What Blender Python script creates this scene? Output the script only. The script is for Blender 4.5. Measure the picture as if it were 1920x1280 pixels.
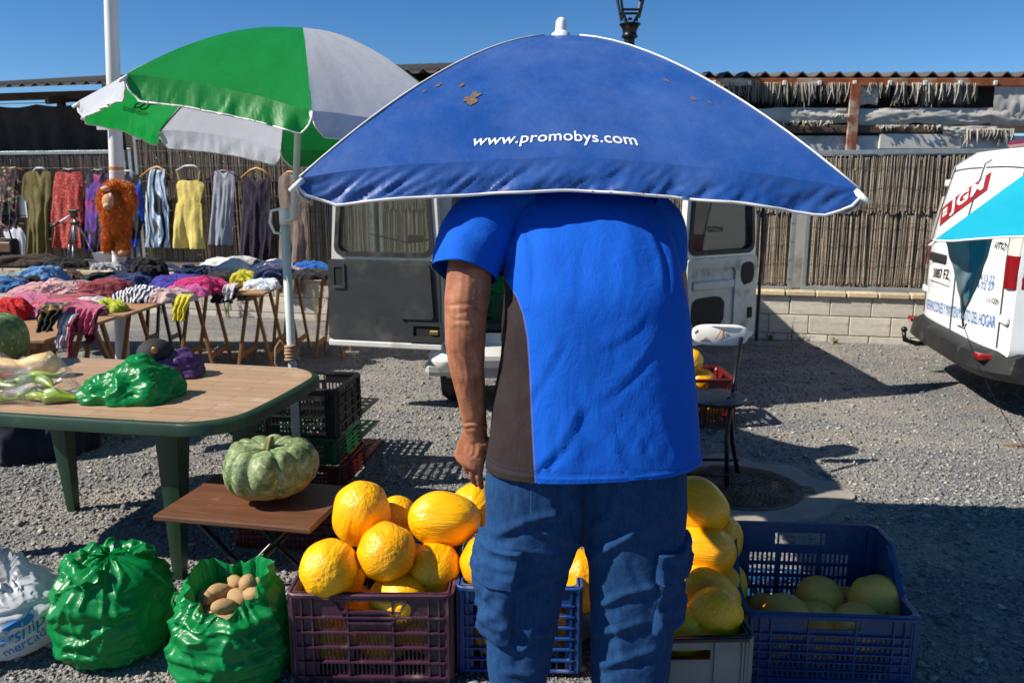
import bpy, math, random
import numpy as np
from mathutils import Vector, Matrix, Euler, noise
from mathutils.bvhtree import BVHTree

for _o in list(bpy.data.objects):
    bpy.data.objects.remove(_o, do_unlink=True)
R = math.radians
scene = bpy.context.scene
COL = scene.collection
random.seed(7)
# ------------------------------------------------------------------ camera
PITCH = 11.0
EYE = 1.6
FPX = 1500.0
cam_d = bpy.data.cameras.new('camera')
cam_d.sensor_width = 36.0
cam_d.lens = 36.0 * FPX / 1920.0
cam_d.clip_start = 0.05
cam_d.clip_end = 3000.0
cam_d.dof.use_dof = True
cam_d.dof.focus_distance = 2.35
cam_d.dof.aperture_fstop = 6.3
cam = bpy.data.objects.new('camera', cam_d)
COL.objects.link(cam)
cam.location = (0, 0, EYE)
cam.rotation_euler = (R(90 - PITCH), 0, 0)
scene.camera = cam
# ------------------------------------------------------------------ sky, sun, exposure
SUN_EL = 42.0
SUN_AZ = 14.0        # shadows fall towards +X, turned this far towards +Y
world = bpy.data.worlds.new('World')
scene.world = world
world.use_nodes = True
wn = world.node_tree
wn.nodes.clear()
sky = wn.nodes.new('ShaderNodeTexSky')
sky.sky_type = 'NISHITA'
sky.sun_disc = False
sky.sun_elevation = R(SUN_EL)
sky.sun_rotation = R(270 - SUN_AZ)
sky.air_density = 0.75
sky.dust_density = 0.0
sky.ozone_density = 6.0
bg = wn.nodes.new('ShaderNodeBackground')
bg.inputs['Strength'].default_value = 0.073
wo = wn.nodes.new('ShaderNodeOutputWorld')
hs = wn.nodes.new('ShaderNodeHueSaturation')
hs.inputs['Saturation'].default_value = 1.18
wn.links.new(sky.outputs[0], hs.inputs['Color'])
wn.links.new(hs.outputs[0], bg.inputs[0])
wn.links.new(bg.outputs[0], wo.inputs[0])
sun_d = bpy.data.lights.new('sun', 'SUN')
sun_d.energy = 5.0
sun_d.angle = R(0.53)
sun_d.color = (1.0, 0.93, 0.82)
sun = bpy.data.objects.new('sun', sun_d)
COL.objects.link(sun)
_d = Vector((math.cos(R(SUN_EL)) * math.cos(R(SUN_AZ)), math.cos(R(SUN_EL)) * math.sin(R(SUN_AZ)), -math.sin(R(SUN_EL))))
sun.rotation_euler = _d.to_track_quat('-Z', 'Y').to_euler()
scene.view_settings.view_transform = 'Standard'
scene.view_settings.look = 'None'
scene.view_settings.gamma = 1.0
scene.view_settings.use_curve_mapping = False
scene.view_settings.exposure = 0.66
scene.render.engine = 'CYCLES'
scene.render.resolution_x = 1024
scene.render.resolution_y = 682
scene.cycles.transparent_max_bounces = 16

# ------------------------------------------------------------------ survey helpers: where a thing seen at (u, v) stands
_s, _c = math.sin(R(PITCH)), math.cos(R(PITCH))
def ray(u, v):
    a, b = (u - 960) / FPX, (v - 640) / FPX
    return Vector((a, _c - b * _s, -_s - b * _c))
def P(u, v, Y):
    r = ray(u, v)
    return Vector((0, 0, EYE)) + r * (Y / r.y)
def G(u, v, z=0.0):
    r = ray(u, v)
    return Vector((0, 0, EYE)) + r * ((z - EYE) / r.z)
def V(*a):
    return Vector(a)

# ------------------------------------------------------------------ mesh collector
class MB:
    def __init__(s):
        s.v = []; s.f = []; s.m = []; s.cm = 0
    def add(s, vs, fs):
        o = len(s.v)
        s.v.extend([tuple(p) for p in vs])
        s.f.extend([tuple(i + o for i in f) for f in fs])
        s.m.extend([s.cm] * len(fs))
        return s
    def box(s, c, d, M=None, taper=1.0):
        x, y, z = d[0] / 2, d[1] / 2, d[2] / 2
        p = [Vector((sx * x * (taper if sz < 0 else 1), sy * y * (taper if sz < 0 else 1), sz * z)) for sz in (-1, 1) for sy in (-1, 1) for sx in (-1, 1)]
        c = Vector(c)
        p = [(M @ q if M else q) + c for q in p]
        return s.add(p, [(0, 2, 3, 1), (4, 5, 7, 6), (0, 1, 5, 4), (2, 6, 7, 3), (0, 4, 6, 2), (1, 3, 7, 5)])
    def cbox(s, c, d, b=0.01, M=None):
        # box with chamfered vertical and horizontal edges
        x, y, z = d[0] / 2, d[1] / 2, d[2] / 2
        b = min(b, x * .9, y * .9, z * .9)
        def ring(k, zz):
            return [(-x + k, -y + b, zz), (-x + b, -y + k, zz), (x - b, -y + k, zz), (x - k, -y + b, zz), (x - k, y - b, zz), (x - b, y - k, zz), (-x + b, y - k, zz), (-x + k, y - b, zz)]
        rs = [ring(b * .7, -z), ring(0, -z + b), ring(0, z - b), ring(b * .7, z)]
        c = Vector(c)
        rs = [[(M @ Vector(q) if M else Vector(q)) + c for q in r] for r in rs]
        return s.loft(rs, cap=True)
    def loft(s, rings, cap=False, closed=True):
        n = len(rings[0])
        o = []
        for r in rings: o.extend(r)
        f = []
        for i in range(len(rings) - 1):
            for j in range(n if closed else n - 1):
                k = (j + 1) % n
                f.append((i * n + j, i * n + k, (i + 1) * n + k, (i + 1) * n + j))
        if cap:
            f.append(tuple(range(n - 1, -1, -1)))
            f.append(tuple((len(rings) - 1) * n + j for j in range(n)))
        return s.add(o, f)
    def tube(s, pts, r, n=8, cap=True, flat=1.0, up=None):
        pts = [Vector(p) for p in pts]
        if not isinstance(r, (list, tuple)): r = [r] * len(pts)
        rings = []
        t0 = (pts[1] - pts[0]).normalized()
        a = Vector(up) if up else (Vector((0, 0, 1)) if abs(t0.z) < .9 else Vector((1, 0, 0)))
        u = t0.cross(a).normalized()
        for i, p in enumerate(pts):
            t = (pts[min(i + 1, len(pts) - 1)] - pts[max(i - 1, 0)]).normalized()
            u = (u - t * u.dot(t)).normalized()
            w = t.cross(u)
            rings.append([p + u * (r[i] * math.cos(2 * math.pi * k / n)) + w * (r[i] * flat * math.sin(2 * math.pi * k / n)) for k in range(n)])
        return s.loft(rings, cap)
    def lathe(s, prof, n=16, c=(0, 0, 0), M=None):
        c = Vector(c)
        rings = []
        for rr, z in prof:
            q = [Vector((rr * math.cos(2 * math.pi * k / n), rr * math.sin(2 * math.pi * k / n), z)) for k in range(n)]
            rings.append([(M @ p if M else p) + c for p in q])
        return s.loft(rings, cap=True)
    def ball(s, c, r, n=14, m=9, M=None):
        if not isinstance(r, (list, tuple)): r = (r, r, r)
        c = Vector(c)
        rings = []
        for i in range(m):
            t = math.pi * (i + .5) / m
            q = [Vector((r[0] * math.sin(t) * math.cos(2 * math.pi * k / n), r[1] * math.sin(t) * math.sin(2 * math.pi * k / n), -r[2] * math.cos(t) * 1.02)) for k in range(n)]
            rings.append([(M @ p if M else p) + c for p in q])
        return s.loft(rings, cap=True)
    def grid(s, fn, nu, nv, closed_u=False):
        vs = [fn(i / (nu if closed_u else nu - 1), j / (nv - 1)) for j in range(nv) for i in range(nu)]
        f = []
        for j in range(nv - 1):
            for i in range(nu if closed_u else nu - 1):
                k = (i + 1) % nu
                f.append((j * nu + i, j * nu + k, (j + 1) * nu + k, (j + 1) * nu + i))
        return s.add(vs, f)
    def poly(s, pts, th, axis=1):
        # extruded flat polygon: pts are (x, z) when axis = 1, (x, y) when axis = 2
        def q(p, t):
            return (p[0], t, p[1]) if axis == 1 else ((p[0], p[1], t) if axis == 2 else (t, p[0], p[1]))
        a = [q(p, -th / 2) for p in pts]; b = [q(p, th / 2) for p in pts]
        n = len(pts)
        return s.add(a + b, [tuple(range(n)), tuple(range(2 * n - 1, n - 1, -1))] + [(i, i + n, (i + 1) % n + n, (i + 1) % n) for i in range(n)])
    def ringplate(s, outer, inner, y0, y1):
        # plate between two outlines with equal point counts, (x, z) each, from y0 to y1
        n = len(outer)
        vs = [(p[0], y0, p[1]) for p in outer] + [(p[0], y0, p[1]) for p in inner] + [(p[0], y1, p[1]) for p in outer] + [(p[0], y1, p[1]) for p in inner]
        f = []
        for i in range(n):
            k = (i + 1) % n
            f += [(i, k, n + k, n + i), (2 * n + i, 3 * n + i, 3 * n + k, 2 * n + k), (i, 2 * n + i, 2 * n + k, k), (n + i, n + k, 3 * n + k, 3 * n + i)]
        return s.add(vs, f)
    def xf(s, M):
        s.v = [tuple(M @ Vector(p)) for p in s.v]
        return s
    def mesh(s, name, mats, smooth=False, fix=True):
        me = bpy.data.meshes.new(name)
        me.from_pydata(s.v, [], s.f)
        if not isinstance(mats, (list, tuple)): mats = [mats]
        for m in mats: me.materials.append(m)
        if len(mats) > 1:
            me.polygons.foreach_set('material_index', s.m)
        if fix:
            import bmesh
            bm = bmesh.new(); bm.from_mesh(me)
            bmesh.ops.recalc_face_normals(bm, faces=bm.faces)
            bm.to_mesh(me); bm.free()
        if smooth is True:
            me.shade_smooth()
        elif smooth:
            me.shade_smooth()
            me.set_sharp_from_angle(angle=R(smooth))
        me.update()
        return me
    def build(s, name, mats, parent=None, smooth=False, fix=True):
        return link(name, s.mesh(name, mats, smooth, fix), parent)

def link(name, me, parent=None):
    o = bpy.data.objects.new(name, me)
    COL.objects.link(o)
    if parent: o.parent = parent
    return o
def empty(name, loc=(0, 0, 0), rz=0.0, rot=None):
    o = bpy.data.objects.new(name, None)
    o.empty_display_size = .1
    COL.objects.link(o)
    o.location = loc
    o.rotation_euler = rot if rot else (0, 0, R(rz))
    return o
def tag(o, label, cat, group=None, kind=None):
    o['label'] = label; o['category'] = cat
    if group: o['group'] = group
    if kind: o['kind'] = kind
    return o
def struct(o, label=None, kind='structure'):
    o['kind'] = kind
    if label: o['label'] = label
    return o
def copy_tree(o, parent=None):
    c = o.copy(); COL.objects.link(c); c.parent = parent
    for ch in o.children: copy_tree(ch, c)
    return c
def evaluated(o):
    dg = bpy.context.evaluated_depsgraph_get()
    dg.update()
    return bpy.data.meshes.new_from_object(o.evaluated_get(dg))
def remesh(o, voxel, smooth_iter=4):
    m = o.modifiers.new('r', 'REMESH'); m.mode = 'VOXEL'; m.voxel_size = voxel; m.use_smooth_shade = True
    if smooth_iter:
        k = o.modifiers.new('s', 'SMOOTH'); k.factor = .5; k.iterations = smooth_iter
    me = evaluated(o)
    mats = list(o.data.materials)
    o.modifiers.clear()
    o.data = me
    me.materials.clear()
    for q in mats: me.materials.append(q)
    me.shade_smooth()
    return o
def displace(o, fn):
    me = o.data
    n = len(me.vertices)
    co = np.empty(n * 3); me.vertices.foreach_get('co', co); co = co.reshape(-1, 3)
    no = np.empty(n * 3); me.vertices.foreach_get('normal', no); no = no.reshape(-1, 3)
    out = co.copy()
    for i in range(n):
        out[i] = co[i] + no[i] * fn(Vector(co[i]), Vector(no[i]))
    me.vertices.foreach_set('co', out.ravel()); me.update()
def catmull(keys, n):
    # keys: list of equal-length tuples; returns n interpolated tuples
    k = np.array(keys, float)
    m = len(k)
    out = []
    for i in range(n):
        t = i / (n - 1) * (m - 1)
        a = min(int(t), m - 2); f = t - a
        p0, p1, p2, p3 = k[max(a - 1, 0)], k[a], k[a + 1], k[min(a + 2, m - 1)]
        out.append(.5 * ((2 * p1) + (-p0 + p2) * f + (2 * p0 - 5 * p1 + 4 * p2 - p3) * f * f + (-p0 + 3 * p1 - 3 * p2 + p3) * f ** 3))
    return out
def fold_lines(segs, amp, w=.009):
    # crisp cloth folds along (x, z) segments; returns height at a point of the back
    def f(p):
        h = 0.0
        for (ax, az, bx, bz, k) in segs:
            dx, dz = bx - ax, bz - az; L2 = dx * dx + dz * dz
            t = ((p.x - ax) * dx + (p.z - az) * dz) / L2
            if t < -.15 or t > 1.15: continue
            L = math.sqrt(L2); d = ((p.x - ax) * dz - (p.z - az) * dx) / L + .012 * math.sin(t * 3.1) + .006 * noise.noise(Vector((t * 3, az * 9, bx * 7)))
            if abs(d) > .06: continue
            e = max(0, min(1, min(t + .15, 1.15 - t) / .3))
            h += k * e * (math.exp(-(d / w) ** 2) - .7 * math.exp(-((d - w * 2.1) / (w * 1.4)) ** 2))
        return h * amp
    return f
def nz(x, y=0, z=0):
    return noise.noise(Vector((x, y, z)))
def ridged(p, o=3):
    a, s, q = .0, 1.0, Vector(p)
    for _ in range(o):
        a += s * (1 - abs(noise.noise(q)) * 2); q = q * 2.03 + Vector((5.1, 1.7, 3.3)); s *= .5
    return a

# ------------------------------------------------------------------ materials
def lin(h):
    h = h.lstrip('#')
    return tuple(((int(h[i:i + 2], 16) / 255 + .055) / 1.055) ** 2.4 if int(h[i:i + 2], 16) > 10 else int(h[i:i + 2], 16) / 255 / 12.92 for i in (0, 2, 4)) + (1.0,)
class NT:
    def __init__(s, name):
        s.mat = bpy.data.materials.new(name); s.mat.use_nodes = True
        s.t = s.mat.node_tree; s.t.nodes.clear()
        s.out = s.n('ShaderNodeOutputMaterial')
    def n(s, ty, **kw):
        q = s.t.nodes.new(ty)
        for k, v in kw.items():
            if k.startswith('i_'):
                key = k[2:]
                q.inputs[int(key) if key.isdigit() else key.replace('_', ' ')].default_value = v
            else: setattr(q, k, v)
        return q
    def l(s, a, b):
        s.t.links.new(a, b)
    def coord(s, kind='Object', sc=(1, 1, 1), rot=(0, 0, 0)):
        c = s.n('ShaderNodeTexCoord'); m = s.n('ShaderNodeMapping')
        m.inputs['Scale'].default_value = sc; m.inputs['Rotation'].default_value = rot
        s.l(c.outputs[kind], m.inputs[0]); return m.outputs[0]
    def noise(s, co, scale, detail=4, rough=.55, dist=0):
        q = s.n('ShaderNodeTexNoise', i_Scale=scale, i_Detail=detail, i_Roughness=rough, i_Distortion=dist)
        if co is not None: s.l(co, q.inputs['Vector'])
        return q
    def ramp(s, fac, stops, mode='LINEAR'):
        q = s.n('ShaderNodeValToRGB'); q.color_ramp.interpolation = mode
        e = q.color_ramp.elements
        while len(e) < len(stops): e.new(.5)
        for i, (p, c) in enumerate(stops):
            e[i].position = p; e[i].color = c if len(c) == 4 else tuple(c) + (1,)
        s.l(fac, q.inputs[0]); return q.outputs[0]
    def mix(s, fac, a, b, mode='MIX'):
        q = s.n('ShaderNodeMix', data_type='RGBA', blend_type=mode)
        for sock, val in ((q.inputs[0], fac), (q.inputs[6], a), (q.inputs[7], b)):
            if hasattr(val, 'is_output'): s.l(val, sock)
            else: sock.default_value = val
        return q.outputs[2]
    def math(s, op, a, b=0.0, clamp=False):
        q = s.n('ShaderNodeMath', operation=op, use_clamp=clamp)
        for sock, val in ((q.inputs[0], a), (q.inputs[1], b)):
            if hasattr(val, 'is_output'): s.l(val, sock)
            else: sock.default_value = val
        return q.outputs[0]
    def bump(s, h, st=.3, dist=.01, prev=None):
        q = s.n('ShaderNodeBump', i_Strength=st, i_Distance=dist)
        s.l(h, q.inputs['Height'])
        if prev is not None: s.l(prev, q.inputs['Normal'])
        return q.outputs[0]
    def bsdf(s, color, rough=.6, metal=0.0, normal=None, spec=.5, transl=0.0, sheen=0.0, coat=0.0, trans=0.0, alpha=None):
        b = s.n('ShaderNodeBsdfPrincipled')
        for key, val in (('Base Color', color), ('Roughness', rough), ('Metallic', metal), ('Specular IOR Level', spec), ('Sheen Weight', sheen), ('Coat Weight', coat), ('Transmission Weight', trans)):
            if hasattr(val, 'is_output'): s.l(val, b.inputs[key])
            else: b.inputs[key].default_value = val
        if normal is not None: s.l(normal, b.inputs['Normal'])
        if alpha is not None:
            if hasattr(alpha, 'is_output'): s.l(alpha, b.inputs['Alpha'])
            else: b.inputs['Alpha'].default_value = alpha
        o = b.outputs[0]
        if transl > 0:
            t = s.n('ShaderNodeBsdfTranslucent')
            if hasattr(color, 'is_output'): s.l(color, t.inputs[0])
            else: t.inputs[0].default_value = color
            if normal is not None: s.l(normal, t.inputs['Normal'])
            m = s.n('ShaderNodeMixShader'); m.inputs[0].default_value = transl
            s.l(o, m.inputs[1]); s.l(t.outputs[0], m.inputs[2]); o = m.outputs[0]
        s.l(o, s.out.inputs['Surface'])
        return s.mat
def mat(name, c1, c2=None, scale=6, lo=.35, hi=.65, detail=5, rough=.6, r2=None, metal=0.0, bump=0.0, bscale=60, bdist=.004, stretch=(1, 1, 1), bstretch=None,
        island=0.0, rand=0.0, transl=0.0, spec=.5, sheen=0.0, coat=0.0, dirt=None, dscale=3.0, dlo=.5, dhi=.75, coord='Object', dist=0.0):
    t = NT(name)
    c1 = lin(c1); c2 = lin(c2) if c2 else None
    co = t.coord(coord, stretch)
    col = c1
    if c2:
        col = t.ramp(t.noise(co, scale, detail, .6, dist).outputs[0], [(lo, c1), (hi, c2)])
    if island or rand:
        src = t.n('ShaderNodeNewGeometry').outputs['Random Per Island'] if island else t.n('ShaderNodeObjectInfo').outputs['Random']
        a = island or rand
        f = t.n('ShaderNodeMapRange', i_3=1 - a, i_4=1 + a); t.l(src, f.inputs[0])
        h = t.n('ShaderNodeHueSaturation')
        if hasattr(col, 'is_output'): t.l(col, h.inputs['Color'])
        else: h.inputs['Color'].default_value = col
        t.l(f.outputs[0], h.inputs['Value']); col = h.outputs[0]
    rg = rough
    if dirt:
        dm = t.ramp(t.noise(t.coord(coord), dscale, 8, .65).outputs[0], [(dlo, (0, 0, 0, 1)), (dhi, (1, 1, 1, 1))])
        col = t.mix(dm, col, lin(dirt))
        rg = t.math('ADD', t.math('MULTIPLY', dm, .85 - rough), rough)
    elif r2 is not None:
        rg = t.ramp(t.noise(co, scale * 2.3, 4).outputs[0], [(.3, (rough,) * 3), (.7, (r2,) * 3)])
    nm = None
    if bump:
        nm = t.bump(t.noise(t.coord(coord, bstretch or stretch), bscale, 6, .6).outputs[0], bump, bdist)
    return t.bsdf(col, rg, metal, nm, spec, transl, sheen, coat)
M = {}
M['white_paint'] = mat('white_paint', 'd8d8d2', 'c6c6be', rough=.35, r2=.5, dirt='8f8878', dscale=5, dlo=.58, dhi=.8, coat=.2)
M['van_white'] = mat('van_white', 'e6e8ea', 'dfe1e3', rough=.28, coat=.4, dirt='b9b4aa', dscale=2.5, dlo=.6, dhi=.9)
M['black_plastic'] = mat('black_plastic', '1b1c1d', '232425', rough=.5, bump=.1, bscale=200, dirt='5a5750', dscale=7, dlo=.58, dhi=.85)
M['black_metal'] = mat('black_metal', '101113', '181a1c', rough=.35, metal=.3, dirt='3d3a36', dscale=14, dlo=.6, dhi=.8)
M['panel_black'] = mat('panel_black', '2c2d2e', '363738', scale=3, rough=.48, bump=.12, bscale=160, dirt='5b5a55', dscale=4, dlo=.52, dhi=.9)
M['rubber'] = mat('rubber', '17181a', '202124', rough=.75, bump=.3, bscale=40, dirt='6a655c', dscale=6, dlo=.5, dhi=.8)
M['steel'] = mat('steel', '8a8d90', 'a0a3a6', rough=.35, metal=.85, dirt='6b6258', dscale=10)
M['galv'] = mat('galv', '7e8588', '90979a', scale=12, rough=.5, metal=.4, dirt='6a6a62', dscale=6)
M['white_plastic'] = mat('white_plastic', 'e9e9e6', 'dedcd6', rough=.35, dirt='b5ab98', dscale=9, dlo=.6, dhi=.85)
M['chrome'] = mat('chrome', 'c0c2c4', rough=.15, metal=1.0)
M['brass'] = mat('brass', 'b0935a', '8a7040', rough=.4, metal=.8)
M['red_lens'] = mat('red_lens', '8e0f14', '70090d', rough=.12, coat=.6)
M['clear_lens'] = mat('clear_lens', 'b9b4a6', 'd0ccc2', rough=.12, coat=.6)
M['orange_lens'] = mat('orange_lens', 'c96a18', rough=.15, coat=.5)
# ================================================================== ground
WS = .24                      # the wall runs along y = 9.02 - WS * x
WROT = -math.degrees(math.atan(WS))
WL = Matrix.Translation((0, 9.02, 0)) @ Matrix.Rotation(R(WROT), 4, 'Z')
def W(u, v, off=.1):
    # wall frame (along, up) of what is seen at (u, v) in the plane standing off behind the wall's face
    r = ray(u, v); o = WL @ Vector((0, off, 0)); n = WL.to_3x3() @ Vector((0, 1, 0))
    c = Vector((0, 0, EYE)); q = c + r * ((o - c).dot(n) / r.dot(n))
    return WL.inverted() @ q
def ground_material():
    t = NT('gravel_ground')
    co = t.coord('Object')
    v1 = t.n('ShaderNodeTexVoronoi', i_Scale=62.0); t.l(co, v1.inputs['Vector'])
    v2 = t.n('ShaderNodeTexVoronoi', i_Scale=130.0); t.l(co, v2.inputs['Vector'])
    sep = t.n('ShaderNodeSeparateColor'); t.l(v1.outputs['Color'], sep.inputs[0])
    sep2 = t.n('ShaderNodeSeparateColor'); t.l(v2.outputs['Color'], sep2.inputs[0])
    stone = t.ramp(sep.outputs[0], [(0, lin('4a4c50')), (.35, lin('65676b')), (.7, lin('7d7d7a')), (1, lin('99968f'))])
    fine = t.ramp(sep2.outputs[0], [(0, lin('525257')), (.5, lin('6c6c71')), (1, lin('8e8a82'))])
    big = t.noise(co, .9, 6, .6).outputs[0]
    mid = t.noise(co, 5.0, 5, .65).outputs[0]
    trk = t.noise(t.coord('Object', (.35, 1.6, 1), (0, 0, .35)), 1.5, 5, .6).outputs[0]
    pm = t.math('ADD', t.math('ADD', t.math('MULTIPLY', big, .42), t.math('MULTIPLY', trk, .33)), t.math('MULTIPLY', mid, .25))
    dust = t.ramp(pm, [(.46, (0, 0, 0)), (.6, (1, 1, 1))])
    col = t.mix(t.math('MULTIPLY', sep2.outputs[1], .8), stone, fine)
    dcol = t.mix(t.noise(co, 30, 5).outputs[0], lin('878074'), lin('ada393'))
    col = t.mix(t.math('MULTIPLY', dust, .75), col, dcol)
    h = t.math('ADD', t.math('MULTIPLY', v1.outputs['Distance'], -1.0), t.math('MULTIPLY', v2.outputs['Distance'], -.5))
    nm = t.bump(h, .9, .012)
    return t.bsdf(col, .92, 0, nm, .25)
M['gravel'] = ground_material()
g = MB()
g.add([(-600, -300, 0), (600, -300, 0), (600, 900, 0), (-600, 900, 0)], [(0, 1, 2, 3)])
struct(g.build('ground', M['gravel']))

def stone_material():
    t = NT('gravel_stone')
    r = t.n('ShaderNodeNewGeometry').outputs['Random Per Island']
    c = t.ramp(r, [(0, lin('43454a')), (.25, lin('5e6065')), (.5, lin('75777a')), (.72, lin('8a8884')), (.9, lin('a29e95')), (1, lin('bab7b0'))])
    n = t.noise(t.coord('Object'), 220, 4).outputs[0]
    c = t.mix(.25, c, t.ramp(n, [(.3, lin('5c5b58')), (.7, lin('b5b0a6'))]))
    return t.bsdf(c, .88, 0, None, .3)
M['stone'] = stone_material()
def vnoise(x, y, s, seed):
    rs = np.random.RandomState(seed); tb = rs.rand(64, 64)
    X, Y = x * s, y * s
    i, j = np.floor(X).astype(int), np.floor(Y).astype(int)
    f, g_ = X - i, Y - j
    f = f * f * (3 - 2 * f); g_ = g_ * g_ * (3 - 2 * g_)
    a = lambda p, q: tb[p % 64, q % 64]
    return (a(i, j) * (1 - f) + a(i + 1, j) * f) * (1 - g_) + (a(i, j + 1) * (1 - f) + a(i + 1, j + 1) * f) * g_
MAN_C = G(1385, 917)          # manhole centre
def scatter_gravel(n, y0, y1, smin, smax, seed):
    rs = np.random.RandomState(seed)
    y = y0 * (y1 / y0) ** rs.rand(n * 2)
    x = (rs.rand(n * 2) * 2 - 1) * (y * .72 + .35)
    d = .55 * vnoise(x, y, 1.1, 3) + .3 * vnoise(x, y, 3.7, 4) + .15 * vnoise(x, y, 9, 5)
    keep = rs.rand(n * 2) < np.clip(1.25 - 1.5 * (d - .28), .22, 1)
    keep &= ((x - MAN_C.x) / .62) ** 2 + ((y - MAN_C.y) / .62) ** 2 > 1 - .25 * vnoise(x, y, 5, 8)
    keep &= y < 8.97 - WS * x
    x, y = x[keep][:n], y[keep][:n]
    n = len(x)
    s = smin + (smax - smin) * rs.rand(n) ** 3.2
    base = np.array([(1, 0, 0), (-1, 0, 0), (0, 1, 0), (0, -1, 0), (0, 0, 1), (0, 0, -1)], float)
    vs = base[None] * (.6 + .7 * rs.rand(n, 6, 1)) + (rs.rand(n, 6, 3) - .5) * .7
    sc = np.stack([s, s * (.6 + .5 * rs.rand(n)), s * (.4 + .4 * rs.rand(n))], 1)
    vs *= sc[:, None, :]
    a = rs.rand(n) * 6.283
    ca, sa = np.cos(a)[:, None], np.sin(a)[:, None]
    vx = vs[..., 0] * ca - vs[..., 1] * sa; vy = vs[..., 0] * sa + vs[..., 1] * ca
    tl = (rs.rand(n, 1) - .5) * 1.0
    vz = vs[..., 2] + vx * tl * .5
    co = np.stack([vx + x[:, None], vy + y[:, None], vz + (sc[:, 2] * .35)[:, None]], -1)
    tri = np.array([(0, 2, 4), (2, 1, 4), (1, 3, 4), (3, 0, 4), (2, 0, 5), (1, 2, 5), (3, 1, 5), (0, 3, 5)])
    fc = (tri[None] + (np.arange(n) * 6)[:, None, None]).reshape(-1, 3)
    return co.reshape(-1, 3), fc
def np_mesh(name, co, fc, m):
    me = bpy.data.meshes.new(name)
    k = fc.shape[1]
    me.vertices.add(len(co)); me.vertices.foreach_set('co', co.ravel())
    me.loops.add(fc.size); me.loops.foreach_set('vertex_index', fc.ravel().astype(np.int32))
    me.polygons.add(len(fc)); me.polygons.foreach_set('loop_start', np.arange(0, fc.size, k, dtype=np.int32))
    me.materials.append(m); me.update(); me.validate()
    return me
cs, fs, off = [], [], 0
for args in ((62000, 1.7, 4.6, .0025, .012, 1), (34000, 3.6, 8.1, .005, .017, 2), (2200, 1.8, 8.1, .012, .03, 3)):
    a, b = scatter_gravel(*args)
    cs.append(a); fs.append(b + off); off += len(a)
gv = link('gravel', np_mesh('gravel', np.concatenate(cs), np.concatenate(fs), M['stone']))
tag(gv, 'loose grey angular gravel covering the whole market ground', 'gravel', kind='stuff')

# ------------------------------------------------------------------ manhole
def ragged_disc(r, z0, z1, amp, seed, n=72):
    mb = MB(); out = []
    for z in (z0, z1):
        out.append([(math.cos(k / n * 6.2832) * (r + amp * nz(math.cos(k / n * 6.2832) * 2 + seed, math.sin(k / n * 6.2832) * 2)) * (1 if z == z0 else .99),
                     math.sin(k / n * 6.2832) * (r + amp * nz(math.cos(k / n * 6.2832) * 2 + seed, math.sin(k / n * 6.2832) * 2)) * (1 if z == z0 else .99), z) for k in range(n)])
    return mb.loft(out, cap=True)
M['concrete'] = mat('concrete', '837d73', '979085', scale=5, rough=.9, bump=.4, bscale=90, dirt='837d73', dscale=3)
M['iron'] = mat('iron', '3f3630', '57493f', scale=14, rough=.65, metal=.35, bump=.3, bscale=120, dirt='7d7264', dscale=8, dlo=.45, dhi=.7)
ap = ragged_disc(.5, -.01, .016, .16, 1.3).build('concrete_apron', M['concrete'], None, 30)
ap.location = MAN_C; struct(ap)
mh = empty('manhole_cover', MAN_C)
tag(mh, 'round rusty iron manhole cover under the folding chair', 'manhole cover')
MB().lathe([(.33, .004), (.33, .02), (.30, .02), (.298, .014)], 64).build('rim', M['iron'], mh, 30)
pl = MB().lathe([(.295, .004), (.295, .019)], 64).build('plate', M['iron'], mh, 30)
st = MB()
for r_ in np.arange(.03, .285, .024):
    k = max(4, int(r_ * 6.283 / .034))
    for q in range(k):
        a = (q + (.5 if int(r_ / .024) % 2 else 0)) / k * 6.2832
        st.box((r_ * math.cos(a), r_ * math.sin(a), .021), (.017, .024, .006), Matrix.Rotation(a, 3, 'Z'))
st.build('tread_studs', M['iron'], pl)['kind'] = 'stuff'
MB().cbox((.35, -.05, .016), (.07, .09, .014), .004, Matrix.Rotation(-.2, 3, 'Z')).build('hinge', M['iron'], mh)

# ================================================================== block wall with coping
def block_mat(name, a, b, d):
    t = NT(name)
    co = t.coord('Object')
    base = t.ramp(t.noise(co, 9, 6).outputs[0], [(.3, lin(a)), (.7, lin(b))])
    f = t.n('ShaderNodeMapRange', i_3=.84, i_4=1.1); t.l(t.n('ShaderNodeObjectInfo').outputs['Random'], f.inputs[0])
    h = t.n('ShaderNodeHueSaturation'); t.l(base, h.inputs['Color']); t.l(f.outputs[0], h.inputs['Value'])
    g_ = t.noise(t.coord('Object', (3, 3, 8)), 2.5, 7).outputs[0]
    c = t.mix(t.ramp(g_, [(.5, (0, 0, 0)), (.8, (1, 1, 1))]), h.outputs[0], lin(d))
    return t.bsdf(c, .9, 0, t.bump(t.noise(co, 130, 5).outputs[0], .45, .004), .2)
M['block'] = block_mat('concrete_block', 'b3ada2', 'c9c3b6', '97886f')
M['coping'] = block_mat('coping_stone', 'b3a284', 'c8b99c', '8f8064')
M['mortar'] = mat('mortar', '8b857a', '9a9388', scale=20, rough=.95, bump=.4)
wall = empty('boundary_wall', (0, 9.02, 0), WROT)
tag(wall, 'low wall of pale concrete blocks with tan coping under the reed fence', 'wall')
MB().box((0, .1, .235), (17, .17, .47)).build('mortar_core', M['mortar'], wall)
bm_ = MB().cbox((0, 0, 0), (.392, .2, .192), .006).mesh('block', M['block'])
hm_ = MB().cbox((0, 0, 0), (.192, .2, .192), .006).mesh('block', M['block'])
cm_ = MB().cbox((0, 0, 0), (.292, .27, .058), .012).mesh('coping_stone', M['coping'])
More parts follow.
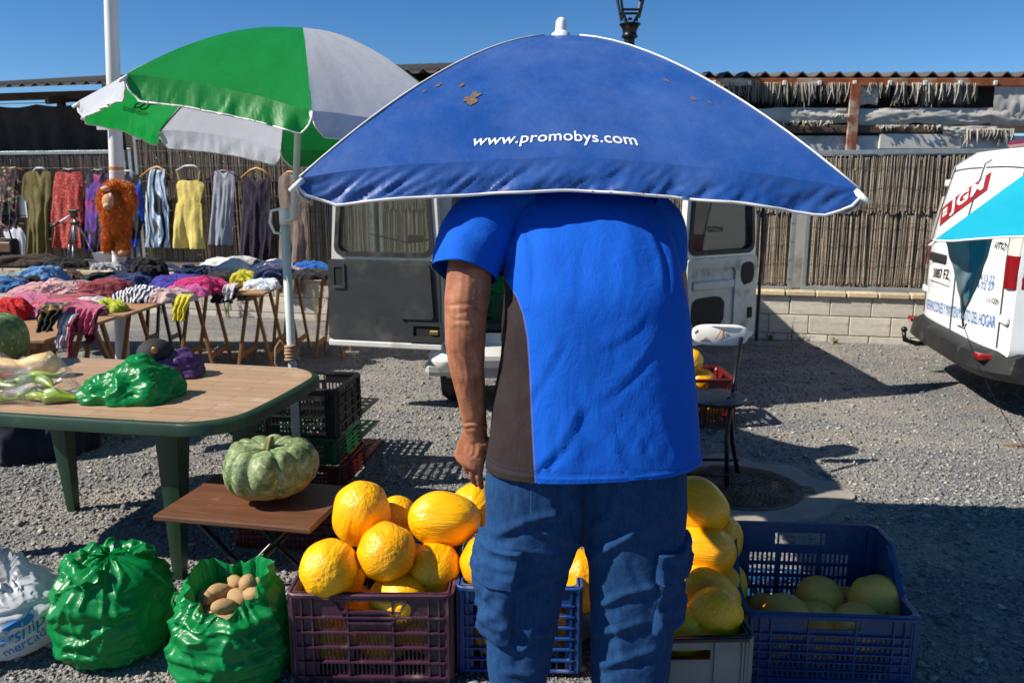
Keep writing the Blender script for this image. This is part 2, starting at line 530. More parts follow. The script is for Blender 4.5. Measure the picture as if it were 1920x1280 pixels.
for r_, z in enumerate((-.03, .17, .37)):
    for k in range(-20, 18):
        x = k * .4 + (.2 if r_ % 2 else 0)
        if -8 < x < 7:
            o = link('block', bm_, wall); o.location = (x + random.uniform(-.002, .002), .1 + random.uniform(-.003, .003), z)
for k in range(-27, 24):
    o = link('coping_stone', cm_, wall); o.location = (k * .3 + .1, .1 + random.uniform(-.004, .004), .499 + random.uniform(-.003, .003)); o.rotation_euler = (0, random.uniform(-.006, .006), random.uniform(-.01, .01))

# ================================================================== reed fence panels
def reed_mat():
    t = NT('reed')
    r = t.n('ShaderNodeNewGeometry').outputs['Random Per Island']
    c = t.ramp(r, [(0, lin('554d44')), (.2, lin('857a6c')), (.5, lin('a3988a')), (.8, lin('bdb2a3')), (1, lin('d2c8ba'))])
    n = t.noise(t.coord('Object', (1, 1, .12)), 60, 4).outputs[0]
    c = t.mix(.55, c, t.ramp(n, [(.25, lin('4f463c')), (.75, lin('b8ab98'))]), 'MULTIPLY')
    c = t.mix(.35, c, t.ramp(n, [(.25, lin('6f6252')), (.75, lin('c9bba6'))]))
    return t.bsdf(c, .8, 0, t.bump(t.noise(t.coord('Object', (1, 1, .1)), 300, 3).outputs[0], .4, .002), .25)
M['reed'] = reed_mat()
M['wire'] = mat('wire', '6d675f', '4c453d', scale=20, rough=.5, metal=.6)
def fence_panel(x0, x1, z0, z1, label, rail=True, seed=0):
    rnd = random.Random(seed)
    p = empty('reed_fence_panel', WL @ Vector((0, .1, 0)), WROT); tag(p, label, 'fence panel', 'reed fence panels on the wall')
    mb = MB(); zm = z0 + (z1 - z0) * rnd.uniform(.52, .66)
    tiers = [(z0, zm + .03, .0, 0), (zm, z1, -.014, 1)]
    for zlo, zhi, yo, top_ in tiers:
      x = x0 + .02
      while x < x1 - .02:
        w = rnd.uniform(.006, .014)
        y = yo + rnd.uniform(-.012, .012); t1 = zhi - rnd.uniform(.0, .05) - (.015 if top_ else 0); b = zlo + rnd.uniform(.0, .05) + (0 if top_ else .02)
        if rnd.random() < .03: t1 -= rnd.uniform(.05, .3) * (zhi - zlo)
        dx = rnd.uniform(-.016, .016); my = rnd.uniform(-.008, .008)
        r = w / 2
        rings = []
        for zz, ox, oy in ((b, 0, y), ((b + t1) / 2, dx * .6, y + my), (t1, dx, y)):
            rings.append([(x + ox - r, oy, zz), (x + ox, oy - r, zz), (x + ox + r, oy, zz), (x + ox, oy + r, zz)])
        mb.loft(rings, cap=True)
        x += w * rnd.uniform(.7, 1.02) * (2.2 if rnd.random() < .015 else 1)
    o = mb.build('reed_mat', M['reed'], p); o['kind'] = 'stuff'
    MB().box(((x0 + x1) / 2, .03, (z0 + z1) / 2), (x1 - x0 - .04, .004, z1 - z0 - .06)).build('backing_mesh', M['panel_black'], p)
    w_ = MB()
    z = z0 + .12
    while z < z1 - .08:
        pts = [(x0 + (x1 - x0) * k / 24, -.036 + rnd.uniform(-.003, .003), z + rnd.uniform(-.004, .004)) for k in range(25)]
        w_.tube(pts, .0022, 4); z += rnd.uniform(.17, .2)
    w_.build('binding_wire', M['wire'], p)
    for zz in ((z0, z1) if rail else (z0,)):
        MB().cbox(((x0 + x1) / 2, -.005, zz), (x1 - x0, .05, .045), .004).build('rail', M['galv'], p)
    for xx in (x0, x1):
        MB().cbox((xx, -.0, (z0 + z1) / 2), (.045, .056, z1 - z0 + .05), .004).build('post', M['galv'], p)
    return p
def fx(u, v=420): return W(u, v).x
def fz(v, u): return W(u, v).z
fence_panel(fx(-260), fx(245), fz(493, 250), fz(285, 230), 'reed fence panel at far left behind olive and red dresses', seed=1)
fence_panel(fx(268), fx(700), fz(493, 300), fz(258, 330), 'reed fence panel behind yellow, grey and dark purple dresses', seed=2)
fence_panel(fx(716), fx(1488), fz(541, 1440), fz(284, 1540), 'reed fence panel behind the open white van', seed=3)
fence_panel(fx(1514), fx(2120), fz(541, 1540), fz(286, 1600), 'reed fence panel between blue parasol and white parked van', seed=4)
p = empty('fence_post', WL @ Vector((fx(256.5), .1, 0)), WROT); tag(p, 'tall galvanised post left of the blue patterned dress', 'post')
MB().cbox((0, 0, 1.28), (.05, .05, 1.54), .004).build('shaft', M['galv'], p)
MB().cbox((0, 0, 2.05), (.06, .06, .02), .004).build('cap', M['galv'], p)
# ================================================================== sheds behind the fence
M['roof_sheet'] = mat('roof_sheet', '4a4743', '5f5b55', scale=4, rough=.9, bump=.3, bscale=60, dirt='3b3733', dscale=2)
M['rust'] = mat('rust', '7c3b1e', '9a5a34', scale=9, rough=.85, bump=.35, bscale=90, dirt='b6a894', dscale=2.2, dlo=.5, dhi=.62)
M['shed_dark'] = mat('shed_dark', '2a2724', '383430', scale=4, rough=.9)
M['shed_white'] = mat('shed_white', 'c9c6be', 'd8d5cd', scale=3, rough=.85, dirt='8d8069', dscale=2.4, dlo=.52, dhi=.72, bump=.2)
M['timber_dark'] = mat('timber_dark', '4a3b2e', '64513f', scale=10, stretch=(.3, 1, 1), rough=.85, bump=.3)
M['net'] = mat('net', '3c372f', '4d463c', scale=6, rough=.9, transl=.25, bump=.2)
M['tarp'] = mat('tarp', 'bdb9b0', 'd4d0c7', scale=5, rough=.8, transl=.25, bump=.35, bscale=35, dirt='8e8471', dscale=3, dlo=.55, dhi=.75)
M['fringe'] = mat('fringe', 'a7a196', 'c2bcb0', scale=9, island=.3, rough=.85, transl=.2)
SY = 9.6
def corrugated(x0, x1, y0, y1, z0, z1, pitch, amp, th=.012):
    mb = MB(); n = int((x1 - x0) / pitch * 8)
    def row(y, z, s):
        return [(x0 + (x1 - x0) * k / n, y, z + amp * (.35 + math.cos(2 * math.pi * k / 8) * .5 + .15 * math.cos(4 * math.pi * k / 8)) + s) for k in range(n + 1)]
    mb.loft([row(y0, z0, 0), row(y0, z0, th), row(y1, z1, th), row(y1, z1, 0), row(y0, z0, 0)], closed=False)
    return mb
# shed on the left: dark open front with a hanging net
ls = empty('dark_shed', (-3.6, 11.0, 0), WROT); tag(ls, 'dark open shed with corrugated roof behind the clothes fence at left', 'shed')
ez = P(300, 141, 10.25).z
corrugated(-4.6, 3.15, -.65, 3.2, ez - .05, ez + .58, .2, .05).build('roof', M['roof_sheet'], ls, 50)
MB().cbox((-.7, -.12, ez - .105), (7.7, .08, .1), .008).build('beam', M['timber_dark'], ls)
for x in (-2.6, -.9, .8, 2.4):
    MB().cbox((x, 1.3, ez + .08), (.07, 3.6, .1), .006, Matrix.Rotation(.162, 3, 'X')).build('rafter', M['timber_dark'], ls)
for x in (-2.8, .9, 3.1):
    MB().cbox((x, 0, ez / 2 - .08), (.09, .09, ez - .16), .006).build('post', M['timber_dark'], ls)
MB().box((-.7, 3.15, ez / 2 + .28), (8.0, .06, ez + .56)).build('back_wall', M['shed_dark'], ls)
MB().box((3.2, 1.6, 1.45), (.08, 3.2, 2.9)).build('side_wall', M['shed_dark'], ls)
nt = MB(); zt, zb = P(100, 195, 11.6).z, P(100, 300, 11.6).z
nx0, nx1 = -4.6, -1.75
nt.grid(lambda u, v: (nx0 + (nx1 - nx0) * u, -.08 + (.05 * math.sin(u * 47 + 2 * nz(u * 6)) * v + .03 * nz(u * 9, v * 2)), zt - (zt - zb) * v - .035 * abs(math.sin(u * 12.2)) * (1 - v)), 120, 14)
nt.build('hanging_net', M['net'], ls, True)
MB().tube([(nx0, -.09, zt + .015), (nx1 + 1.2, -.09, zt + .02)], .006, 6).build('net_rail', M['steel'], ls)
# shed on the right: rusty frame, torn sheeting
rs_ = empty('torn_sheet_shed', (0, SY, 0)); tag(rs_, 'shed with rusty frame, torn white sheeting and corrugated roof edge at right', 'shed')
rx0, rx1 = -.3, 7.6
def sz(v): return P(1600, v, SY).z
ez = P(1600, 146, SY - .15).z
corrugated(rx0, rx1, -.085, 3.2, ez + .012, ez + .3, .212, .055).build('roof', M['roof_sheet'], rs_, 50)
MB().cbox(((rx0 + rx1) / 2, -.065, ez - .04), (rx1 - rx0, .07, .085), .005).build('beam', M['rust'], rs_)
k_ = 0
for u in (1200, 1594, 1990):
    x = P(u, 200, SY).x
    MB().cbox((x, -.11, ez / 2 - .05), (.115, .03, ez - .02), .004).build('post', M['rust'], rs_)
cl_m = MB().cbox((0, 0, 0), (.04, .02, .05), .004).mesh('clip', M['shed_white'])
for k in range(20):
    o = link('clip', cl_m, rs_); o.location = (rx0 + .2 + k * .4, -.107, ez - .05)
zm = sz(252)
MB().box(((rx0 + rx1) / 2, .0, zm / 2 - .02), (rx1 - rx0, .1, zm)).build('lower_wall', M['shed_white'], rs_)
MB().cbox(((rx0 + rx1) / 2, -.04, sz(243)), (rx1 - rx0, .09, .085), .006).build('timber_rail', M['timber_dark'], rs_)
MB().box(((rx0 + rx1) / 2, 3.2, 1.55), (rx1 - rx0, .1, 3.1)).build('back_wall', M['shed_dark'], rs_)
MB().box((rx0, 1.6, 1.4), (.06, 3.2, 2.8)).build('side_wall', M['shed_dark'], rs_)
MB().cbox((P(1720, 262, SY).x, -.065, sz(266)), (.95, .03, .17), .006).build('white_board', M['shed_white'], rs_)
# sheeting band, rolled and sagging
def band(x0, x1, v0, v1, name, th=.05, y=-.06, seed=0):
    mb = MB(); zc0, zc1 = sz(v0), sz(v1)
    def fn(u, v):
        a = v
        x = x0 + (x1 - x0) * u
        sag = .045 * nz(x * 1.6 + seed, 3) + .03 * nz(x * 5 + seed, 7)
        z = zc0 - (zc0 - zc1) * a + sag * (.3 + a)
        return (x, y - th * math.sin(a * 3.14) * (.6 + .6 * nz(x * 3, a * 2, seed)) + .02 * nz(x * 14, a * 7, seed), z)
    mb.grid(fn, 90, 12)
    return mb.build(name, M['tarp'], rs_, True)
xa, xb, xc = P(1380, 200, SY).x, P(1588, 200, SY).x, P(1606, 200, SY).x
band(xa - 1.2, xb, 203, 232, 'sheet_band', seed=1)
band(xc, 7.4, 204, 236, 'sheet_band', seed=5)
band(P(1855, 200, SY).x, 7.4, 157, 236, 'torn_sheet', .03, seed=9)
band(xc, P(1640, 200, SY).x, 160, 200, 'torn_sheet', .03, seed=12)
band(P(1760, 240, SY).x, P(1860, 240, SY).x, 238, 256, 'torn_sheet', .03, -.1, seed=15)
def fringe(u0, u1, v0, dmin, dmax, n, seed, y=-.08):
    rnd = random.Random(seed); mb = MB()
    for k in range(n):
        x = P(rnd.uniform(u0, u1), 180, SY).x
        L = rnd.uniform(dmin, dmax) * (.55 + .45 * abs(nz(x * 2.2, seed)) * 2)
        w = rnd.uniform(.005, .016); z = sz(v0); dx = rnd.uniform(-.05, .05); yy = y + rnd.uniform(-.03, .03)
        mb.tube([(x, yy, z), (x + dx * .3, yy - .01, z - L * .5), (x + dx, yy, z - L)], [w, w * .8, w * .3], 4, True, .35)
    o = mb.build('torn_fringe', M['fringe'], rs_); o['kind'] = 'stuff'
fringe(1330, 1585, 157, .2, .4, 330, 1)
fringe(1620, 1660, 157, .1, .3, 40, 2)
fringe(1672, 1692, 157, .2, .36, 30, 3)
fringe(1700, 1790, 158, .16, .36, 150, 4)
fringe(1780, 1822, 158, .28, .34, 60, 5)
fringe(1440, 1560, 228, .04, .12, 60, 6, -.1)
fringe(1640, 1760, 236, .03, .1, 50, 7, -.1)
fringe(1805, 1895, 243, .15, .26, 110, 8, -.12)
fringe(1560, 1590, 215, .03, .1, 20, 9, -.1)
# ================================================================== street lamp and tall pole
lp = P(1180, 90, 9.3); sl = empty('street_lamp', (lp.x, lp.y, 0)); tag(sl, 'black cast iron lamp post rising behind the blue parasol', 'street lamp')
zz = lambda v: P(1180, v, 9.3).z
MB().lathe([(.14, 0), (.14, .25), (.1, .32), (.085, .9), (.075, 1.0), (.062, 1.05), (.058, zz(72))], 20).build('shaft', M['black_metal'], sl, 40)
MB().lathe([(.06, zz(73)), (.088, zz(71)), (.092, zz(68.5)), (.078, zz(66)), (.076, zz(62)), (.085, zz(55)), (.105, zz(49)), (.118, zz(47)), (.118, zz(45)), (.05, zz(44))], 24).build('capital', M['black_metal'], sl, 40)
lt = MB()
ca, cb = zz(45), zz(38)
for sx in (-1, 1):
    for sy in (-1, 1):
        lt.tube([(sx * .03, sy * .03, ca), (sx * .085, sy * .085, zz(27))], .011, 6)
        lt.tube([(sx * .085, sy * .085, zz(37)), (sx * .10, sy * .10, zz(22)), (sx * .2, sy * .2, zz(22) + .5)], [.014, .016, .018], 6)
for q in ((zz(22), .1), (zz(22) + .5, .2)):
    c4 = [(-q[1], -q[1], q[0]), (q[1], -q[1], q[0]), (q[1], q[1], q[0]), (-q[1], q[1], q[0])]
    for k in range(4): lt.tube([c4[k], c4[(k + 1) % 4]], .014, 6)
lt.build('lantern_frame', M['black_metal'], sl, 40)
MB().lathe([(.29, zz(22) + .5), (.2, zz(22) + .6), (.08, zz(22) + .72), (.03, zz(22) + .8), (.01, zz(22) + .86)], 20).build('lantern_hood', M['black_metal'], sl, 40)
MB().lathe([(.02, zz(38)), (.03, zz(36)), (.012, zz(33))], 10).build('knob', M['black_metal'], sl, 40)

M['pole_white'] = mat('pole_white', 'cfcfca', 'dcdcd7', scale=3, rough=.45, dirt='a29a8a', dscale=5, dlo=.6, dhi=.85)
pb, pt = P(229, 640, 7.35), P(208, 0, 7.35)
tp = empty('tall_pole', (pb.x, pb.y, 0)); tag(tp, 'tall white round pole with the orange ape toy tied to it', 'pole')
dxp = (pt.x - pb.x) / (pt.z - pb.z)
def pole_at(v):
    q = P(222, v, 7.35); return Vector((dxp * (q.z - pb.z), 0, q.z))
MB().tube([(dxp * (-pb.z), 0, 0), pole_at(230), pole_at(0), pole_at(-260)], [.062, .059, .056, .052], 24).build('shaft', M['pole_white'], tp, 60)
MB().tube([pole_at(313), pole_at(319)], .0615, 24).build('tape_band', mat('tape', 'c08a3a', 'a87428', rough=.5), tp, 60)
MB().tube([pole_at(322), pole_at(336)], .0612, 24).build('paper_band', mat('paper', 'b9b9b4', 'c6c6c0', rough=.7), tp, 60)
sg = empty('arrow_sign', tuple(Vector((pb.x, pb.y, 0)) + pole_at(235) + Vector((.02, -.07, 0)))); tag(sg, 'small white sign with blue arrow on the tall pole', 'sign')
MB().cbox((0, 0, .01), (.3, .006, .11), .002).build('plate', M['white_plastic'], sg)
M['blue_ink'] = mat('blue_ink', '1d3f8c', rough=.5)
MB().poly([(-.09, .03), (-.05, .055), (-.05, .04), (.0, .04), (.0, .02), (-.05, .02), (-.05, .005)], .004).xf(Matrix.Translation((0, -.005, 0))).build('arrow', M['blue_ink'], sg)
# ================================================================== parasols
def proj(p):
    d = Vector(p) - Vector((0, 0, EYE))
    f = d.y * _c - d.z * _s; u_ = d.y * _s + d.z * _c
    return 960 + FPX * d.x / f, 640 - FPX * u_ / f
_font_cache = {}
def text_shape(body, size=1.0, bold=0.0, shear=0.0, spacing=1.0):
    cu = bpy.data.curves.new('t', 'FONT'); cu.body = body; cu.size = size; cu.align_x = 'CENTER'; cu.align_y = 'CENTER'
    cu.offset = bold; cu.shear = shear; cu.space_character = spacing; cu.resolution_u = 4
    o = bpy.data.objects.new('t', cu); COL.objects.link(o)
    me = evaluated(o)
    vs = [tuple(v.co) for v in me.vertices]; fs = [tuple(p.vertices) for p in me.polygons]
    bpy.data.objects.remove(o, do_unlink=True); bpy.data.meshes.remove(me); bpy.data.curves.remove(cu)
    return vs, fs
def text_on(body, width, fn, name, m, parent, bold=0.0, shear=0.0, spacing=1.0, height=None):
    # flat lettering laid on a surface: fn(x, y) gives the point for lettering coordinates in metres
    vs, fs = text_shape(body, 1.0, bold, shear, spacing)
    xs = [v[0] for v in vs]; ys = [v[1] for v in vs]
    w = max(xs) - min(xs); k = width / w; ky = k if height is None else height / (max(ys) - min(ys))
    cx, cy = (max(xs) + min(xs)) / 2, (max(ys) + min(ys)) / 2
    mb = MB(); mb.add([fn((v[0] - cx) * k, (v[1] - cy) * ky) for v in vs], fs)
    o = mb.build(name, m, parent, False, False)
    return o
def fabric(name, c, c2, transl, dirt=None, rough=.45, spec=.4, bump=.25, bscale=14):
    t = NT(name)
    co = t.coord('Object')
    col = t.ramp(t.noise(co, 3, 6, .6).outputs[0], [(.3, lin(c)), (.7, lin(c2))])
    if dirt:
        # old rust and mud stains with a shape of their own
        d1 = t.ramp(t.noise(co, 7, 9, .7).outputs[0], [(.68, (0, 0, 0)), (.76, (1, 1, 1))])
        sc = t.ramp(t.noise(co, 2.4, 9, .72).outputs[0], [(.4, (0, 0, 0)), (.8, (.34, .34, .34))])
        col = t.mix(sc, col, lin('7c90b4')); col = t.mix(t.math('MULTIPLY', d1, .8), col, lin(dirt))
    b1 = t.bump(t.noise(co, bscale, 5, .55, .25).outputs[0], bump, .012)
    b2 = t.bump(t.noise(co, 500, 2).outputs[0], .08, .001, b1)
    return t.bsdf(col, rough, 0, b2, spec, transl)
M['blue_canopy'] = fabric('blue_canopy', '17468e', '20529c', .1, '8a6a4a', bump=.3)
M['green_canopy'] = fabric('green_canopy', '128a3a', '189945', .42, bump=.2)
M['white_canopy'] = fabric('white_canopy', 'c9cdd8', 'd6dae2', .42, bump=.2)
M['teal_canopy'] = fabric('teal_canopy', '18a6c2', '22b2cc', .3, bump=.2)
M['trim_white'] = mat('trim_white', 'cfcdc8', 'dedcd8', scale=20, rough=.6, dirt='a58e78', dscale=12, dlo=.6, dhi=.8)
M['print_white'] = mat('print_white', 'e4e6ea', 'd5d9e2', scale=30, rough=.5)
M['print_dark'] = mat('print_dark', '0c3a1c', rough=.6)

class Parasol:
    def __init__(s, A, tips, p=1.6, sag=.08, val=.08, wr=.004, seed=0, lift=0.0):
        s.lift = lift
        s.A = Vector(A); s.t = [Vector(q) for q in tips]; s.p = p; s.sag = sag; s.val = val; s.wr = wr; s.seed = seed
    def rib(s, i, t):
        q = s.t[i % len(s.t)]; r = s.A.lerp(q, t); r.z = s.A.z + (q.z - s.A.z) * t ** s.p
        return r
    def surf(s, i, a, t):
        p = s.rib(i, t).lerp(s.rib(i + 1, t), a)
        k = 4 * a * (1 - a) * t ** 2.2 * s.sag
        h = Vector((s.A.x - p.x, s.A.y - p.y, 0))
        p = p + h.normalized() * k if h.length > 1e-6 else p
        p.z += k * .42 + s.lift * 4 * a * (1 - a) * t ** 2
        w = s.wr * (noise.noise(Vector((a * 5 + i * 3.1, t * 7, s.seed))) + .5 * noise.noise(Vector((a * 16 + i, t * 9, s.seed + 3)))) * t
        p.z += w
        return p
    def valance(s, i, a, v):
        p = s.surf(i, a, 1.0)
        e = min(a, 1 - a)
        h = s.val * min(1.0, (.22 + (e / .07) ** .6 * .78) if e < .07 else 1.0)
        out = Vector((p.x - s.A.x, p.y - s.A.y, 0)).normalized()
        w = (.014 * noise.noise(Vector((a * 11 + i * 2.3, v * 1.1, s.seed))) + .0085 * (ridged((a * 30 + i * 5 + v * 2.2, v * 1.3 + a * 5, s.seed), 3) - 1.0)) * min(1, v * 1.6)
        return p + out * ((.008 + .034 * min(1, e * 6)) * v + w) + Vector((0, 0, -h * v))
    def make(s, root, mats, trim, ribm, nu=40, nv=22, vv=7, trim_r=.006, ribtrim=True):
        n = len(s.t)
        for i in range(n):
            mb = MB()
            mb.grid(lambda u, v: s.surf(i, u, v * v * .15 + v * .85) if v < 1 else s.surf(i, u, 1.0), nu, nv)
            o = mb.build('canopy_panel', mats[i], root, True, False)
            vb = MB(); vb.grid(lambda u, v: s.valance(i, u, v), nu * 2, vv)
            vo = vb.build('valance', mats[i], o, True, False)
            tb = MB(); pts = [s.valance(i, k / 60, 1.0) for k in range(61)]
            tb.tube(pts, trim_r, 6, True, 1.6); tb.build('edge_tape', trim, o, True)
        for i in range(n):
            q = [s.rib(i, k / 14) - Vector((0, 0, .012)) for k in range(15)]
            d = (q[-1] - q[-2]).normalized()
            rb = MB().tube(q, .0045, 6).build('rib', ribm, root, True)
            MB().tube([q[-1] - d * .01, q[-1] + d * .035], [.009, .007], 8).build('rib_cap', M['white_plastic'], rb, True)
            if ribtrim:
                MB().tube([s.rib(i, .08 + .92 * k / 14) + Vector((0, 0, .002)) for k in range(15)], .0028, 6).build('seam_tape', trim, root, True)
# ---- blue parasol, square, one panel facing the photographer
bA = P(1052, 68, 2.76)
b_tips = [P(562, 333, 2.06), P(1610, 354, 2.06), V(P(1610, 354, 2.02).x - .02, 3.36, 1.69), V(P(562, 333, 2.02).x + .02, 3.5, 1.70)]
bp = empty('blue_parasol', (bA.x, bA.y, 0)); tag(bp, 'worn blue square parasol with a web address printed in white, above the bending man', 'parasol')
b_par = Parasol(bA - bp.location, [q - bp.location for q in b_tips], 1.62, .05, .085, .006, 2.0, .042)
b_par.make(bp, [M['blue_canopy']] * 4, M['trim_white'], M['steel'], 110, 44, 14, .0028)
def b_surf(a, t): return b_par.surf(0, a, t) + bp.location
def find_t(v, f):
    lo, hi = .2, 1.0
    for _ in range(40):
        m_ = (lo + hi) / 2
        if proj(f(.46, m_))[1] < v: lo = m_
        else: hi = m_
    return lo
t0 = find_t(258, b_surf)
wid = (b_surf(1, t0) - b_surf(0, t0)).length; ln = (b_surf(.5, t0 + .05) - b_surf(.5, t0 - .05)).length / .1
uL, uR = proj(b_surf(0, t0))[0], proj(b_surf(1, t0))[0]
ac = (1039 - uL) / (uR - uL); tw = 330 / (uR - uL) * wid
def b_text(x, y):
    a, t = ac + x / wid, t0 - y / ln
    p = b_par.surf(0, a, t); e = .01
    nn = (b_par.surf(0, a + e, t) - p).cross(b_par.surf(0, a, t - e) - p).normalized()
    if nn.y > 0: nn = -nn
    return p + nn * .0018
text_on('www.promobys.com', tw, b_text, 'printed_web_address', M['print_white'], bp, bold=.01, spacing=1.03, height=.052)
MB().lathe([(.034, -.012), (.03, .004), (.019, .012), (.0175, .04), (.012, .05), (.004, .054)], 20, (0, 0, bA.z + .004)).build('finial', M['white_plastic'], bp, 50)
MB().tube([(0, 0, .0), (0, 0, bA.z - .01)], .016, 14).build('pole', M['white_plastic'], bp, True)
MB().lathe([(.03, bA.z - .13), (.034, bA.z - .1), (.03, bA.z - .05)], 14).build('hub', M['white_plastic'], bp, 40)
MB().lathe([(.2, .018), (.2, .05), (.06, .09), (.03, .14), (.02, .16)], 24).build('base', M['concrete'], bp, 40)
M['patch'] = mat('rust_patch', '7a5838', '54463e', scale=60, rough=.8, dirt='8a8078', dscale=60)
for (pu, pv, rr) in ((885, 192, .03), (868, 160, .012), (1250, 152, .011), (822, 158, .011), (795, 176, .008), (1303, 186, .009), (1328, 192, .007)):
    mb = MB(); rnd = random.Random(pu)
    best = min(((proj(b_surf(a / 60, t / 60))[0] - pu) ** 2 + (proj(b_surf(a / 60, t / 60))[1] - pv) ** 2, a / 60, t / 60) for a in range(61) for t in range(4, 61))
    a0, tt = best[1], best[2]
    ring = []
    for k in range(18):
        r_ = rr * rnd.uniform(.35, 1.1); an = k / 18 * 6.283
        ring.append(b_par.surf(0, a0 + r_ * math.cos(an) / wid, tt + r_ * 1.2 * math.sin(an) / ln) + Vector((0, -.0012, .0016)))
    mb.add(ring, [tuple(range(18))]); mb.build('torn_patch', M['patch'], bp, False, False)

# ---- green and white parasol on the left
gA = P(566, 55, 4.05)
gxy = lambda ang, r=.98: (gA.x + r * math.sin(R(ang)), gA.y - r * math.cos(R(ang)))
g_tips = [P(236, 139, 3.25), P(584, 208, 3.2), V(*gxy(60), 1.80), V(*gxy(105), 1.75), V(*gxy(150), 1.74), P(527, 282, 4.98), P(299, 243, 4.55), P(148, 189, 3.85)]
gp = empty('green_white_parasol', (P(548, 680, 3.98).x, 3.98, 0)); tag(gp, 'green and white parasol tilted over the clothes stall', 'parasol')
g_par = Parasol(gA - gp.location, [q - gp.location for q in g_tips], 1.75, .05, .1, .004, 7.0)
g_par.make(gp, [M['green_canopy'], M['white_canopy']] * 4, M['trim_white'], M['steel'], 36, 22, 6, .003, False)
gt = gA - gp.location
joint = P(552, 410, 3.93) - gp.location
M['pole_pale'] = mat('pole_pale', 'b3bab4', 'c2c8c2', scale=6, rough=.4, dirt='8c7a62', dscale=9, dlo=.6, dhi=.8)
MB().tube([(0, 0, 0), (0, 0, joint.z)], .0215, 16).build('lower_pole', M['pole_pale'], gp, True)
MB().tube([(0, 0, joint.z - .02), joint, joint.lerp(gt, .97)], .0165, 14).build('upper_pole', M['pole_pale'], gp, True)
MB().tube([(0, 0, joint.z - .03), (0, 0, joint.z + .05)], .026, 16).build('collar', M['white_plastic'], gp, True)
MB().tube([(-.02, 0, joint.z + .045), (-.06, -.01, joint.z + .035), (-.07, -.01, joint.z - .02), (-.05, -.01, joint.z - .07), (-.02, 0, joint.z - .075)], .007, 8).build('locking_clip', M['white_plastic'], gp, True)
MB().lathe([(.045, .0), (.045, .2), (.03, .24), (.026, .26)], 16).build('ground_socket', M['steel'], gp, 40)
M['rope'] = mat('rope', '8f7258', 'a98b70', scale=30, rough=.9, bump=.5, bscale=200)
rz = P(550, 668, 3.9).z
rp = MB()
rp.tube([(.03 * math.cos(k * .42) * (1 + .1 * math.sin(k)), .03 * math.sin(k * .42), rz - .04 + k * .0011) for k in range(75)], .009, 6)
rp.tube([(-.03, -.01, rz + .035), (-.05, -.02, rz + .07), (-.075, -.02, rz + .03), (-.08, -.02, rz - .05), (-.05, -.02, rz - .1), (-.03, 0, rz - .2), (-.1, -.02, rz - .28), (-.17, -.02, rz - .25)], .006, 6)
ro = rp.build('rope', M['rope'], None, True); ro.location = gp.location
tag(ro, 'brown rope wound round the pole of the green parasol', 'rope')
# flower emblem and name showing through the panel
def g_in(i, a0, t0_, flip=1):
    w_ = (g_par.surf(i, 1, t0_) - g_par.surf(i, 0, t0_)).length; l_ = (g_par.surf(i, .5, t0_ + .05) - g_par.surf(i, .5, t0_ - .05)).length / .1
    def f(x, y):
        a, t = a0 + flip * x / w_, t0_ - y / l_
        p = g_par.surf(i, a, t)
        return p + (g_par.A + Vector((0, 0, -.6)) - p).normalized() * .004
    return f
def g_find(i, u, v):
    return min(((proj(g_par.surf(i, a / 50, t / 50) + gp.location)[0] - u) ** 2 + (proj(g_par.surf(i, a / 50, t / 50) + gp.location)[1] - v) ** 2, a / 50, t / 50) for a in range(51) for t in range(10, 51))[1:]
gl_, gr_, gm_ = g_find(6, 225, 195), g_find(6, 285, 212), g_find(6, 258, 197)
fnm = g_in(6, *gm_)
# lettering runs along the line seen between two survey points of the panel
pa_, pb2 = Vector(gl_), Vector(gr_)
def g_line(x, y):
    # x along the name (m), y above it
    base_ = fnm(0, 0)
    A_ = g_par.surf(6, *gl_); B_ = g_par.surf(6, *gr_); ex = (B_ - A_).normalized()
    nn = (g_par.surf(6, gm_[0] + .02, gm_[1]) - g_par.surf(6, *gm_)).cross(g_par.surf(6, gm_[0], gm_[1] - .02) - g_par.surf(6, *gm_)).normalized()
    ey = nn.cross(ex); ey = ey if ey.z > 0 else -ey
    q = base_ + ex * x + ey * y
    return q + (g_par.A + Vector((0, 0, -.6)) - q).normalized() * .012
text_on('mimaflor', .21, lambda x, y: g_line(-x, y - .03), 'printed_name', M['print_dark'], gp, bold=.008)
em = MB()
def petal(an, L, wd):
    out = []
    for k in range(24):
        q = k / 24 * 6.283
        x, y = L * .55 + L * .5 * math.cos(q), wd * math.sin(q) * (1 + .3 * math.cos(q))
        out.append((x * math.cos(an) - y * math.sin(an), x * math.sin(an) + y * math.cos(an)))
    return out
for an, L, wd in ((.55, .1, .033), (2.6, .1, .033), (-.9, .06, .022), (-2.2, .06, .022)):
    pt_ = petal(an, L, wd)
    em.tube([g_line(-x, y + .045) for x, y in pt_ + pt_[:1]], .004, 5)
em.build('flower_emblem', M['print_dark'], gp)

# ---- turquoise canopy at the right edge
tA = P(2130, 180, 4.45)
tp_ = [P(1753, 449, 4.3), P(2330, 430, 3.3), V(4.9, 4.6, 1.6), V(4.35, 6.0, 1.6)]
tq = empty('turquoise_parasol', (tA.x, tA.y, 0)); tag(tq, 'turquoise parasol cut off by the right edge, in front of parked van', 'parasol')
t_par = Parasol(tA - tq.location, [q - tq.location for q in tp_], 1.03, .03, .012, .004, 4.0)
t_par.make(tq, [M['teal_canopy']] * 4, M['trim_white'], M['steel'], 30, 20, 3, .004, False)
MB().tube([(0, 0, 0), (0, 0, tA.z)], .018, 12).build('pole', M['pole_pale'], tq, True)
MB().lathe([(.17, .0), (.17, .03), (.05, .06), (.03, .3)], 20).build('base', M['concrete'], tq, 40)
M['flap_grey'] = mat('flap_grey', '5f757c', '6d848b', scale=6, rough=.7, transl=.2, bump=.3, bscale=12)
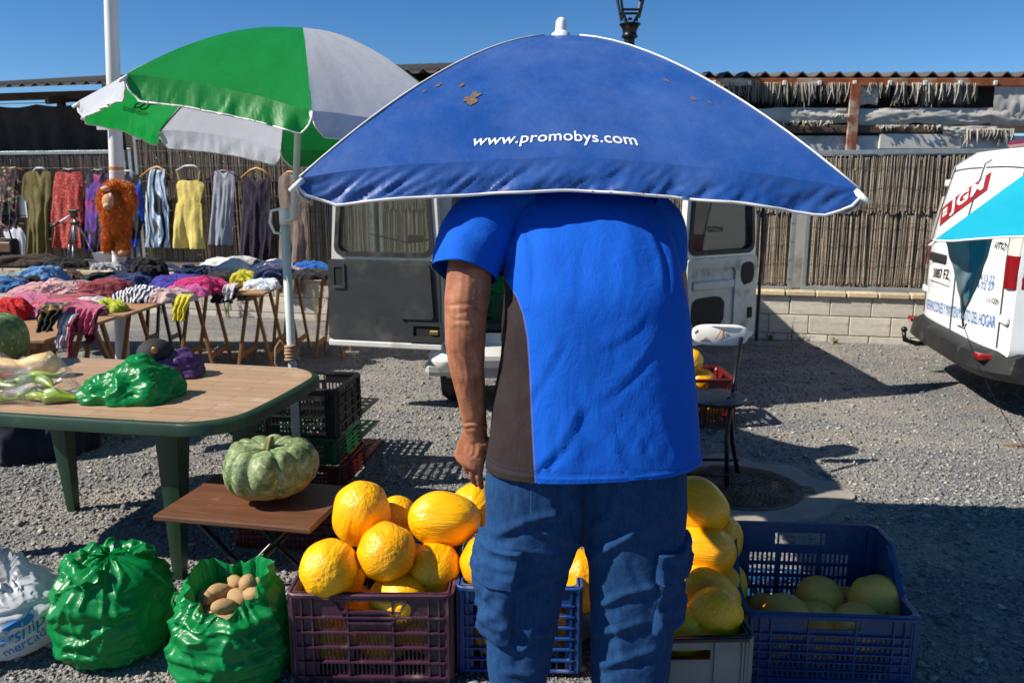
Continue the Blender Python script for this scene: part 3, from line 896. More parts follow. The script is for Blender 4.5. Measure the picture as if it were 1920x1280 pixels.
M['flap_teal'] = mat('flap_teal', '146e82', '19798e', scale=6, rough=.7, transl=.2, bump=.3, bscale=12)
fl = MB()
c0, c1, c2 = P(1770, 448, 4.32), P(1862, 446, 4.32), P(1804, 596, 4.36)
def flap(u, v):
    p = c0.lerp(c1, u).lerp(c2, v); return p + Vector((.006 * nz(u * 5, v * 5), -.05 * math.sin(v * 3.14) * (1 - abs(u - .5)) + .02 * nz(u * 4, v * 6, 2), 0)) - tq.location
fl.grid(flap, 18, 24)
ff = fl.build('hanging_flap', M['flap_grey'], tq, True, False)
fl = MB(); fl.grid(lambda u, v: flap(.52 + .4 * u * (1 - v * .4) - .14 * v, .04 + .68 * v) + Vector((0, -.006, 0)), 10, 16)
fl.build('teal_patch', M['flap_teal'], ff, True, False)
MB().tube([c2 - tq.location + Vector((0, 0, .02)), P(1806, 612, 4.36) - tq.location], .006, 6).build('toggle', M['black_plastic'], ff)
MB().tube([P(1796, 610, 4.36) - tq.location, P(1808, 616, 4.35) - tq.location, P(1812, 606, 4.35) - tq.location], .005, 6).build('toggle', M['black_plastic'], ff)
MB().tube([P(1808, 614, 4.36) - tq.location, P(1836, 690, 4.4) - tq.location, P(1880, 775, 4.5) - tq.location, G(1925, 846) - tq.location], .0022, 5).build('guy_line', M['black_plastic'], tq)
st_ = G(1900, 838); sk = MB().tube([st_ + V(-.06, .02, .01), st_ + V(0, 0, .016), st_ + V(.12, -.05, .012)], [.004, .007, .005], 6).build('stick', mat('stick', '7a4f30', '8f6544', rough=.9), None, True)
tag(sk, 'thin brown stick lying on the gravel at the right edge', 'stick')
# ================================================================== vehicles
def glass_mat(name, tint, rough=.02, dust=.12):
    t = NT(name)
    g_ = t.n('ShaderNodeBsdfGlossy', i_Roughness=rough); tr = t.n('ShaderNodeBsdfTransparent'); tr.inputs[0].default_value = lin(tint)
    df = t.n('ShaderNodeBsdfDiffuse'); df.inputs[0].default_value = lin('8f8c84')
    fr = t.n('ShaderNodeFresnel', i_IOR=1.5)
    m1 = t.n('ShaderNodeMixShader'); t.l(fr.outputs[0], m1.inputs[0]); t.l(tr.outputs[0], m1.inputs[1]); t.l(g_.outputs[0], m1.inputs[2])
    m2 = t.n('ShaderNodeMixShader'); t.l(t.ramp(t.noise(t.coord('Object'), 5, 6).outputs[0], [(.3, (dust * .4,) * 3), (.75, (dust,) * 3)]), m2.inputs[0])
    t.l(m1.outputs[0], m2.inputs[1]); t.l(df.outputs[0], m2.inputs[2]); t.l(m2.outputs[0], t.out.inputs['Surface'])
    return t.mat
M['glass'] = glass_mat('glass', 'd9e2dd', .02, .16)
M['tyre'] = M['rubber']
M['grey_metal'] = mat('grey_metal', '9a9d99', 'b2b4af', scale=6, rough=.5, dirt='5b5854', dscale=5, dlo=.55, dhi=.75)
M['cavity'] = mat('cavity', '121212', '1d1c1b', scale=8, rough=.85)
M['floor_dark'] = mat('floor_dark', '3a3935', '4c4a45', scale=6, rough=.9)
def rrect(x0, x1, z0, z1, r, n=6, tl=0, tr=0):
    # rounded outline (x, z); tl, tr lean the top corners inwards
    out = []
    for cx, cz, a0 in ((x1 - r, z0 + r, -90), (x1 - r, z1 - r, 0), (x0 + r, z1 - r, 90), (x0 + r, z0 + r, 180)):
        for k in range(n + 1):
            a = R(a0 + 90 * k / n)
            x, z = cx + r * math.cos(a), cz + r * math.sin(a)
            f = (z - z0) / (z1 - z0)
            x += tl * f * max(0, (x1 - x) / (x1 - x0)) - tr * f * max(0, (x - x0) / (x1 - x0))
            out.append((x, z))
    return out
def wheel(parent, loc, r=.3, w=.17):
    Mx = Matrix.Rotation(R(90), 3, 'Y')
    wh = MB().lathe([(r * .62, -w / 2), (r * .93, -w / 2), (r, -w * .3), (r, w * .3), (r * .93, w / 2), (r * .62, w / 2)], 32, (0, 0, 0), Mx).build('tyre', M['tyre'], parent, 40)
    wh.location = loc
    MB().lathe([(r * .6, -w * .42), (r * .55, -w * .2), (r * .2, -w * .1), (r * .2, w * .1), (r * .55, w * .2), (r * .6, w * .42)], 24, (0, 0, 0), Mx).build('rim', M['steel'], wh, 40)
# ---- old white van, rear doors open
vx, vy = .28, 5.62
van = empty('open_white_van', (vx, vy, 0)); tag(van, 'old white van with both rear doors swung open behind the man', 'van')
def van_sec(f, top, inset=0.0):
    w = .87 - inset
    return rrect(-w, w, .44 + inset * 1.3, top - inset, .16, 6, .1, .1)
sh = MB()
secs = [(0.0, 1.93), (.06, 1.96), (1.4, 1.98), (2.6, 1.97), (3.0, 1.93)]
sh.loft([[(x, y, z) for x, z in van_sec(0, t)] for y, t in secs])
sh.loft([[(x, y, z) for x, z in van_sec(0, t, .05)] for y, t in secs])
sh.ringplate(van_sec(0, 1.93), van_sec(0, 1.93, .1), 0, -.012)
sh.add([(x, 3.0, z) for x, z in van_sec(0, 1.93)], [tuple(range(28))])
sh.build('body_shell', M['white_paint'], van, 35)
nose = MB(); nose.loft([[(x * .98, 3.0, z) for x, z in rrect(-.85, .85, .4, 1.12, .1)], [(x * .97, 3.5, z) for x, z in rrect(-.85, .85, .4, 1.02, .12)], [(x * .92, 3.75, z) for x, z in rrect(-.85, .85, .42, .85, .15)]], cap=True)
nose.build('bonnet', M['white_paint'], van, 35)
MB().box((0, 1.5, .6), (1.6, 2.9, .04)).build('cargo_floor', M['floor_dark'], van)
MB().cbox((-.56, .72, .3), (.1, .1, .1), .01).build('axle', M['cavity'], van)
for (x, y) in ((-.72, .36), (.72, .36), (-.72, 2.9), (.72, 2.9)): wheel(van, (x, y, .3))
MB().cbox((0, -.05, .41), (1.74, .16, .15), .06).build('rear_bumper', M['white_paint'], van)
for sx in (-1, 1):
    MB().cbox((sx * .72, -.1, .40), (.26, .18, .18), .085).build('bumper_end', M['white_plastic'], van, 60)
    MB().cbox((sx * .80, -.02, .32), (.2, .14, .1), .03).build('mud_guard', M['grey_metal'], van)
    MB().cbox((sx * .82, -.018, 1.0), (.07, .03, .3), .008).build('tail_lamp', M['red_lens'], van)
    sw = MB().poly([(.4, 1.25), (1.4, 1.25), (1.4, 1.7), (.4, 1.7)], .01, 0)
    o = sw.build('side_window', M['glass'], van); o.location = (sx * .862, 0, 0); o.rotation_euler = (0, 0, 0)
MB().box((.0, .02, .3), (1.5, .05, .12)).build('rear_valance', M['grey_metal'], van)
def van_door(name, hinge, ang, mirror, w=.8):
    d = empty(name, hinge, ang); d.parent = van
    s = -1 if mirror else 1
    d.scale = (s, 1, 1)
    H = 1.38
    out = rrect(0, w, 0, H, .07, 6, .05, .09)
    win = rrect(.07, w - .075, .66, H - .08, .07, 6, .035, .06)
    MB().ringplate(out, win, 0, .05).build('door_frame', M['white_paint'], d, 30)
    MB().ringplate(rrect(.055, w - .06, .645, H - .065, .075, 6, .035, .06), rrect(.085, w - .09, .675, H - .095, .06, 6, .035, .06), -.012, .058).build('window_seal', M['rubber'], d, 30)
    MB().poly(rrect(.07, w - .075, .66, H - .08, .06, 6, .035, .06), .006).xf(Matrix.Translation((0, .025, 0))).build('window_glass', M['glass'], d)
    return d
dl = van_door('left_rear_door', P(834, 655, 5.47) - van.location - V(0, 0, .0), 180 - 20, False)
dl.location.z = .47
dl.rotation_euler = (0, 0, R(-13)); dl.scale = (-1.09, 1, 1)
MB().poly(rrect(.02, .79, .055, .625, .02, 3, .0, .012), .022).xf(Matrix.Translation((0, -.008, 0))).build('inner_panel', M['panel_black'], dl)
MB().cbox((.4, -.014, .027), (.78, .03, .04), .006).build('sill_strip', M['white_paint'], dl)
MB().poly(rrect(.06, .3, .22, .6, .03, 4, .02, .0), .022).xf(Matrix.Translation((0, -.026, 0))).build('storage_bulge', M['panel_black'], dl, 30)
MB().ringplate(rrect(.66, .75, .42, .6, .012, 3), rrect(.675, .735, .44, .57, .01, 3), -.019, -.028).build('handle_bezel', M['panel_black'], dl)
MB().poly(rrect(.675, .735, .44, .57, .01, 3), .004).xf(Matrix.Translation((0, -.0205, 0))).build('handle_pocket', M['cavity'], dl)
MB().ringplate(rrect(.0, .24, .06, .2, .015, 3), rrect(.02, .2, .1, .175, .01, 3), -.02, -.034).build('latch_bezel', M['panel_black'], dl)
MB().poly(rrect(.02, .2, .1, .175, .01, 3), .004).xf(Matrix.Translation((0, -.021, 0))).build('latch_pocket', M['cavity'], dl)
MB().cbox((.06, -.03, .13), (.06, .02, .03), .005).build('latch', M['brass'], dl)
MB().tube([(.02, .065, .78), (.25, .07, .74), (.52, .07, .8)], [.007, .006, .004], 6).build('wiper', M['black_plastic'], dl)
MB().cbox((.2, .06, .77), (.1, .04, .05), .01).build('wiper_motor', M['black_plastic'], dl)
dr = van_door('right_rear_door', V(.92, -.06, .47), 0, False)
dr.rotation_euler = (0, 0, R(33)); dr.location = (.9, -.05, .47)
# stripped inside: frame ribs round a shallow recess, openings drawn as dark plates
MB().ringplate(rrect(.04, .77, .05, .625, .03, 4, 0, .01), rrect(.085, .53, .1, .55, .04, 4), -.003, -.022).build('inner_skin', M['grey_metal'], dr, 30)
MB().poly(rrect(.08, .54, .095, .555, .03, 4), .004).xf(Matrix.Translation((0, -.0045, 0))).build('cavity_back', M['grey_metal'], dr)
MB().poly([(.27 + .165 * math.copysign(abs(math.cos(a_ / 40 * 6.283)) ** .55, math.cos(a_ / 40 * 6.283)) * (1 + .4 * .16 * nz(math.cos(a_ / 40 * 6.283) * 2, math.sin(a_ / 40 * 6.283) * 2, 3)), .235 + .11 * math.copysign(abs(math.sin(a_ / 40 * 6.283)) ** .5, math.sin(a_ / 40 * 6.283)) * (1 + .4 * .3 * nz(math.cos(a_ / 40 * 6.283) * 3, math.sin(a_ / 40 * 6.283) * 3))) for a_ in range(40)], .006).xf(Matrix.Translation((0, -.011, 0))).build('peeled_hole_shade', M['cavity'], dr)  # solid near-black plate, its colour carries the shade inside the peeled opening
MB().cbox((.31, -.02, .43), (.42, .022, .06), .008).build('cross_rib', M['grey_metal'], dr)
MB().poly([(.655 + .07 * math.copysign(abs(math.cos(a_ / 36 * 6.283)) ** .6, math.cos(a_ / 36 * 6.283)) * (1 + .2 * nz(math.cos(a_ / 36 * 6.283) * 2, math.sin(a_ / 36 * 6.283) * 2, 8)), .5 + .08 * math.sin(a_ / 36 * 6.283) * (1 + .2 * nz(math.cos(a_ / 36 * 6.283) * 3, math.sin(a_ / 36 * 6.283) * 3, 4))) for a_ in range(36)], .006).xf(Matrix.Translation((0, -.025, 0))).build('lock_hole_shade', M['cavity'], dr)  # no opening cut: the dark inside the lock hole is plate colour
MB().cbox((.7, -.024, .2), (.05, .02, .08), .006).build('latch', M['cavity'], dr)
MB().tube([(.812, -.01, -.03), (.812, -.012, .6), (.79, -.012, 1.3)], .012, 8).build('edge_seal', M['rubber'], dr, True)
MB().cbox((.05, -.05, .1), (.09, .06, .05), .01).build('hinge', M['rubber'], dr)
# ---- second white van seen from behind its tail at the right
Lc, Rc = Vector((3.60, 7.05, 0)), Vector((3.24, 5.24, 0))
vd = (Rc - Lc).normalized()
VR = math.degrees(math.atan2(vd.y, vd.x))
vit = empty('parked_white_van', (Lc + Rc) / 2, VR); tag(vit, 'white parked van with blue and red lettering on its tail at right edge', 'van')
VM = Matrix.Translation((Lc + Rc) / 2) @ Matrix.Rotation(R(VR), 4, 'Z')
HW = .93
def vy_off(x, z):
    e = max(0, (z - 1.02) / .85)
    return .15 * e ** 1.35 + .075 * min(1.05, abs(x / HW)) ** 5 + max(0, z - 1.76) * 1.2
def v_w(z):
    return HW - .1 * max(0, (z - 1.0) / .87) ** 1.4 - (0.05 * max(0, (.5 - z) / .1) if z < .5 else 0)
def vs(x, z, off=0.0):
    return Vector((x, vy_off(x, z) - off, z))
def VL(u, v):
    # tail-frame x and z of what is seen at (u, v)
    Mi = VM.inverted(); r = Mi.to_3x3() @ ray(u, v); o = Mi @ Vector((0, 0, EYE))
    lo, hi = 3.0, 9.0
    f = lambda t: (o + r * t).y - vy_off((o + r * t).x, (o + r * t).z)
    for _ in range(60):
        m_ = (lo + hi) / 2
        if f(m_) < 0: lo = m_
        else: hi = m_
    q = o + r * lo
    return q.x, q.z
shell = MB(); rows = []
for k in range(40):
    z = .42 + (1.87 - .42) * k / 39
    w = v_w(z)
    rows.append([vs(w * (2 * i / 40 - 1), z) for i in range(41)])
shell.loft(rows, closed=False)
for sx in (0, 40):
    side = [[r[sx], r[sx] + Vector((0, 1.2, 0)), Vector((r[sx].x, 4.3, r[sx].z))] for r in rows]
    shell.loft(side, closed=False)
top = rows[-1]
shell.loft([top, [p + Vector((0, .25, .035)) for p in top], [Vector((p.x, 4.3, p.z + .02)) for p in top]], closed=False)
shell.add([Vector((r[0].x, 4.3, r[0].z)) for r in rows] + [Vector((r[40].x, 4.3, r[40].z)) for r in rows[::-1]], [tuple(range(80))])
shell.build('body_shell', M['van_white'], vit, 40)
def vstrip(pts, name, m, w=.006, off=.004, parent=vit):
    return MB().tube([vs(x, z, off) for x, z in pts], w, 5, True).build(name, m, parent)
M['seam'] = mat('seam', '3a3b3c', rough=.8)
vstrip([(0, .5 + .03 * k) for k in range(44)], 'door_gap', M['seam'])
for sx in (-1, 1):
    vstrip([(sx * .82, .52 + .03 * k) if k < 18 else (sx * (.82 - .0055 * (k - 18)), .52 + .03 * k) for k in range(42)], 'door_gap', M['seam'])
    vstrip([(sx * (.04 + .68 * k / 20), 1.735 - .02 * (k / 20) ** 3) for k in range(21)], 'roof_gap', M['seam'], .004)
bmp = MB(); br = []
for k in range(31):
    x = (2 * k / 30 - 1) * 1.0
    y0 = -.11 + .22 * abs(x) ** 6
    br.append([(x * .96, y0 + .06, .5), (x * .96, y0, .47), (x * .96, y0 - .02, .36), (x * .96, y0 + .06, .3), (x * .96, y0 + .25, .29), (x * .96, y0 + .25, .5)])
bmp.loft(br, cap=True); bmp.build('bumper', M['black_plastic'], vit, 40)
for sx in (-1, 1):
    lam = MB(); lo_ = []
    for k in range(9):
        z = .93 + .58 * k / 8; w = v_w(z)
        lo_.append([vs(sx * (w - .135 + .02 * abs(k - 4) / 4), z, .004), vs(sx * (w - .06), z, .022), vs(sx * (w - .003), z, .014), vs(sx * (w + .004), z, -.08)])
    lam.loft(lo_[3:], closed=False); o = lam.build('tail_lamp', M['clear_lens'], vit, 40)
    lam = MB(); lam.loft(lo_[:4], closed=False); lam.build('red_lens', M['red_lens'], o, 40)
    MB().cbox((sx * .8, -.035, .455), (.11, .1, .04), .01).build('reflector', M['red_lens'], vit)
    for hz_ in (.72, 1.62):
        MB().cbox(vs(sx * (v_w(hz_) - .07), hz_, .004), (.11, .035, .06), .012).build('door_hinge', M['van_white'], vit)
for (x, y) in ((-.76, .85), (.76, .85), (-.76, 3.6), (.76, 3.6)): wheel(vit, (x, y, .31), .31, .2)
MB().tube([(-.55, .15, .3), (-.6, -.06, .27), (-.6, -.16, .3), (-.6, -.17, .37)], [.022, .022, .02, .018], 8).build('tow_hook', M['black_metal'], vit, True)
MB().ball((-.6, -.17, .39), .026).build('tow_ball', M['black_metal'], vit, True)
hx, hz = VL(1757, 482)
MB().cbox(vs(hx + .06, hz, .006), (.4, .03, .07), .015).build('handle', M['cavity'], vit)
px_, pz_ = VL(1750, 512)
plt = MB().cbox(vs(px_ + .2, pz_ - .0, .008), (.5, .012, .11), .004).build('number_plate', M['white_plastic'], vit)
M['ink_black'] = mat('ink_black', '1a1a1a', rough=.6)
M['ink_blue'] = mat('ink_blue', '2f6cae', '3a77b6', rough=.5)
M['ink_red'] = mat('ink_red', 'a3222c', '8e1a24', rough=.4)
M['ink_white'] = mat('ink_white', 'f0f0f0', rough=.4)
def v_text(body, u0, v0, u1, v1, h, m, name, bold=.0, shear=0.0, off=.006, width=None, spacing=1.0):
    a, b = Vector(VL(u0, v0)), Vector(VL(u1, v1))
    c = (a + b) / 2; d = (b - a); L = d.length if width is None else width; d.normalize(); n_ = Vector((-d.y, d.x))
    def f(x, y):
        q = c + d * x + n_ * y; return vs(q.x, q.y, off)
    return text_on(body, L, f, name, m, vit, bold, shear, spacing, h)
v_text('REPARACIONES Y MANTENIMIENTO DEL HOGAR', 1739, 569, 1868, 604, .085, M['ink_blue'], 'printed_service_line', 0.0)
v_text('74 13 22', 1836, 518, 1866, 524, .05, M['ink_blue'], 'printed_phone')
v_text('74 72 27', 1829, 533, 1865, 538, .05, M['ink_blue'], 'printed_phone')
v_text('VITO', 1868, 459, 1890, 462, .05, M['ink_black'], 'badge', .02, .2, .012)
v_text('111 CDI', 1853, 562, 1875, 565, .035, M['ink_black'], 'badge', .02, 0, .012)
v_text('3887 FZ', 1754, 511, 1784, 515, .08, M['ink_black'], 'plate_number', .02, 0, .018)
qs = [VL(*q) for q in ((1763, 424), (1767, 392), (1860, 322), (1852, 356))]
def quad(u, v):
    a = Vector(qs[0]).lerp(Vector(qs[3]), u); b = Vector(qs[1]).lerp(Vector(qs[2]), u); q = a.lerp(b, v)
    return q
MB().grid(lambda u, v: vs(*quad(u, v), .005), 24, 6).build('red_emblem', M['ink_red'], vit, False, False)
tv, tf = text_shape('JGM', 1.0, .03, 0.0, 1.12)
xs = [q[0] for q in tv]; ys = [q[1] for q in tv]
em = MB(); em.add([vs(*quad(.26 + .66 * (q[0] - min(xs)) / (max(xs) - min(xs)), .06 + .9 * (q[1] - min(ys)) / (max(ys) - min(ys))), .009) for q in tv], tf)
for a, b in ((.08, .35), (.14, .35), (.08, .6), (.14, .6)):
    em.add([vs(*quad(a + i, b + j), .009) for i, j in ((0, 0), (.05, 0), (.05, .18), (0, .18))], [(0, 1, 2, 3)])
em.build('emblem_letters', M['ink_white'], vit, False, False)
rx = MB().cbox((.1, .5, 1.915), (.9, .25, .05), .02).build('roof_lamp', M['red_lens'], vit)
# ================================================================== front stall: tables, crates, produce
M['green_plastic'] = mat('green_plastic', '16301f', '1c3a26', scale=5, rough=.42, bump=.1, bscale=90, dirt='55614f', dscale=6, dlo=.6, dhi=.85)
def plank_print():
    t = NT('brown_table_print')
    co = t.coord('Object')
    br = t.n('ShaderNodeTexBrick', offset=.5, i_Scale=1.0); br.inputs['Brick Width'].default_value = .42; br.inputs['Row Height'].default_value = .075
    br.inputs['Mortar Size'].default_value = .0022; br.inputs['Color1'].default_value = lin('a2856a'); br.inputs['Color2'].default_value = lin('b09277'); br.inputs['Mortar'].default_value = lin('6b523c')
    t.l(co, br.inputs['Vector'])
    gr = t.noise(t.coord('Object', (2, 30, 1)), 4, 6, .6).outputs[0]
    c = t.mix(t.ramp(gr, [(.3, (0, 0, 0)), (.7, (.6, .6, .6))]), br.outputs['Color'], lin('8d7157'))
    sc = t.ramp(t.noise(co, 5, 9, .75).outputs[0], [(.58, (0, 0, 0)), (.75, (1, 1, 1))])
    c = t.mix(t.math('MULTIPLY', sc, .6), c, lin('c4b3a0'))
    h = t.math('MULTIPLY', br.outputs['Fac'], -1.0)
    return t.bsdf(c, .5, 0, t.bump(h, .4, .003), .4)
M['table_print'] = plank_print()
TZ = .72
gt_ = empty('green_plastic_table', (-1.78, 3.5, 0), -11); tag(gt_, 'dark green plastic garden table with plank patterned brown top', 'table')
def table_outline(L, W_, r, bul=.03, n=8):
    out = []
    for cx, cy, a0 in ((L / 2 - r, -W_ / 2 + r, -90), (L / 2 - r, W_ / 2 - r, 0), (-L / 2 + r, W_ / 2 - r, 90), (-L / 2 + r, -W_ / 2 + r, 180)):
        for k in range(n + 1):
            a = R(a0 + 90 * k / n); out.append((cx + r * math.cos(a), cy + r * math.sin(a)))
    # bulging long sides
    dense = []
    for i in range(len(out)):
        a, b = Vector(out[i]), Vector(out[(i + 1) % len(out)])
        m_ = 6 if (b - a).length > .3 else 1
        for k in range(m_): dense.append(a.lerp(b, k / m_))
    return [(p.x * (1 + bul * (1 - (2 * p.y / W_) ** 2)), p.y * (1 + bul * (1 - (2 * p.x / L) ** 2))) for p in dense]
def sl_out(s, z, L=1.63, W_=.97, r=.2): return [(x * s, y * s, z) for x, y in table_outline(L, W_, r)]
MB().loft([sl_out(.955, TZ - .004), sl_out(.965, TZ)], cap=True).build('table_top', M['table_print'], gt_, 30)
MB().loft([sl_out(.9, TZ - .045), sl_out(.985, TZ - .055), sl_out(1.0, TZ - .05), sl_out(1.0, TZ - .012), sl_out(.99, TZ - .003), sl_out(.963, TZ + .0015), sl_out(.955, TZ - .006), sl_out(.9, TZ - .02)]).build('rim', M['green_plastic'], gt_, 40)
MB().loft([sl_out(.9, TZ - .04), sl_out(.9, TZ - .012)], cap=True).build('underside', M['green_plastic'], gt_)
for sx, sy, fy in ((1, -1, -.33), (-1, -1, -.33), (1, 1, .2), (-1, 1, .2)):
    lg = MB(); tx, ty = sx * .5, (fy * 1.05); bx, by = sx * .47, fy
    for th_, dx_, dy_ in ((0, 0, 0),):
        rings = []
        for z, w, f in ((0, .042, 0), (.05, .046, .05), (TZ - .06, .1, 1)):
            cx, cy = bx + (tx - bx) * f, by + (ty - by) * f
            h = w / 2
            rings.append([(cx - h, cy - h * .9, z), (cx - h * .25, cy - h, z), (cx + h * .25, cy - h, z), (cx + h, cy - h * .9, z), (cx + h, cy + h * .9, z), (cx + h * .25, cy + h, z), (cx - h * .25, cy + h, z), (cx - h, cy + h * .9, z)])
        lg.loft(rings, cap=True)
    lg.build('leg', M['green_plastic'], gt_, 20)
# ---- small folding wooden table
def wood(name, a, b, gx=(1, 12, 12), rough=.5):
    return mat(name, a, b, scale=4, stretch=gx, rough=rough, bump=.15, bscale=25, dirt='b79a82', dscale=9, dlo=.62, dhi=.85, dist=.6)
M['brown_wood'] = wood('brown_wood', '573723', '69442e')
M['trestle_wood'] = wood('trestle_wood', '8a5a32', '9d6c40', (10, 10, 1), .65)
M['board_wood'] = wood('board_wood', '8c6846', 'a07c58', (1, 8, 8), .7)
SZ = .45
fc = [G(295, 962, SZ), G(588, 987, SZ), G(645, 904, SZ), G(404, 904, SZ)]
ft = empty('folding_side_table', (fc[0] + fc[1] + fc[2] + fc[3]) / 4 - V(0, 0, SZ), math.degrees(math.atan2(fc[1].y - fc[0].y, fc[1].x - fc[0].x)))
tag(ft, 'small brown wooden folding table carrying the ribbed pumpkin', 'table')
fl_ = (fc[1] - fc[0]).length / 2; fw_ = .2
tt_ = MB(); tt_.loft([[(x * s, y * s, z) for x, y in ((-fl_, -fw_), (fl_, -fw_), (fl_, fw_), (-fl_, fw_))] for s, z in ((.985, SZ - .022), (1, SZ - .018), (1, SZ - .006), (.988, SZ))], cap=True)
tt_.build('table_top', M['brown_wood'], ft)
for sx in (-1, 1):
    for d_ in (-1, 1):
        x = sx * (.16 if d_ > 0 else .12)
        MB().tube([(-d_ * .22 + .02, x, 0.012), (0, x, .22), (d_ * .2, x, SZ - .02)], .011, 8, True).build('leg', M['black_metal'], ft, True)
for d_ in (-1, 1):
    MB().tube([(-d_ * .2, -.16, .02), (-d_ * .2, .16, .02)], .009, 8).build('cross_bar', M['black_metal'], ft, True)
# ---- crates
def holes_panel(mb, w, h, th, rows, y=0.0, z0=0.0):
    z = 0
    for a, b, hs in sorted(rows, key=lambda q: q[0]):
        if a > z: mb.box((0, y, z0 + (z + a) / 2), (w, th, a - z))
        x = -w / 2
        for p, q in sorted(hs):
            if p > x: mb.box(((x + p) / 2, y, z0 + (a + b) / 2), (p - x, th, b - a))
            x = q
        if x < w / 2: mb.box(((x + w / 2) / 2, y, z0 + (a + b) / 2), (w / 2 - x, th, b - a))
        z = b
    if z < h: mb.box((0, y, z0 + (z + h) / 2), (w, th, h - z))
    return mb
def slits(x0, x1, pitch, w):
    n = max(1, int((x1 - x0) / pitch)); s = (x1 - x0 - n * pitch) / 2
    return [(x0 + s + k * pitch + (pitch - w) / 2, x0 + s + k * pitch + (pitch + w) / 2) for k in range(n)]
def wall_mesh(w, h, st, handle=True):
    cols = st['cols']; c = [(-.5 + f) * w for f in cols]
    rows = []
    nb = st['bands']
    z0, z1 = st['lo'] * h, st['hi'] * h
    gap = st.get('gap', .012)
    for k in range(nb):
        a = z0 + (z1 - z0) * k / nb + gap / 2; b = z0 + (z1 - z0) * (k + 1) / nb - gap / 2
        hs = []
        for i in range(len(c) - 1):
            if st.get('skip') and (i % 2 == 1 and k == nb - 1) and handle: continue
            hs += slits(c[i] + .006, c[i + 1] - .006, st['pitch'], st['slit'])
        rows.append((a, b, hs))
    if handle:
        rows.append((h * st.get('h0', .82), h * st.get('h1', .92), [(-w * .17, w * .17)]))
    mb = MB(); holes_panel(mb, w, h, .005, rows)
    return mb
def crate(name, label, m, L, W_, H, loc, rz, st, heights=None, group=None, rim_m=None, ribs=True, rimw=.02):
    root = empty(name, loc, rz); tag(root, label, 'crate', group)
    hs = heights or (H, H, H, H)      # front, right, back, left
    for k, (w, d, h, a) in enumerate(((L, W_, hs[0], 0), (W_, L, hs[1], 90), (L, W_, hs[2], 180), (W_, L, hs[3], 270))):
        mb = wall_mesh(w - .012, h, st)
        if ribs:
            cols = st['cols']; nb = st['bands']; z0, z1 = st['lo'] * h, st['hi'] * h
            for q in range(nb + 1):
                mb.box((0, -.0075, z0 + (z1 - z0) * q / nb), (w - .04, .0105, .0055))
            for f in [.02, .075] + list(cols[0:1]) + list(cols[1:-1]) + list(cols[-1:]) + [.925, .98]:
                x = (-.5 + f) * w
                mb.box((x, -.0065, h * .5), (.0055, .008, h * .96))
            if st.get('trap'):
                hw = w * .19
                for s_ in (-1, 1):
                    mb.tube([(s_ * hw * 1.25, -.007, h * .97), (s_ * hw * .75, -.007, h * .68)], .0045, 4)
                mb.box((0, -.007, h * .68), (hw * 1.5, .012, .006)); mb.box((0, -.006, h * .8), (hw * 2, .009, .008)); mb.box((0, -.006, h * .935), (hw * 2.3, .009, .008))
        o = mb.build('wall', m, root)
        o.rotation_euler = (0, 0, R(a))
        o.location = Matrix.Rotation(R(a), 3, 'Z') @ Vector((0, -d / 2 + .004, 0))
    def rr(s, z): return [(x, y, z) for x, y in [(a, b) for a, b in rrect(-L / 2 - s, L / 2 + s, -W_ / 2 - s, W_ / 2 + s, .025 + max(s, 0), 4)]]
    if heights is None:
        t_ = .014
        MB().loft([rr(0, H - t_), rr(.008, H - t_), rr(.01, H - .003), rr(.006, H), rr(-rimw * .6, H), rr(-rimw * .6, H - t_), rr(0, H - t_)]).build('rim', rim_m or m, root, 30)
    else:
        def zr(x, y):
            if abs(y) > W_ / 2 - .03: return hs[2] if y > 0 else hs[0]
            f = (y + W_ / 2) / W_
            return hs[0] + (hs[2] - hs[0]) * min(1, max(0, (f - .35) / .3)) if True else 0
        out = []
        base = table_outline(L, W_, .03, 0)
        dense = []
        for i in range(len(base)):
            a, b = Vector(base[i]), Vector(base[(i + 1) % len(base)]); m2 = 4 if (b - a).length > .03 else 1
            for k in range(m2): dense.append(a.lerp(b, k / m2))
        def ro(s, dz): return [(p.x * (1 + s / L * 2), p.y * (1 + s / W_ * 2), zr(p.x, p.y) + dz) for p in dense]
        MB().loft([ro(-.006, -.012), ro(.01, -.012), ro(.012, -.002), ro(.006, .002), ro(-.008, .002), ro(-.008, -.012)]).build('rim', rim_m or m, root, 30)
    bm2 = MB(); holes_panel(bm2, L - .01, W_ - .01, .008, [((k + .15) * (W_ - .01) / 5, (k + .85) * (W_ - .01) / 5, slits(-L / 2 + .02, L / 2 - .02, .05, .03)) for k in range(5)])
    o = bm2.build('base', m, root); o.rotation_euler = (R(-90), 0, 0); o.location = (0, -W_ / 2 + .005, .012)
    o.rotation_euler = (R(90), 0, 0); o.location = (0, W_ / 2 - .005, .012); o.scale = (1, 1, -1)
    for sx in (-1, 1):
        for sy in (-1, 1):
            MB().cbox((sx * (L / 2 - .014), sy * (W_ / 2 - .014), (hs[0] if sy < 0 else hs[2]) * .5 - .004), (.034, .034, (hs[0] if sy < 0 else hs[2]) - .012), .012).build('corner_post', m, root)
    return root
def plastic(name, a, b, dirt='8d8070', rough=.42):
    return mat(name, a, b, scale=7, rough=rough, bump=.12, bscale=120, dirt=dirt, dscale=11, dlo=.55, dhi=.82)
M['purple_crate'] = plastic('purple_crate', '3a1f30', '47283c', '85706c')
M['blue_crate'] = plastic('blue_crate', '0f3a78', '134688', '7f8898')
M['navy_crate'] = plastic('navy_crate', '0a3560', '0f416e', '5d6272')
M['grey_crate'] = plastic('grey_crate', '6f7372', '7f8381', '5d5a54')
M['red_crate'] = plastic('red_crate', '5c1416', '6b1a1b', '6d504a')
M['black_crate'] = plastic('black_crate', '151617', '1c1d1e', '55524c')
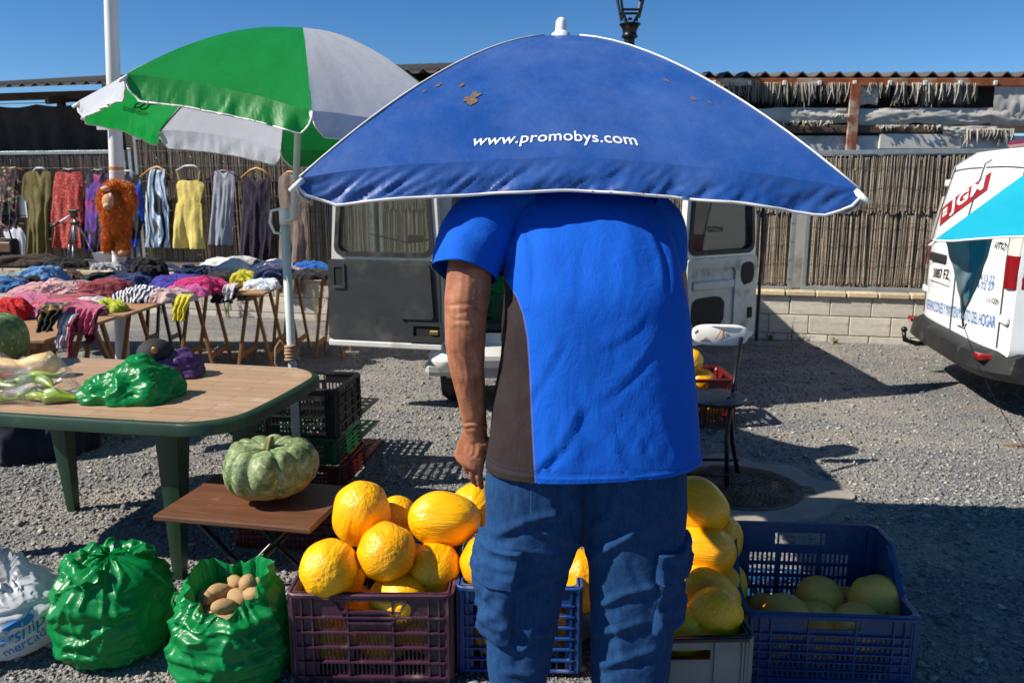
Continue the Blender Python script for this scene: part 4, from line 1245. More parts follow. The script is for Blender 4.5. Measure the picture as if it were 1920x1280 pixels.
M['green_crate'] = plastic('green_crate', '0d4a2a', '115a33', '4f6a58')
S1 = dict(cols=(.14, .36, .64, .86), bands=4, lo=.06, hi=.74, pitch=.0135, slit=.0085, h0=.8, h1=.93, trap=True, skip=True)
S2 = dict(cols=(.08, .92), bands=6, lo=.04, hi=.8, pitch=.031, slit=.024, h0=.83, h1=.93, gap=.008)
S3 = dict(cols=(.14, .36, .64, .86), bands=5, lo=.1, hi=.72, pitch=.0165, slit=.009, h0=.79, h1=.91)
S4 = dict(cols=(.1, .35, .65, .9), bands=4, lo=.08, hi=.78, pitch=.02, slit=.013, h0=.82, h1=.93)
S5 = dict(cols=(.3, .7), bands=2, lo=.1, hi=.3, pitch=.06, slit=.045, h0=.72, h1=.84)
pc = crate('melon_crate', 'dusty purple plastic crate heaped with yellow melons left of the man', M['purple_crate'], .52, .38, .31, V(-.452, 2.545, .012), -1, S1)
bc = crate('melon_crate', 'blue latticed plastic crate of melons behind the man\'s legs', M['blue_crate'], .40, .36, .31, V(.03, 2.58, .012), -2, S2)
gc = crate('melon_crate', 'grey plastic crate with black rim piled with melons right of the man', M['grey_crate'], .37, .5, .27, V(.525, 2.42, .012), 2, S5, rim_m=M['black_crate'])
nc = crate('melon_crate', 'navy blue crate with tall back wall holding round yellow melons', M['navy_crate'], .53, .40, .26, V(1.035, 2.53, .012), -4, S3, heights=(.25, .25, .385, .25))
for sx in (-1, 1):
    MB().add([(sx * .262, .2, .25), (sx * .262, .2, .378), (sx * .262, .09, .37), (sx * .262, -.05, .25), (sx * .254, .2, .25), (sx * .254, .2, .378), (sx * .254, .09, .37), (sx * .254, -.05, .25)], [(0, 1, 2, 3), (7, 6, 5, 4), (1, 5, 6, 2), (2, 6, 7, 3)]).build('side_wing', M['navy_crate'], nc)
rc1 = crate('stacked_crate', 'dark red crate at the bottom of the stack beside the green table', M['red_crate'], .58, .42, .13, V(-1.17, 4.27, .012), -7, S4, group='stacked crates by the table')
gc1 = crate('stacked_crate', 'shallow green crate between black and red crates of the stack', M['green_crate'], .56, .40, .14, V(-1.18, 4.28, .145), -8, S4, group='stacked crates by the table')
bc1 = crate('stacked_crate', 'black crate topping the stack beside the green table', M['black_crate'], .6, .4, .27, V(-1.19, 4.27, .29), -7, S4, group='stacked crates by the table')
rc2 = crate('stacked_crate', 'dark red crate on the gravel under the small folding table', M['red_crate'], .52, .36, .15, V(-.96, 3.5, .012), -4, S4)
rc3 = crate('melon_crate', 'red brown crate of melons behind the white backed chair', M['red_crate'], .56, .4, .33, V(1.2, 5.35, .012), 3, S4)
# ---- melons
def melon_mat(name, a, b, c, netted=False):
    t = NT(name)
    co = t.coord('Object')
    n1 = t.noise(co, 2.2, 5).outputs[0]
    col = t.ramp(n1, [(.3, lin(a)), (.7, lin(b))])
    f = t.n('ShaderNodeObjectInfo').outputs['Random']
    col = t.mix(t.math('MULTIPLY', f, .6), col, lin(c))
    sp = t.ramp(t.noise(t.coord('Object', (1, 1, 1)), 15, 3, .5).outputs[0], [(.73, (0, 0, 0)), (.76, (1, 1, 1))])
    col = t.mix(t.math('MULTIPLY', sp, .55), col, lin('6e4a1c'))
    sca = t.ramp(t.noise(co, 1.6, 8, .7).outputs[0], [(.62, (0, 0, 0)), (.76, (1, 1, 1))])
    col = t.mix(t.math('MULTIPLY', sca, .45), col, lin('a8895a'))
    if netted:
        b1 = t.bump(t.noise(co, 26, 4).outputs[0], .3, .03)
    else:
        w = t.noise(t.coord('Object', (1, 1, .16)), 6.5, 4, .55, .35).outputs[0]
        b1 = t.bump(w, .3, .035)
    return t.bsdf(col, .3 if not netted else .55, 0, b1, .5)
M['melon'] = melon_mat('canary_melon', 'f2b006', 'f7c00e', 'ee9404')
M['melon2'] = melon_mat('round_melon', 'f2b244', 'f6be54', 'e8a238', True)
M['stem'] = mat('stem', '7a6a44', '8f8058', scale=30, rough=.9)
def melon_mesh(seed, rough_=1.0):
    rnd = random.Random(seed); ph = rnd.uniform(0, 6); k = rnd.choice((8, 9, 10))
    mb = MB(); n, m_ = 40, 24
    rings = []
    for i in range(m_):
        t = math.pi * (i + .35) / (m_ - .3); ring = []
        for j in range(n):
            a = 2 * math.pi * j / n
            r = math.sin(t) ** .9 * (1 + .016 * math.cos(k * a + ph) * math.sin(t) + .075 * nz(math.cos(a) * 1.5 + seed, math.sin(a) * 1.5, t))
            r *= 1 + .008 * nz(math.cos(a) * 9, math.sin(a) * 9, t * 2 + seed) * rough_
            ring.append((r * math.cos(a), r * math.sin(a), -math.cos(t) * 1.0))
        rings.append(ring)
    return mb.loft(rings, cap=True)
MEL = [melon_mesh(s).mesh('melon', M['melon'], True) for s in range(4)]
RND = [melon_mesh(s + 20).mesh('melon', M['melon2'], True) for s in range(3)]
M['scar'] = mat('melon_scar', 'a8843e', '8a6c34', scale=30, rough=.9)
scar = MB().lathe([(.075, -.03), (.07, .002), (.04, .012), (.02, .012)], 14).mesh('stem_scar', M['scar'], True)
def melon(label, loc, r, L, ax, k=0, group=None, kind='canary', idx=[0]):
    idx[0] += 1
    o = link('melon', (MEL if kind == 'canary' else RND)[k % (4 if kind == 'canary' else 3)])
    o.location = loc
    q = Vector(ax).normalized().to_track_quat('Z', 'Y')
    o.rotation_mode = 'QUATERNION'; o.rotation_quaternion = q
    o.scale = (r, r, L)
    tag(o, label, 'melon', group)
    s = link('stem_scar', scar, o); s.location = (0, 0, .985); s.scale = (1.25, 1.25, 1.4 * r / L)
    return o
PG = 'yellow melons heaped in the purple crate'; GG = 'yellow melons heaped in the grey crate'; NG = 'round melons in the navy crate'; BG = 'yellow melons in the blue lattice crate'
melon('large tall yellow melon, topmost at the back of the purple crate', P(677, 962, 2.63), .101, .118, (.25, -.3, .95), 0, PG)
melon('round yellow melon with a grey scar, middle of the purple crate heap', P(725, 1034, 2.47), .097, .102, (.35, -.75, .3), 1, PG)
melon('orange melon showing its stem scar, front left of the purple crate', P(617, 1066, 2.43), .095, .1, (-.1, -.97, .12), 2, PG)
melon('big yellow melon lying crosswise, right top of the purple crate heap', P(833, 972, 2.62), .094, .126, (.97, .1, -.06), 3, PG)
melon('dim orange melon with small scar under the crosswise melon', P(814, 1068, 2.52), .092, .1, (-.2, -.92, -.05), 0, PG)
melon('low striped yellow melon at the front rim of the purple crate', P(747, 1122, 2.44), .085, .105, (.75, -.4, .2), 1, PG)
melon('brownish melon peeping out behind the tall melon in the purple crate', P(742, 975, 2.75), .075, .09, (.2, .5, .8), 2, PG)
melon('yellow melon behind the crosswise melon beside the man\'s hand', P(893, 950, 2.8), .09, .11, (.3, .9, .1), 3, BG)
melon('yellow melon in blue crate, half hidden by the left trouser pocket', P(915, 1052, 2.5), .094, .105, (.1, -.9, .3), 1, BG)
melon('orange melon seen between the man\'s legs in the blue crate', P(1085, 1090, 2.55), .092, .115, (.1, -.2, .95), 2, BG)
for k, (x, y, z) in enumerate(((-.6, 2.47, .115), (-.43, 2.46, .112), (-.29, 2.5, .118), (-.58, 2.64, .115), (-.38, 2.65, .115), (-.6, 2.6, .26), (-.36, 2.63, .27))):
    melon(('melon behind the left front slats of the purple crate', 'melon behind the middle front slats of the purple crate', 'melon behind the right front slats of the purple crate', 'melon at the back left floor of the purple crate', 'melon at the back right floor of the purple crate', 'melon under the tall melon, left side of the purple crate', 'melon under the crosswise melon in the purple crate')[k], (x, y, z), .083, .09, (random.uniform(-1, 1), random.uniform(-1, 1), .3), k, PG)
for k, (x, y, z) in enumerate(((-.06, 2.5, .115), (.12, 2.5, .115), (-.05, 2.67, .115), (.12, 2.67, .115), (.03, 2.6, .26))):
    melon(('melon behind the left front lattice of the blue crate', 'melon behind the right front lattice of the blue crate', 'melon at the back left floor of the blue crate', 'melon at the back right floor of the blue crate', 'melon in the middle layer of the blue crate')[k], (x, y, z), .08, .09, (random.uniform(-1, 1), random.uniform(-1, 1), .3), k, BG)
melon('smooth yellow melon at the top of the pile right of the man', P(1309, 947, 2.6), .092, .11, (.8, -.3, -.45), 3, GG)
melon('orange yellow melon with brown bruise, second from top right of the man', P(1316, 1031, 2.52), .083, .115, (.96, -.1, -.06), 0, GG)
melon('greenish yellow melon behind the pile in the grey crate, higher', P(1352, 1012, 2.66), .075, .09, (.2, .3, .9), 1, GG)
melon('orange melon wedged third from top in the grey crate pile', P(1328, 1112, 2.42), .082, .11, (.7, -.2, -.4), 2, GG)
melon('front yellow melon in grey crate with curved shadow edge across it', P(1337, 1162, 2.31), .09, .112, (.2, -.25, .93), 3, GG)
melon('dull yellow melon at the right side of the grey crate, lower', P(1360, 1100, 2.56), .075, .09, (.1, .3, .9), 0, GG)
melon('yellow melon at the front left of the grey crate beside the trouser leg', P(1275, 1185, 2.3), .08, .095, (.4, -.5, .5), 1, GG)
for k, (x, y, z) in enumerate(((.44, 2.27, .105), (.61, 2.45, .105), (.44, 2.45, .105), (.6, 2.6, .11), (.44, 2.6, .11))):
    melon(('melon on the floor at the front left of the grey crate', 'melon on the floor at the middle right of the grey crate', 'melon on the floor at the middle left of the grey crate', 'melon on the floor at the back right of the grey crate', 'melon on the floor at the back left of the grey crate')[k], (x, y, z), .08, .085, (random.uniform(-1, 1), random.uniform(-1, 1), .3), k, GG)
melon('round melon with a lit left cheek, middle of the navy crate', P(1536, 1124, 2.58), 0.082, 0.082, (.2, .2, .9), 0, NG, 'r')
melon('flattish melon at the left front of the navy crate', P(1472, 1158, 2.48), 0.086, 0.078, (.1, -.1, .95), 1, NG, 'r')
melon('largest round melon showing its stem scar, right of the navy crate', P(1645, 1128, 2.52), 0.093, 0.091, (-.1, -.85, .1), 2, NG, 'r')
melon('round melon against the front handle of the navy crate', P(1607, 1182, 2.42), 0.089, 0.089, (-.3, -.5, .75), 0, NG, 'r')
melon('small dull melon squeezed between two others, left of the front handle', P(1532, 1168, 2.47), 0.073, 0.071, (.1, -.3, .9), 1, NG, 'r')
melon('melon half hidden behind the largest in the navy crate', P(1590, 1140, 2.63), 0.076, 0.076, (.1, .2, .9), 2, NG, 'r')
for k, (x, y, z) in enumerate(((.86, 2.45, .1), (1.03, 2.44, .1), (1.19, 2.46, .1), (.9, 2.62, .1), (1.1, 2.62, .1), (1.22, 2.6, .11))):
    melon(('round melon behind the left front slits of the navy crate', 'round melon behind the middle front slits of the navy crate', 'round melon behind the right front slits of the navy crate', 'round melon on the back left floor of the navy crate', 'round melon on the back middle floor of the navy crate', 'round melon on the back right floor of the navy crate')[k], (x, y, z), .072, .072, (random.uniform(-1, 1), random.uniform(-1, 1), .3), k, NG, 'r')
for k, (x, y, z) in enumerate(((1.0, 5.28, .12), (1.2, 5.28, .12), (1.38, 5.3, .12), (1.05, 5.44, .14), (1.3, 5.46, .14), (1.12, 5.3, .3), (1.3, 5.33, .29), (1.0, 5.4, .32), (1.22, 5.34, .42), (1.04, 5.33, .45))):
    melon(('melon behind the left front slats of the far red crate', 'melon behind the middle front slats of the far red crate', 'melon behind the right front slats of the far red crate', 'melon at the back left floor of the far red crate', 'melon at the back right floor of the far red crate', 'melon at the front rim of the far red crate', 'melon at the right rim of the far red crate, beside the chair back', 'melon at the left rim of the far red crate', 'second highest melon of the far red crate', 'highest melon of the far red crate, next to the man')[k], (x, y, z), .085, .1, (random.uniform(-1, 1), random.uniform(-1, 1), .3), k, 'melons in the far red crate')
# ---- pumpkins
def pumpkin_mat(name, stops, belly):
    t = NT(name)
    co = t.coord('Object')
    col = t.ramp(t.noise(co, 19, 8, .68, .7).outputs[0], stops)
    sep = t.n('ShaderNodeSeparateXYZ'); t.l(t.coord('Object'), sep.inputs[0])
    low = t.ramp(t.math('ADD', t.math('MULTIPLY', sep.outputs[2], -5.5), t.math('MULTIPLY', t.noise(co, 8, 5).outputs[0], .9)), [(.62, (0, 0, 0)), (1.0, (1, 1, 1))])
    col = t.mix(t.math('MULTIPLY', low, .8), col, lin(belly))       # ripe ground side
    wx = t.ramp(t.noise(co, 60, 4).outputs[0], [(.58, (0, 0, 0)), (.68, (.6, .6, .6))])
    col = t.mix(wx, col, lin('c4c496'))
    return t.bsdf(col, .55, 0, t.bump(t.noise(co, 60, 6).outputs[0], .5, .006), .35)
M['pumpkin'] = pumpkin_mat('pumpkin_skin', [(.3, lin('34492f')), (.44, lin('5c7145')), (.55, lin('7d8c60')), (.68, lin('aab082'))], 'c48a34')
M['pumpkin_dark'] = pumpkin_mat('dark_pumpkin_skin', [(.3, lin('3c5630')), (.5, lin('56703f')), (.7, lin('7a9058'))], '66784a')
M['squash'] = mat('squash', 'c9a66e', 'd6b47e', scale=6, rough=.5, bump=.1, bscale=40, dirt='a8834e', dscale=7)
def pumpkin(name, label, m, loc, r, h, ribs, depth, lump, seed, dip=.3):
    root = empty(name, loc); tag(root, label, 'pumpkin')
    rnd = random.Random(seed)
    # uneven rib widths
    ed = np.cumsum([rnd.uniform(.7, 1.4) for _ in range(ribs)]); ed = ed / ed[-1]
    n, m_ = 128, 40; rings = []
    for i in range(m_):
        t = math.pi * (i + .2) / (m_ - .6); ring = []
        for j in range(n):
            f = j / n; k = int(np.searchsorted(ed, f, side='right')); k = min(k, ribs - 1)
            lo_ = 0 if k == 0 else ed[k - 1]; q = (f - lo_) / (ed[k] - lo_)
            s = abs(math.sin(q * math.pi)) ** .55
            a = 2 * math.pi * f
            rr_ = r * math.sin(t) ** .72 * (1 - depth * (1 - s) * math.sin(t) ** .5) * (1 + lump * nz(math.cos(a) * 1.3 + seed, math.sin(a) * 1.3, t * .8))
            zc = -math.cos(t)
            z = h / 2 * (1 + zc * (1 - dip * max(0, (1 - math.sin(t) / .75)) * (1 if zc > 0 else .35)))
            z -= .05 * h * (1 - s) * max(0, zc)
            ring.append((rr_ * math.cos(a), rr_ * math.sin(a), z - h / 2))
        rings.append(ring)
    o = MB().loft(rings, cap=True).build('body', m, root, True); o.location = (0, 0, h / 2)
    zt_ = h * (1 - dip * .5)
    stem_ = MB()
    sr = []
    for k in range(7):
        f = k / 6
        sr.append([((.024 - .013 * f) * (1 + .25 * math.cos(5 * a)) * math.cos(a) + .012 * f * f, (.024 - .013 * f) * (1 + .25 * math.cos(5 * a)) * math.sin(a), zt_ - .02 + .065 * f) for a in [q / 20 * 6.283 for q in range(20)]])
    stem_.loft(sr, cap=True).build('stem', mat('pumpkin_stem', '6b6a42', '84804f', scale=40, rough=.85), root, True)
    return root
pk = G(505, 938, SZ)
pumpkin('ribbed_pumpkin', 'grey green ribbed pumpkin sitting on the small folding table', M['pumpkin'], (P(505, 880, 2.86).x, 2.86, SZ + .001), .176, .235, 13, .16, .14, 3, .42)
pumpkin('green_pumpkin', 'dark green pumpkin at the left edge of the plastic table', M['pumpkin_dark'], (P(-8, 640, 3.95).x, 3.88, TZ), .19, .28, 9, .05, .05, 8, .2)
sqm = MB()
sq = [V(0, 0, .045), V(.08, 0, .05), V(.16, .01, .045), V(.23, .01, .06), V(.3, 0, .062), V(.34, 0, .06)]
sqm.tube(sq, [.03, .05, .036, .046, .058, .025], 20)
so = sqm.build('butternut_squash', M['squash'], None, True); so.location = (P(-20, 680, 3.68).x, 3.62, TZ); so.rotation_euler = (0, 0, R(8))
tag(so, 'pale butternut squash lying behind the bags of peppers', 'squash')
# ================================================================== bags, peppers, chair
def film(name, a, b, transl=.25, rough=.22, bs=5, bump=.2):
    t = NT(name)
    co = t.coord('Object')
    col = t.ramp(t.noise(co, 5, 5).outputs[0], [(.3, lin(a)), (.7, lin(b))])
    v = t.n('ShaderNodeTexVoronoi', feature='F1', i_Scale=bs); t.l(t.noise(co, 3, 3).outputs['Color'], v.inputs['Vector'])
    w = t.n('ShaderNodeVectorMath', operation='ADD'); t.l(co, w.inputs[0]); 
    ns = t.noise(co, 6, 3); sc = t.n('ShaderNodeVectorMath', operation='SCALE'); sc.inputs['Scale'].default_value = .12; t.l(ns.outputs['Color'], sc.inputs[0]); t.l(sc.outputs[0], w.inputs[1])
    t.l(w.outputs[0], v.inputs['Vector'])
    b1 = t.bump(v.outputs['Distance'], bump, .03)
    b2 = t.bump(t.noise(t.coord('Object', (1, 1, 3)), 22, 5, .6, 1.5).outputs[0], .16, .01, b1)
    return t.bsdf(col, rough, 0, b2, .5, transl)
M['green_bag'] = film('green_bag', '0a8c46', '0f9c50', .45, .3)
M['purple_bag'] = film('purple_bag', '43265c', '4f2f6a', .15, .4)
M['white_bag'] = film('white_bag', 'c6cace', 'd6d9dc', .3, .3)
M['black_bag'] = film('black_bag', '0e1014', '161a22', .0, .3)
def bag_body(rx, ry, h, prof, seed, pleat=.02, crease=.007, top=None, n=180, m_=100):
    mb = MB(); rings = []
    keys = catmull(prof, m_)
    for i, (rr_, z) in enumerate(keys):
        t = i / (m_ - 1); ring = []
        g_ = max(0, (t - .55) / .45) ** 1.6
        for j in range(n):
            a = 2 * math.pi * j / n; ca, sa = math.cos(a), math.sin(a)
            r = rr_ * (1 + .1 * nz(ca * 1.2 + seed, sa * 1.2, z * 3 / h))
            r += pleat * g_ * (math.sin(a * 9 + 3 * nz(ca * 2, sa * 2, seed)) * .6 + nz(ca * 5, sa * 5, seed + t * 2)) 
            cz = ridged((ca * 1.4 + seed, sa * 1.4, z / h * 7), 3) - 1.0
            cz2 = ridged((ca * 3.1, sa * 3.1 + seed, z / h * 3), 2) - 1.0
            cz3 = max(0, 1 - abs(nz(ca * .9 + seed, sa * .9, z * 3.6 + nz(ca * 2, sa * 2, z * 2 + seed) * .8)) * 2.6) ** 3
            cz4 = max(0, 1 - abs(nz(ca * 2.6 + seed * 2, sa * 2.6, z * 1.6 + 4 + .6 * nz(ca * 3, sa * 3, z * 4))) * 2.6) ** 3 * (.4 + .6 * z)
            r += crease * (.18 * cz + .15 * cz2 + 1.3 * cz3 + 1.5 * cz4 - .8)
            zz_ = z * h
            if top: zz_ += top(a, t)
            ring.append((rx * r * ca, ry * r * sa, zz_ + .008 * h * nz(ca * 4, sa * 4, t * 6) * (1 if t > .1 else 0)))
        rings.append(ring)
    return mb, rings
# green bag, closed and gathered
b1 = G(200, 1236)
mb, rg = bag_body(1, 1, .335, [(.0, .004), (.15, .0), (.185, .1), (.195, .3), (.195, .5), (.185, .7), (.15, .86), (.085, .95), (.05, 1.0)], 3.3, .03, .011)
mb.loft(rg)
bag = empty('green_carrier_bag', (b1.x, b1.y + .08, .012)); tag(bag, 'full green plastic bag standing at left beside the white bag', 'bag')
mb.build('sack', M['green_bag'], bag, True)
kn = MB()
for k in range(3):
    a0 = (2.6, .9, 4.2)[k]
    def fn(u, v, a0=a0, k=k):
        a = a0 + (u - .5) * 1.5
        r = .055 + .1 * v + .02 * nz(u * 5, v * 3, k)
        return (r * math.cos(a), r * math.sin(a), .305 + .045 * math.sin(v * 2.4) + .025 * nz(u * 6, v * 4, k + 5) - .02 * v)
    kn.grid(fn, 20, 14)
kn.build('gathered_top', M['green_bag'], bag, True)
# green bag, open, with potatoes
b2 = G(420, 1296)
def ears(a, t):
    g_ = max(0, (t - .6) / .4)
    return g_ * (.05 * max(0, math.cos(a - .5)) ** 3 * 1.2 + .05 * max(0, math.cos(a - 2.7)) ** 4 - .055 * max(0, math.cos(a + 1.5)) ** 2)
mb, rg = bag_body(1, 1, .30, [(.0, .004), (.14, .0), (.185, .1), (.195, .35), (.19, .6), (.165, .82), (.135, .95), (.125, 1.06)], 8.1, .02, .01, ears)
mb.loft(rg)
mb.loft([rg[-1], [(x * .93, y * .93, z - .012) for x, y, z in rg[-1]], [(x * .85, y * .85, z - .11) for x, y, z in rg[-1]]])
bag = empty('green_carrier_bag', (b2.x, b2.y + .1, .012)); tag(bag, 'open green plastic bag full of potatoes, in front of the folding table', 'bag')
mb.build('sack', M['green_bag'], bag, True)
M['potato'] = mat('potato', '9c7c50', 'b09066', scale=14, rough=.8, bump=.25, bscale=60, dirt='8a6d46', dscale=20)
rnd = random.Random(4)
pms = []
for s in range(3):
    q = melon_mesh(s + 40, 8.0); pms.append(q.mesh('potato', M['potato'], True))
PL = ['potato lying at the left rim of the open green bag', 'potato at the far rim of the open green bag', 'long potato lying towards the front of the open green bag', 'potato under the right handle of the open green bag', 'topmost potato at the back of the open green bag', 'potato between the rim and the long potato', 'potato low in the middle of the open green bag', 'potato at the right of the open green bag']
for k, (dx, dy, dz) in enumerate(((-.08, .0, .262), (-.01, .075, .272), (.0, -.05, .256), (.075, .0, .27), (.045, .05, .288), (-.04, .02, .272), (.03, .0, .262), (.08, .06, .275))):
    o = link('potato', pms[k % 3]); o.location = bag.location + V(dx, dy, dz); o.scale = (.03, .027, .041); o.rotation_euler = (rnd.uniform(1, 2), rnd.uniform(-1, 1), rnd.uniform(0, 3))
    tag(o, PL[k], 'potato', 'potatoes in the open green bag')
fillp = MB().lathe([(.11, .1), (.125, .18), (.12, .245)], 24).build('potato_mass', M['potato'], bag, True)
# white bag with blue lettering at the left edge
b3 = G(10, 1236)
mb, rg = bag_body(1, 1, .25, [(.0, .004), (.13, .0), (.165, .1), (.185, .35), (.18, .6), (.14, .85), (.085, 1.0), (.06, 1.12)], 15.4, .012, .009, lambda a, t: max(0, (t - .6) / .4) * (.05 * math.cos(a - 2.2) + .012 * math.sin(3 * a)))
mb.loft(rg); mb.loft([rg[-1], [(x * .8, y * .8, z + .015) for x, y, z in rg[-1]], [(x * .2, y * .2, z - .03) for x, y, z in rg[-1]]])
wb = empty('white_carrier_bag', (b3.x - .04, b3.y + .1, .012)); tag(wb, 'crumpled white plastic bag with blue lettering cut off by left edge', 'bag')
wo_ = mb.build('sack', M['white_bag'], wb, True)
bvh = BVHTree.FromPolygons([v.co for v in wo_.data.vertices], [tuple(p.vertices) for p in wo_.data.polygons])
def on_bag(cx, cz, tilt):
    def f(x, y):
        X, Z = cx + x * math.cos(tilt) - y * math.sin(tilt), cz + x * math.sin(tilt) + y * math.cos(tilt)
        d = Vector((-.5, 1, -.1)).normalized(); s_ = Vector((1, .5, 0)).normalized()
        o = s_ * X + Vector((0, 0, Z)) - d * .6
        h = bvh.ray_cast(o, d)[0]
        return (h if h is not None else s_ * X) - d * .004
    return f
M['ink_teal'] = mat('ink_teal', '2a6ea8', '2f78b2', rough=.5)
text_on('ersnipe', .17, on_bag(.07, .092, .3), 'printed_lettering', M['ink_teal'], wb, 0, .3)
text_on('mercados', .17, on_bag(.08, .056, .3), 'printed_lettering', M['ink_teal'], wb, .004)
text_on('~', .09, on_bag(.05, .13, .2), 'printed_wave', M['ink_blue'], wb, .05)
# heap of green bag on the table
def blob_bag(name, label, m, loc, sx, sy, h, seed, rot=0, peaks=(), crease=.016, cat='bag', aniso=None):
    mb = MB(); n, m_ = 110, 50; rings = []
    for i in range(m_):
        t = i / (m_ - 1); ring = []
        for j in range(n):
            a = 2 * math.pi * j / n; ca, sa = math.cos(a), math.sin(a)
            if t < .12: r, z = .8 + 1.6 * t, .02 * t
            else:
                q = (t - .12) / .88; r, z = math.cos(q * 1.5) ** .75, math.sin(q * 1.571) ** .9
            x, y = sx * r * ca, sy * r * sa
            f = 1 + .22 * nz(ca * 1.4 + seed, sa * 1.4, .3) + .1 * nz(ca * 3 + seed, sa * 3, 1.3)
            x *= f; y *= f
            hz = h * z * (1 + .3 * nz(x / sx * 1.5 + seed, y / sy * 1.5, 2))
            for (qx, qy, qh, qr) in peaks:
                hz += qh * math.exp(-((x - qx) ** 2 + (y - qy) ** 2) / qr ** 2) * min(1, z * 3)
            cr = (ridged((x / sx * 1.7 + seed, y / sy * 1.7, hz / h * 1.5), 3) - 1.0) * crease
            if aniso: cr = (ridged((x / sx * aniso[0] + seed + .6 * nz(x * 5, y * 5, seed), y / sy * aniso[1], 0), 3) - 1.0) * crease + crease * .7 * nz(x / sx * 2 + seed, y / sy * 6, 3)
            nx = Vector((ca * (1 - t), sa * (1 - t), t)).normalized()
            p = Vector((x, y, max(hz, .001))) + nx * cr * min(1, t * 6)
            p.z = max(p.z, .001)
            ring.append(p)
        rings.append(ring)
    mb.loft(rings, cap=True)
    o = mb.build(name, m, None, True); o.location = loc; o.rotation_euler = (0, 0, R(rot))
    if label: tag(o, label, cat)
    return o
tz = TZ + .002
q = P(245, 735, 3.25)
blob_bag('green_carrier_bag', 'knotted green plastic bag heaped on the plastic table', M['green_bag'], (q.x, 3.27, tz), .2, .15, .12, 5.0, 8, ((.03, .02, .075, .06), (-.11, -.03, .0, .07)), .02)
q = P(310, 690, 3.72)
blob_bag('purple_bag', 'dark purple cloth bag slumped at the back of plastic table', M['purple_bag'], (q.x, 3.7, tz), .2, .13, .1, 9.0, -6, ((.1, .02, .05, .06),), .016)
cp = empty('baseball_hat', (P(303, 665, 3.72).x, 3.66, tz + .105)); tag(cp, 'black cap lying on the purple bag on the table', 'cap')
M['cap_black'] = mat('cap_black', '141417', '1d1d22', scale=20, rough=.8, bump=.2, bscale=200)
MB().grid(lambda u, v: (.085 * math.cos(u * 6.283) * math.cos(v * 1.55), .085 * math.sin(u * 6.283) * math.cos(v * 1.55), .075 * math.sin(v * 1.55)), 28, 10, True).build('crown', M['cap_black'], cp, True)
MB().grid(lambda u, v: (-.06 - .07 * v * math.sin(u * 3.14), .075 * math.cos(u * 3.14), .006 - .02 * v), 16, 5).build('peak', M['cap_black'], cp, True)
MB().ball((.03, -.077, .035), (.016, .005, .016)).build('badge', M['brass'], cp, True)
# peppers in clear film
M['pepper'] = mat('pepper', '7f9a1e', '9aae30', scale=9, rough=.25, coat=.3, rand=.25)
M['pepper_red'] = mat('pepper_red', '8e2a18', 'a8402a', scale=9, rough=.25, coat=.3)
def clear_film():
    t = NT('clear_film')
    gl = t.n('ShaderNodeBsdfGlossy', i_Roughness=.08); tr = t.n('ShaderNodeBsdfTransparent')
    b1 = t.bump(t.noise(t.coord('Object'), 26, 4, .6, 1.5).outputs[0], 1.0, .02)
    t.l(b1, gl.inputs['Normal'])
    lw = t.n('ShaderNodeLayerWeight', i_Blend=.25); t.l(b1, lw.inputs['Normal'])
    m_ = t.n('ShaderNodeMixShader'); t.l(t.math('ADD', t.math('MULTIPLY', lw.outputs['Facing'], .45), .06), m_.inputs[0])
    t.l(tr.outputs[0], m_.inputs[1]); t.l(gl.outputs[0], m_.inputs[2]); t.l(m_.outputs[0], t.out.inputs['Surface'])
    return t.mat
M['clear_film'] = clear_film()
def pepper(label, loc, L, r, rz, bend, tilt, m):
    root = empty('pepper', loc, rot=(0, R(tilt), R(rz))); tag(root, label, 'pepper', 'green peppers in the clear bags')
    pts, rs = [], []
    for k in range(10):
        f = k / 9; pts.append((L * (f - .5), bend * math.sin(f * 3.14) + .2 * bend * f, r * .2 * math.sin(f * 7))); rs.append(r * (1 - f ** 2.2 * .85) * (.8 + .25 * math.sin(f * 5)))
    MB().tube(pts, rs, 14, True, .85).build('flesh', m, root, True)
    MB().tube([(-L * .5 + .004, 0, 0), (-L * .5 - .02, .004, .004), (-L * .5 - .034, .012, .008)], [.008, .004, .004], 8).build('stalk', mat('stalk', '6a7a35', '7c8a44', rough=.7) if 'stalk' not in M else M['stalk'], root, True)
M['stalk'] = mat('stalk', '6a7a35', '7c8a44', rough=.7)
PB = [(90, 735, 3.18), (125, 742, 3.13), (95, 715, 3.3), (110, 725, 3.2), (140, 730, 3.2), (75, 728, 3.28), (122, 712, 3.3),
      (5, 742, 3.12), (30, 722, 3.25), (10, 725, 3.2), (52, 715, 3.28), (15, 710, 3.35), (-15, 740, 3.15)]
PT = ['pale green pepper at the {} of the right clear bag', 'green pepper at the {} of the left clear bag']
PW = ['middle', 'front tip', 'upper back', 'upper front', 'right end', 'left end', 'top', 'front', 'right hand top', 'centre', 'right back', 'far back', 'left end']
for k, (u, v, Y) in enumerate(PB):
    q = G(u, v, TZ + .03)
    lay = (0, 0, .05, .045, 0, .0, .06, 0, .04, .0, .02, .04, 0)[k]
    pepper(PT[0 if k < 7 else 1].format(PW[k]), (q.x, Y + .05, TZ + .024 + lay), .14 + .03 * (k % 3), .023, (-10, 4, 70, -40, 12, 60, 20, 3, -30, 80, 35, 10, -5)[k], .015 * (1 if k % 2 else -1), (k % 5 - 2) * 4, M['pepper_red'] if k in (11,) else M['pepper'])
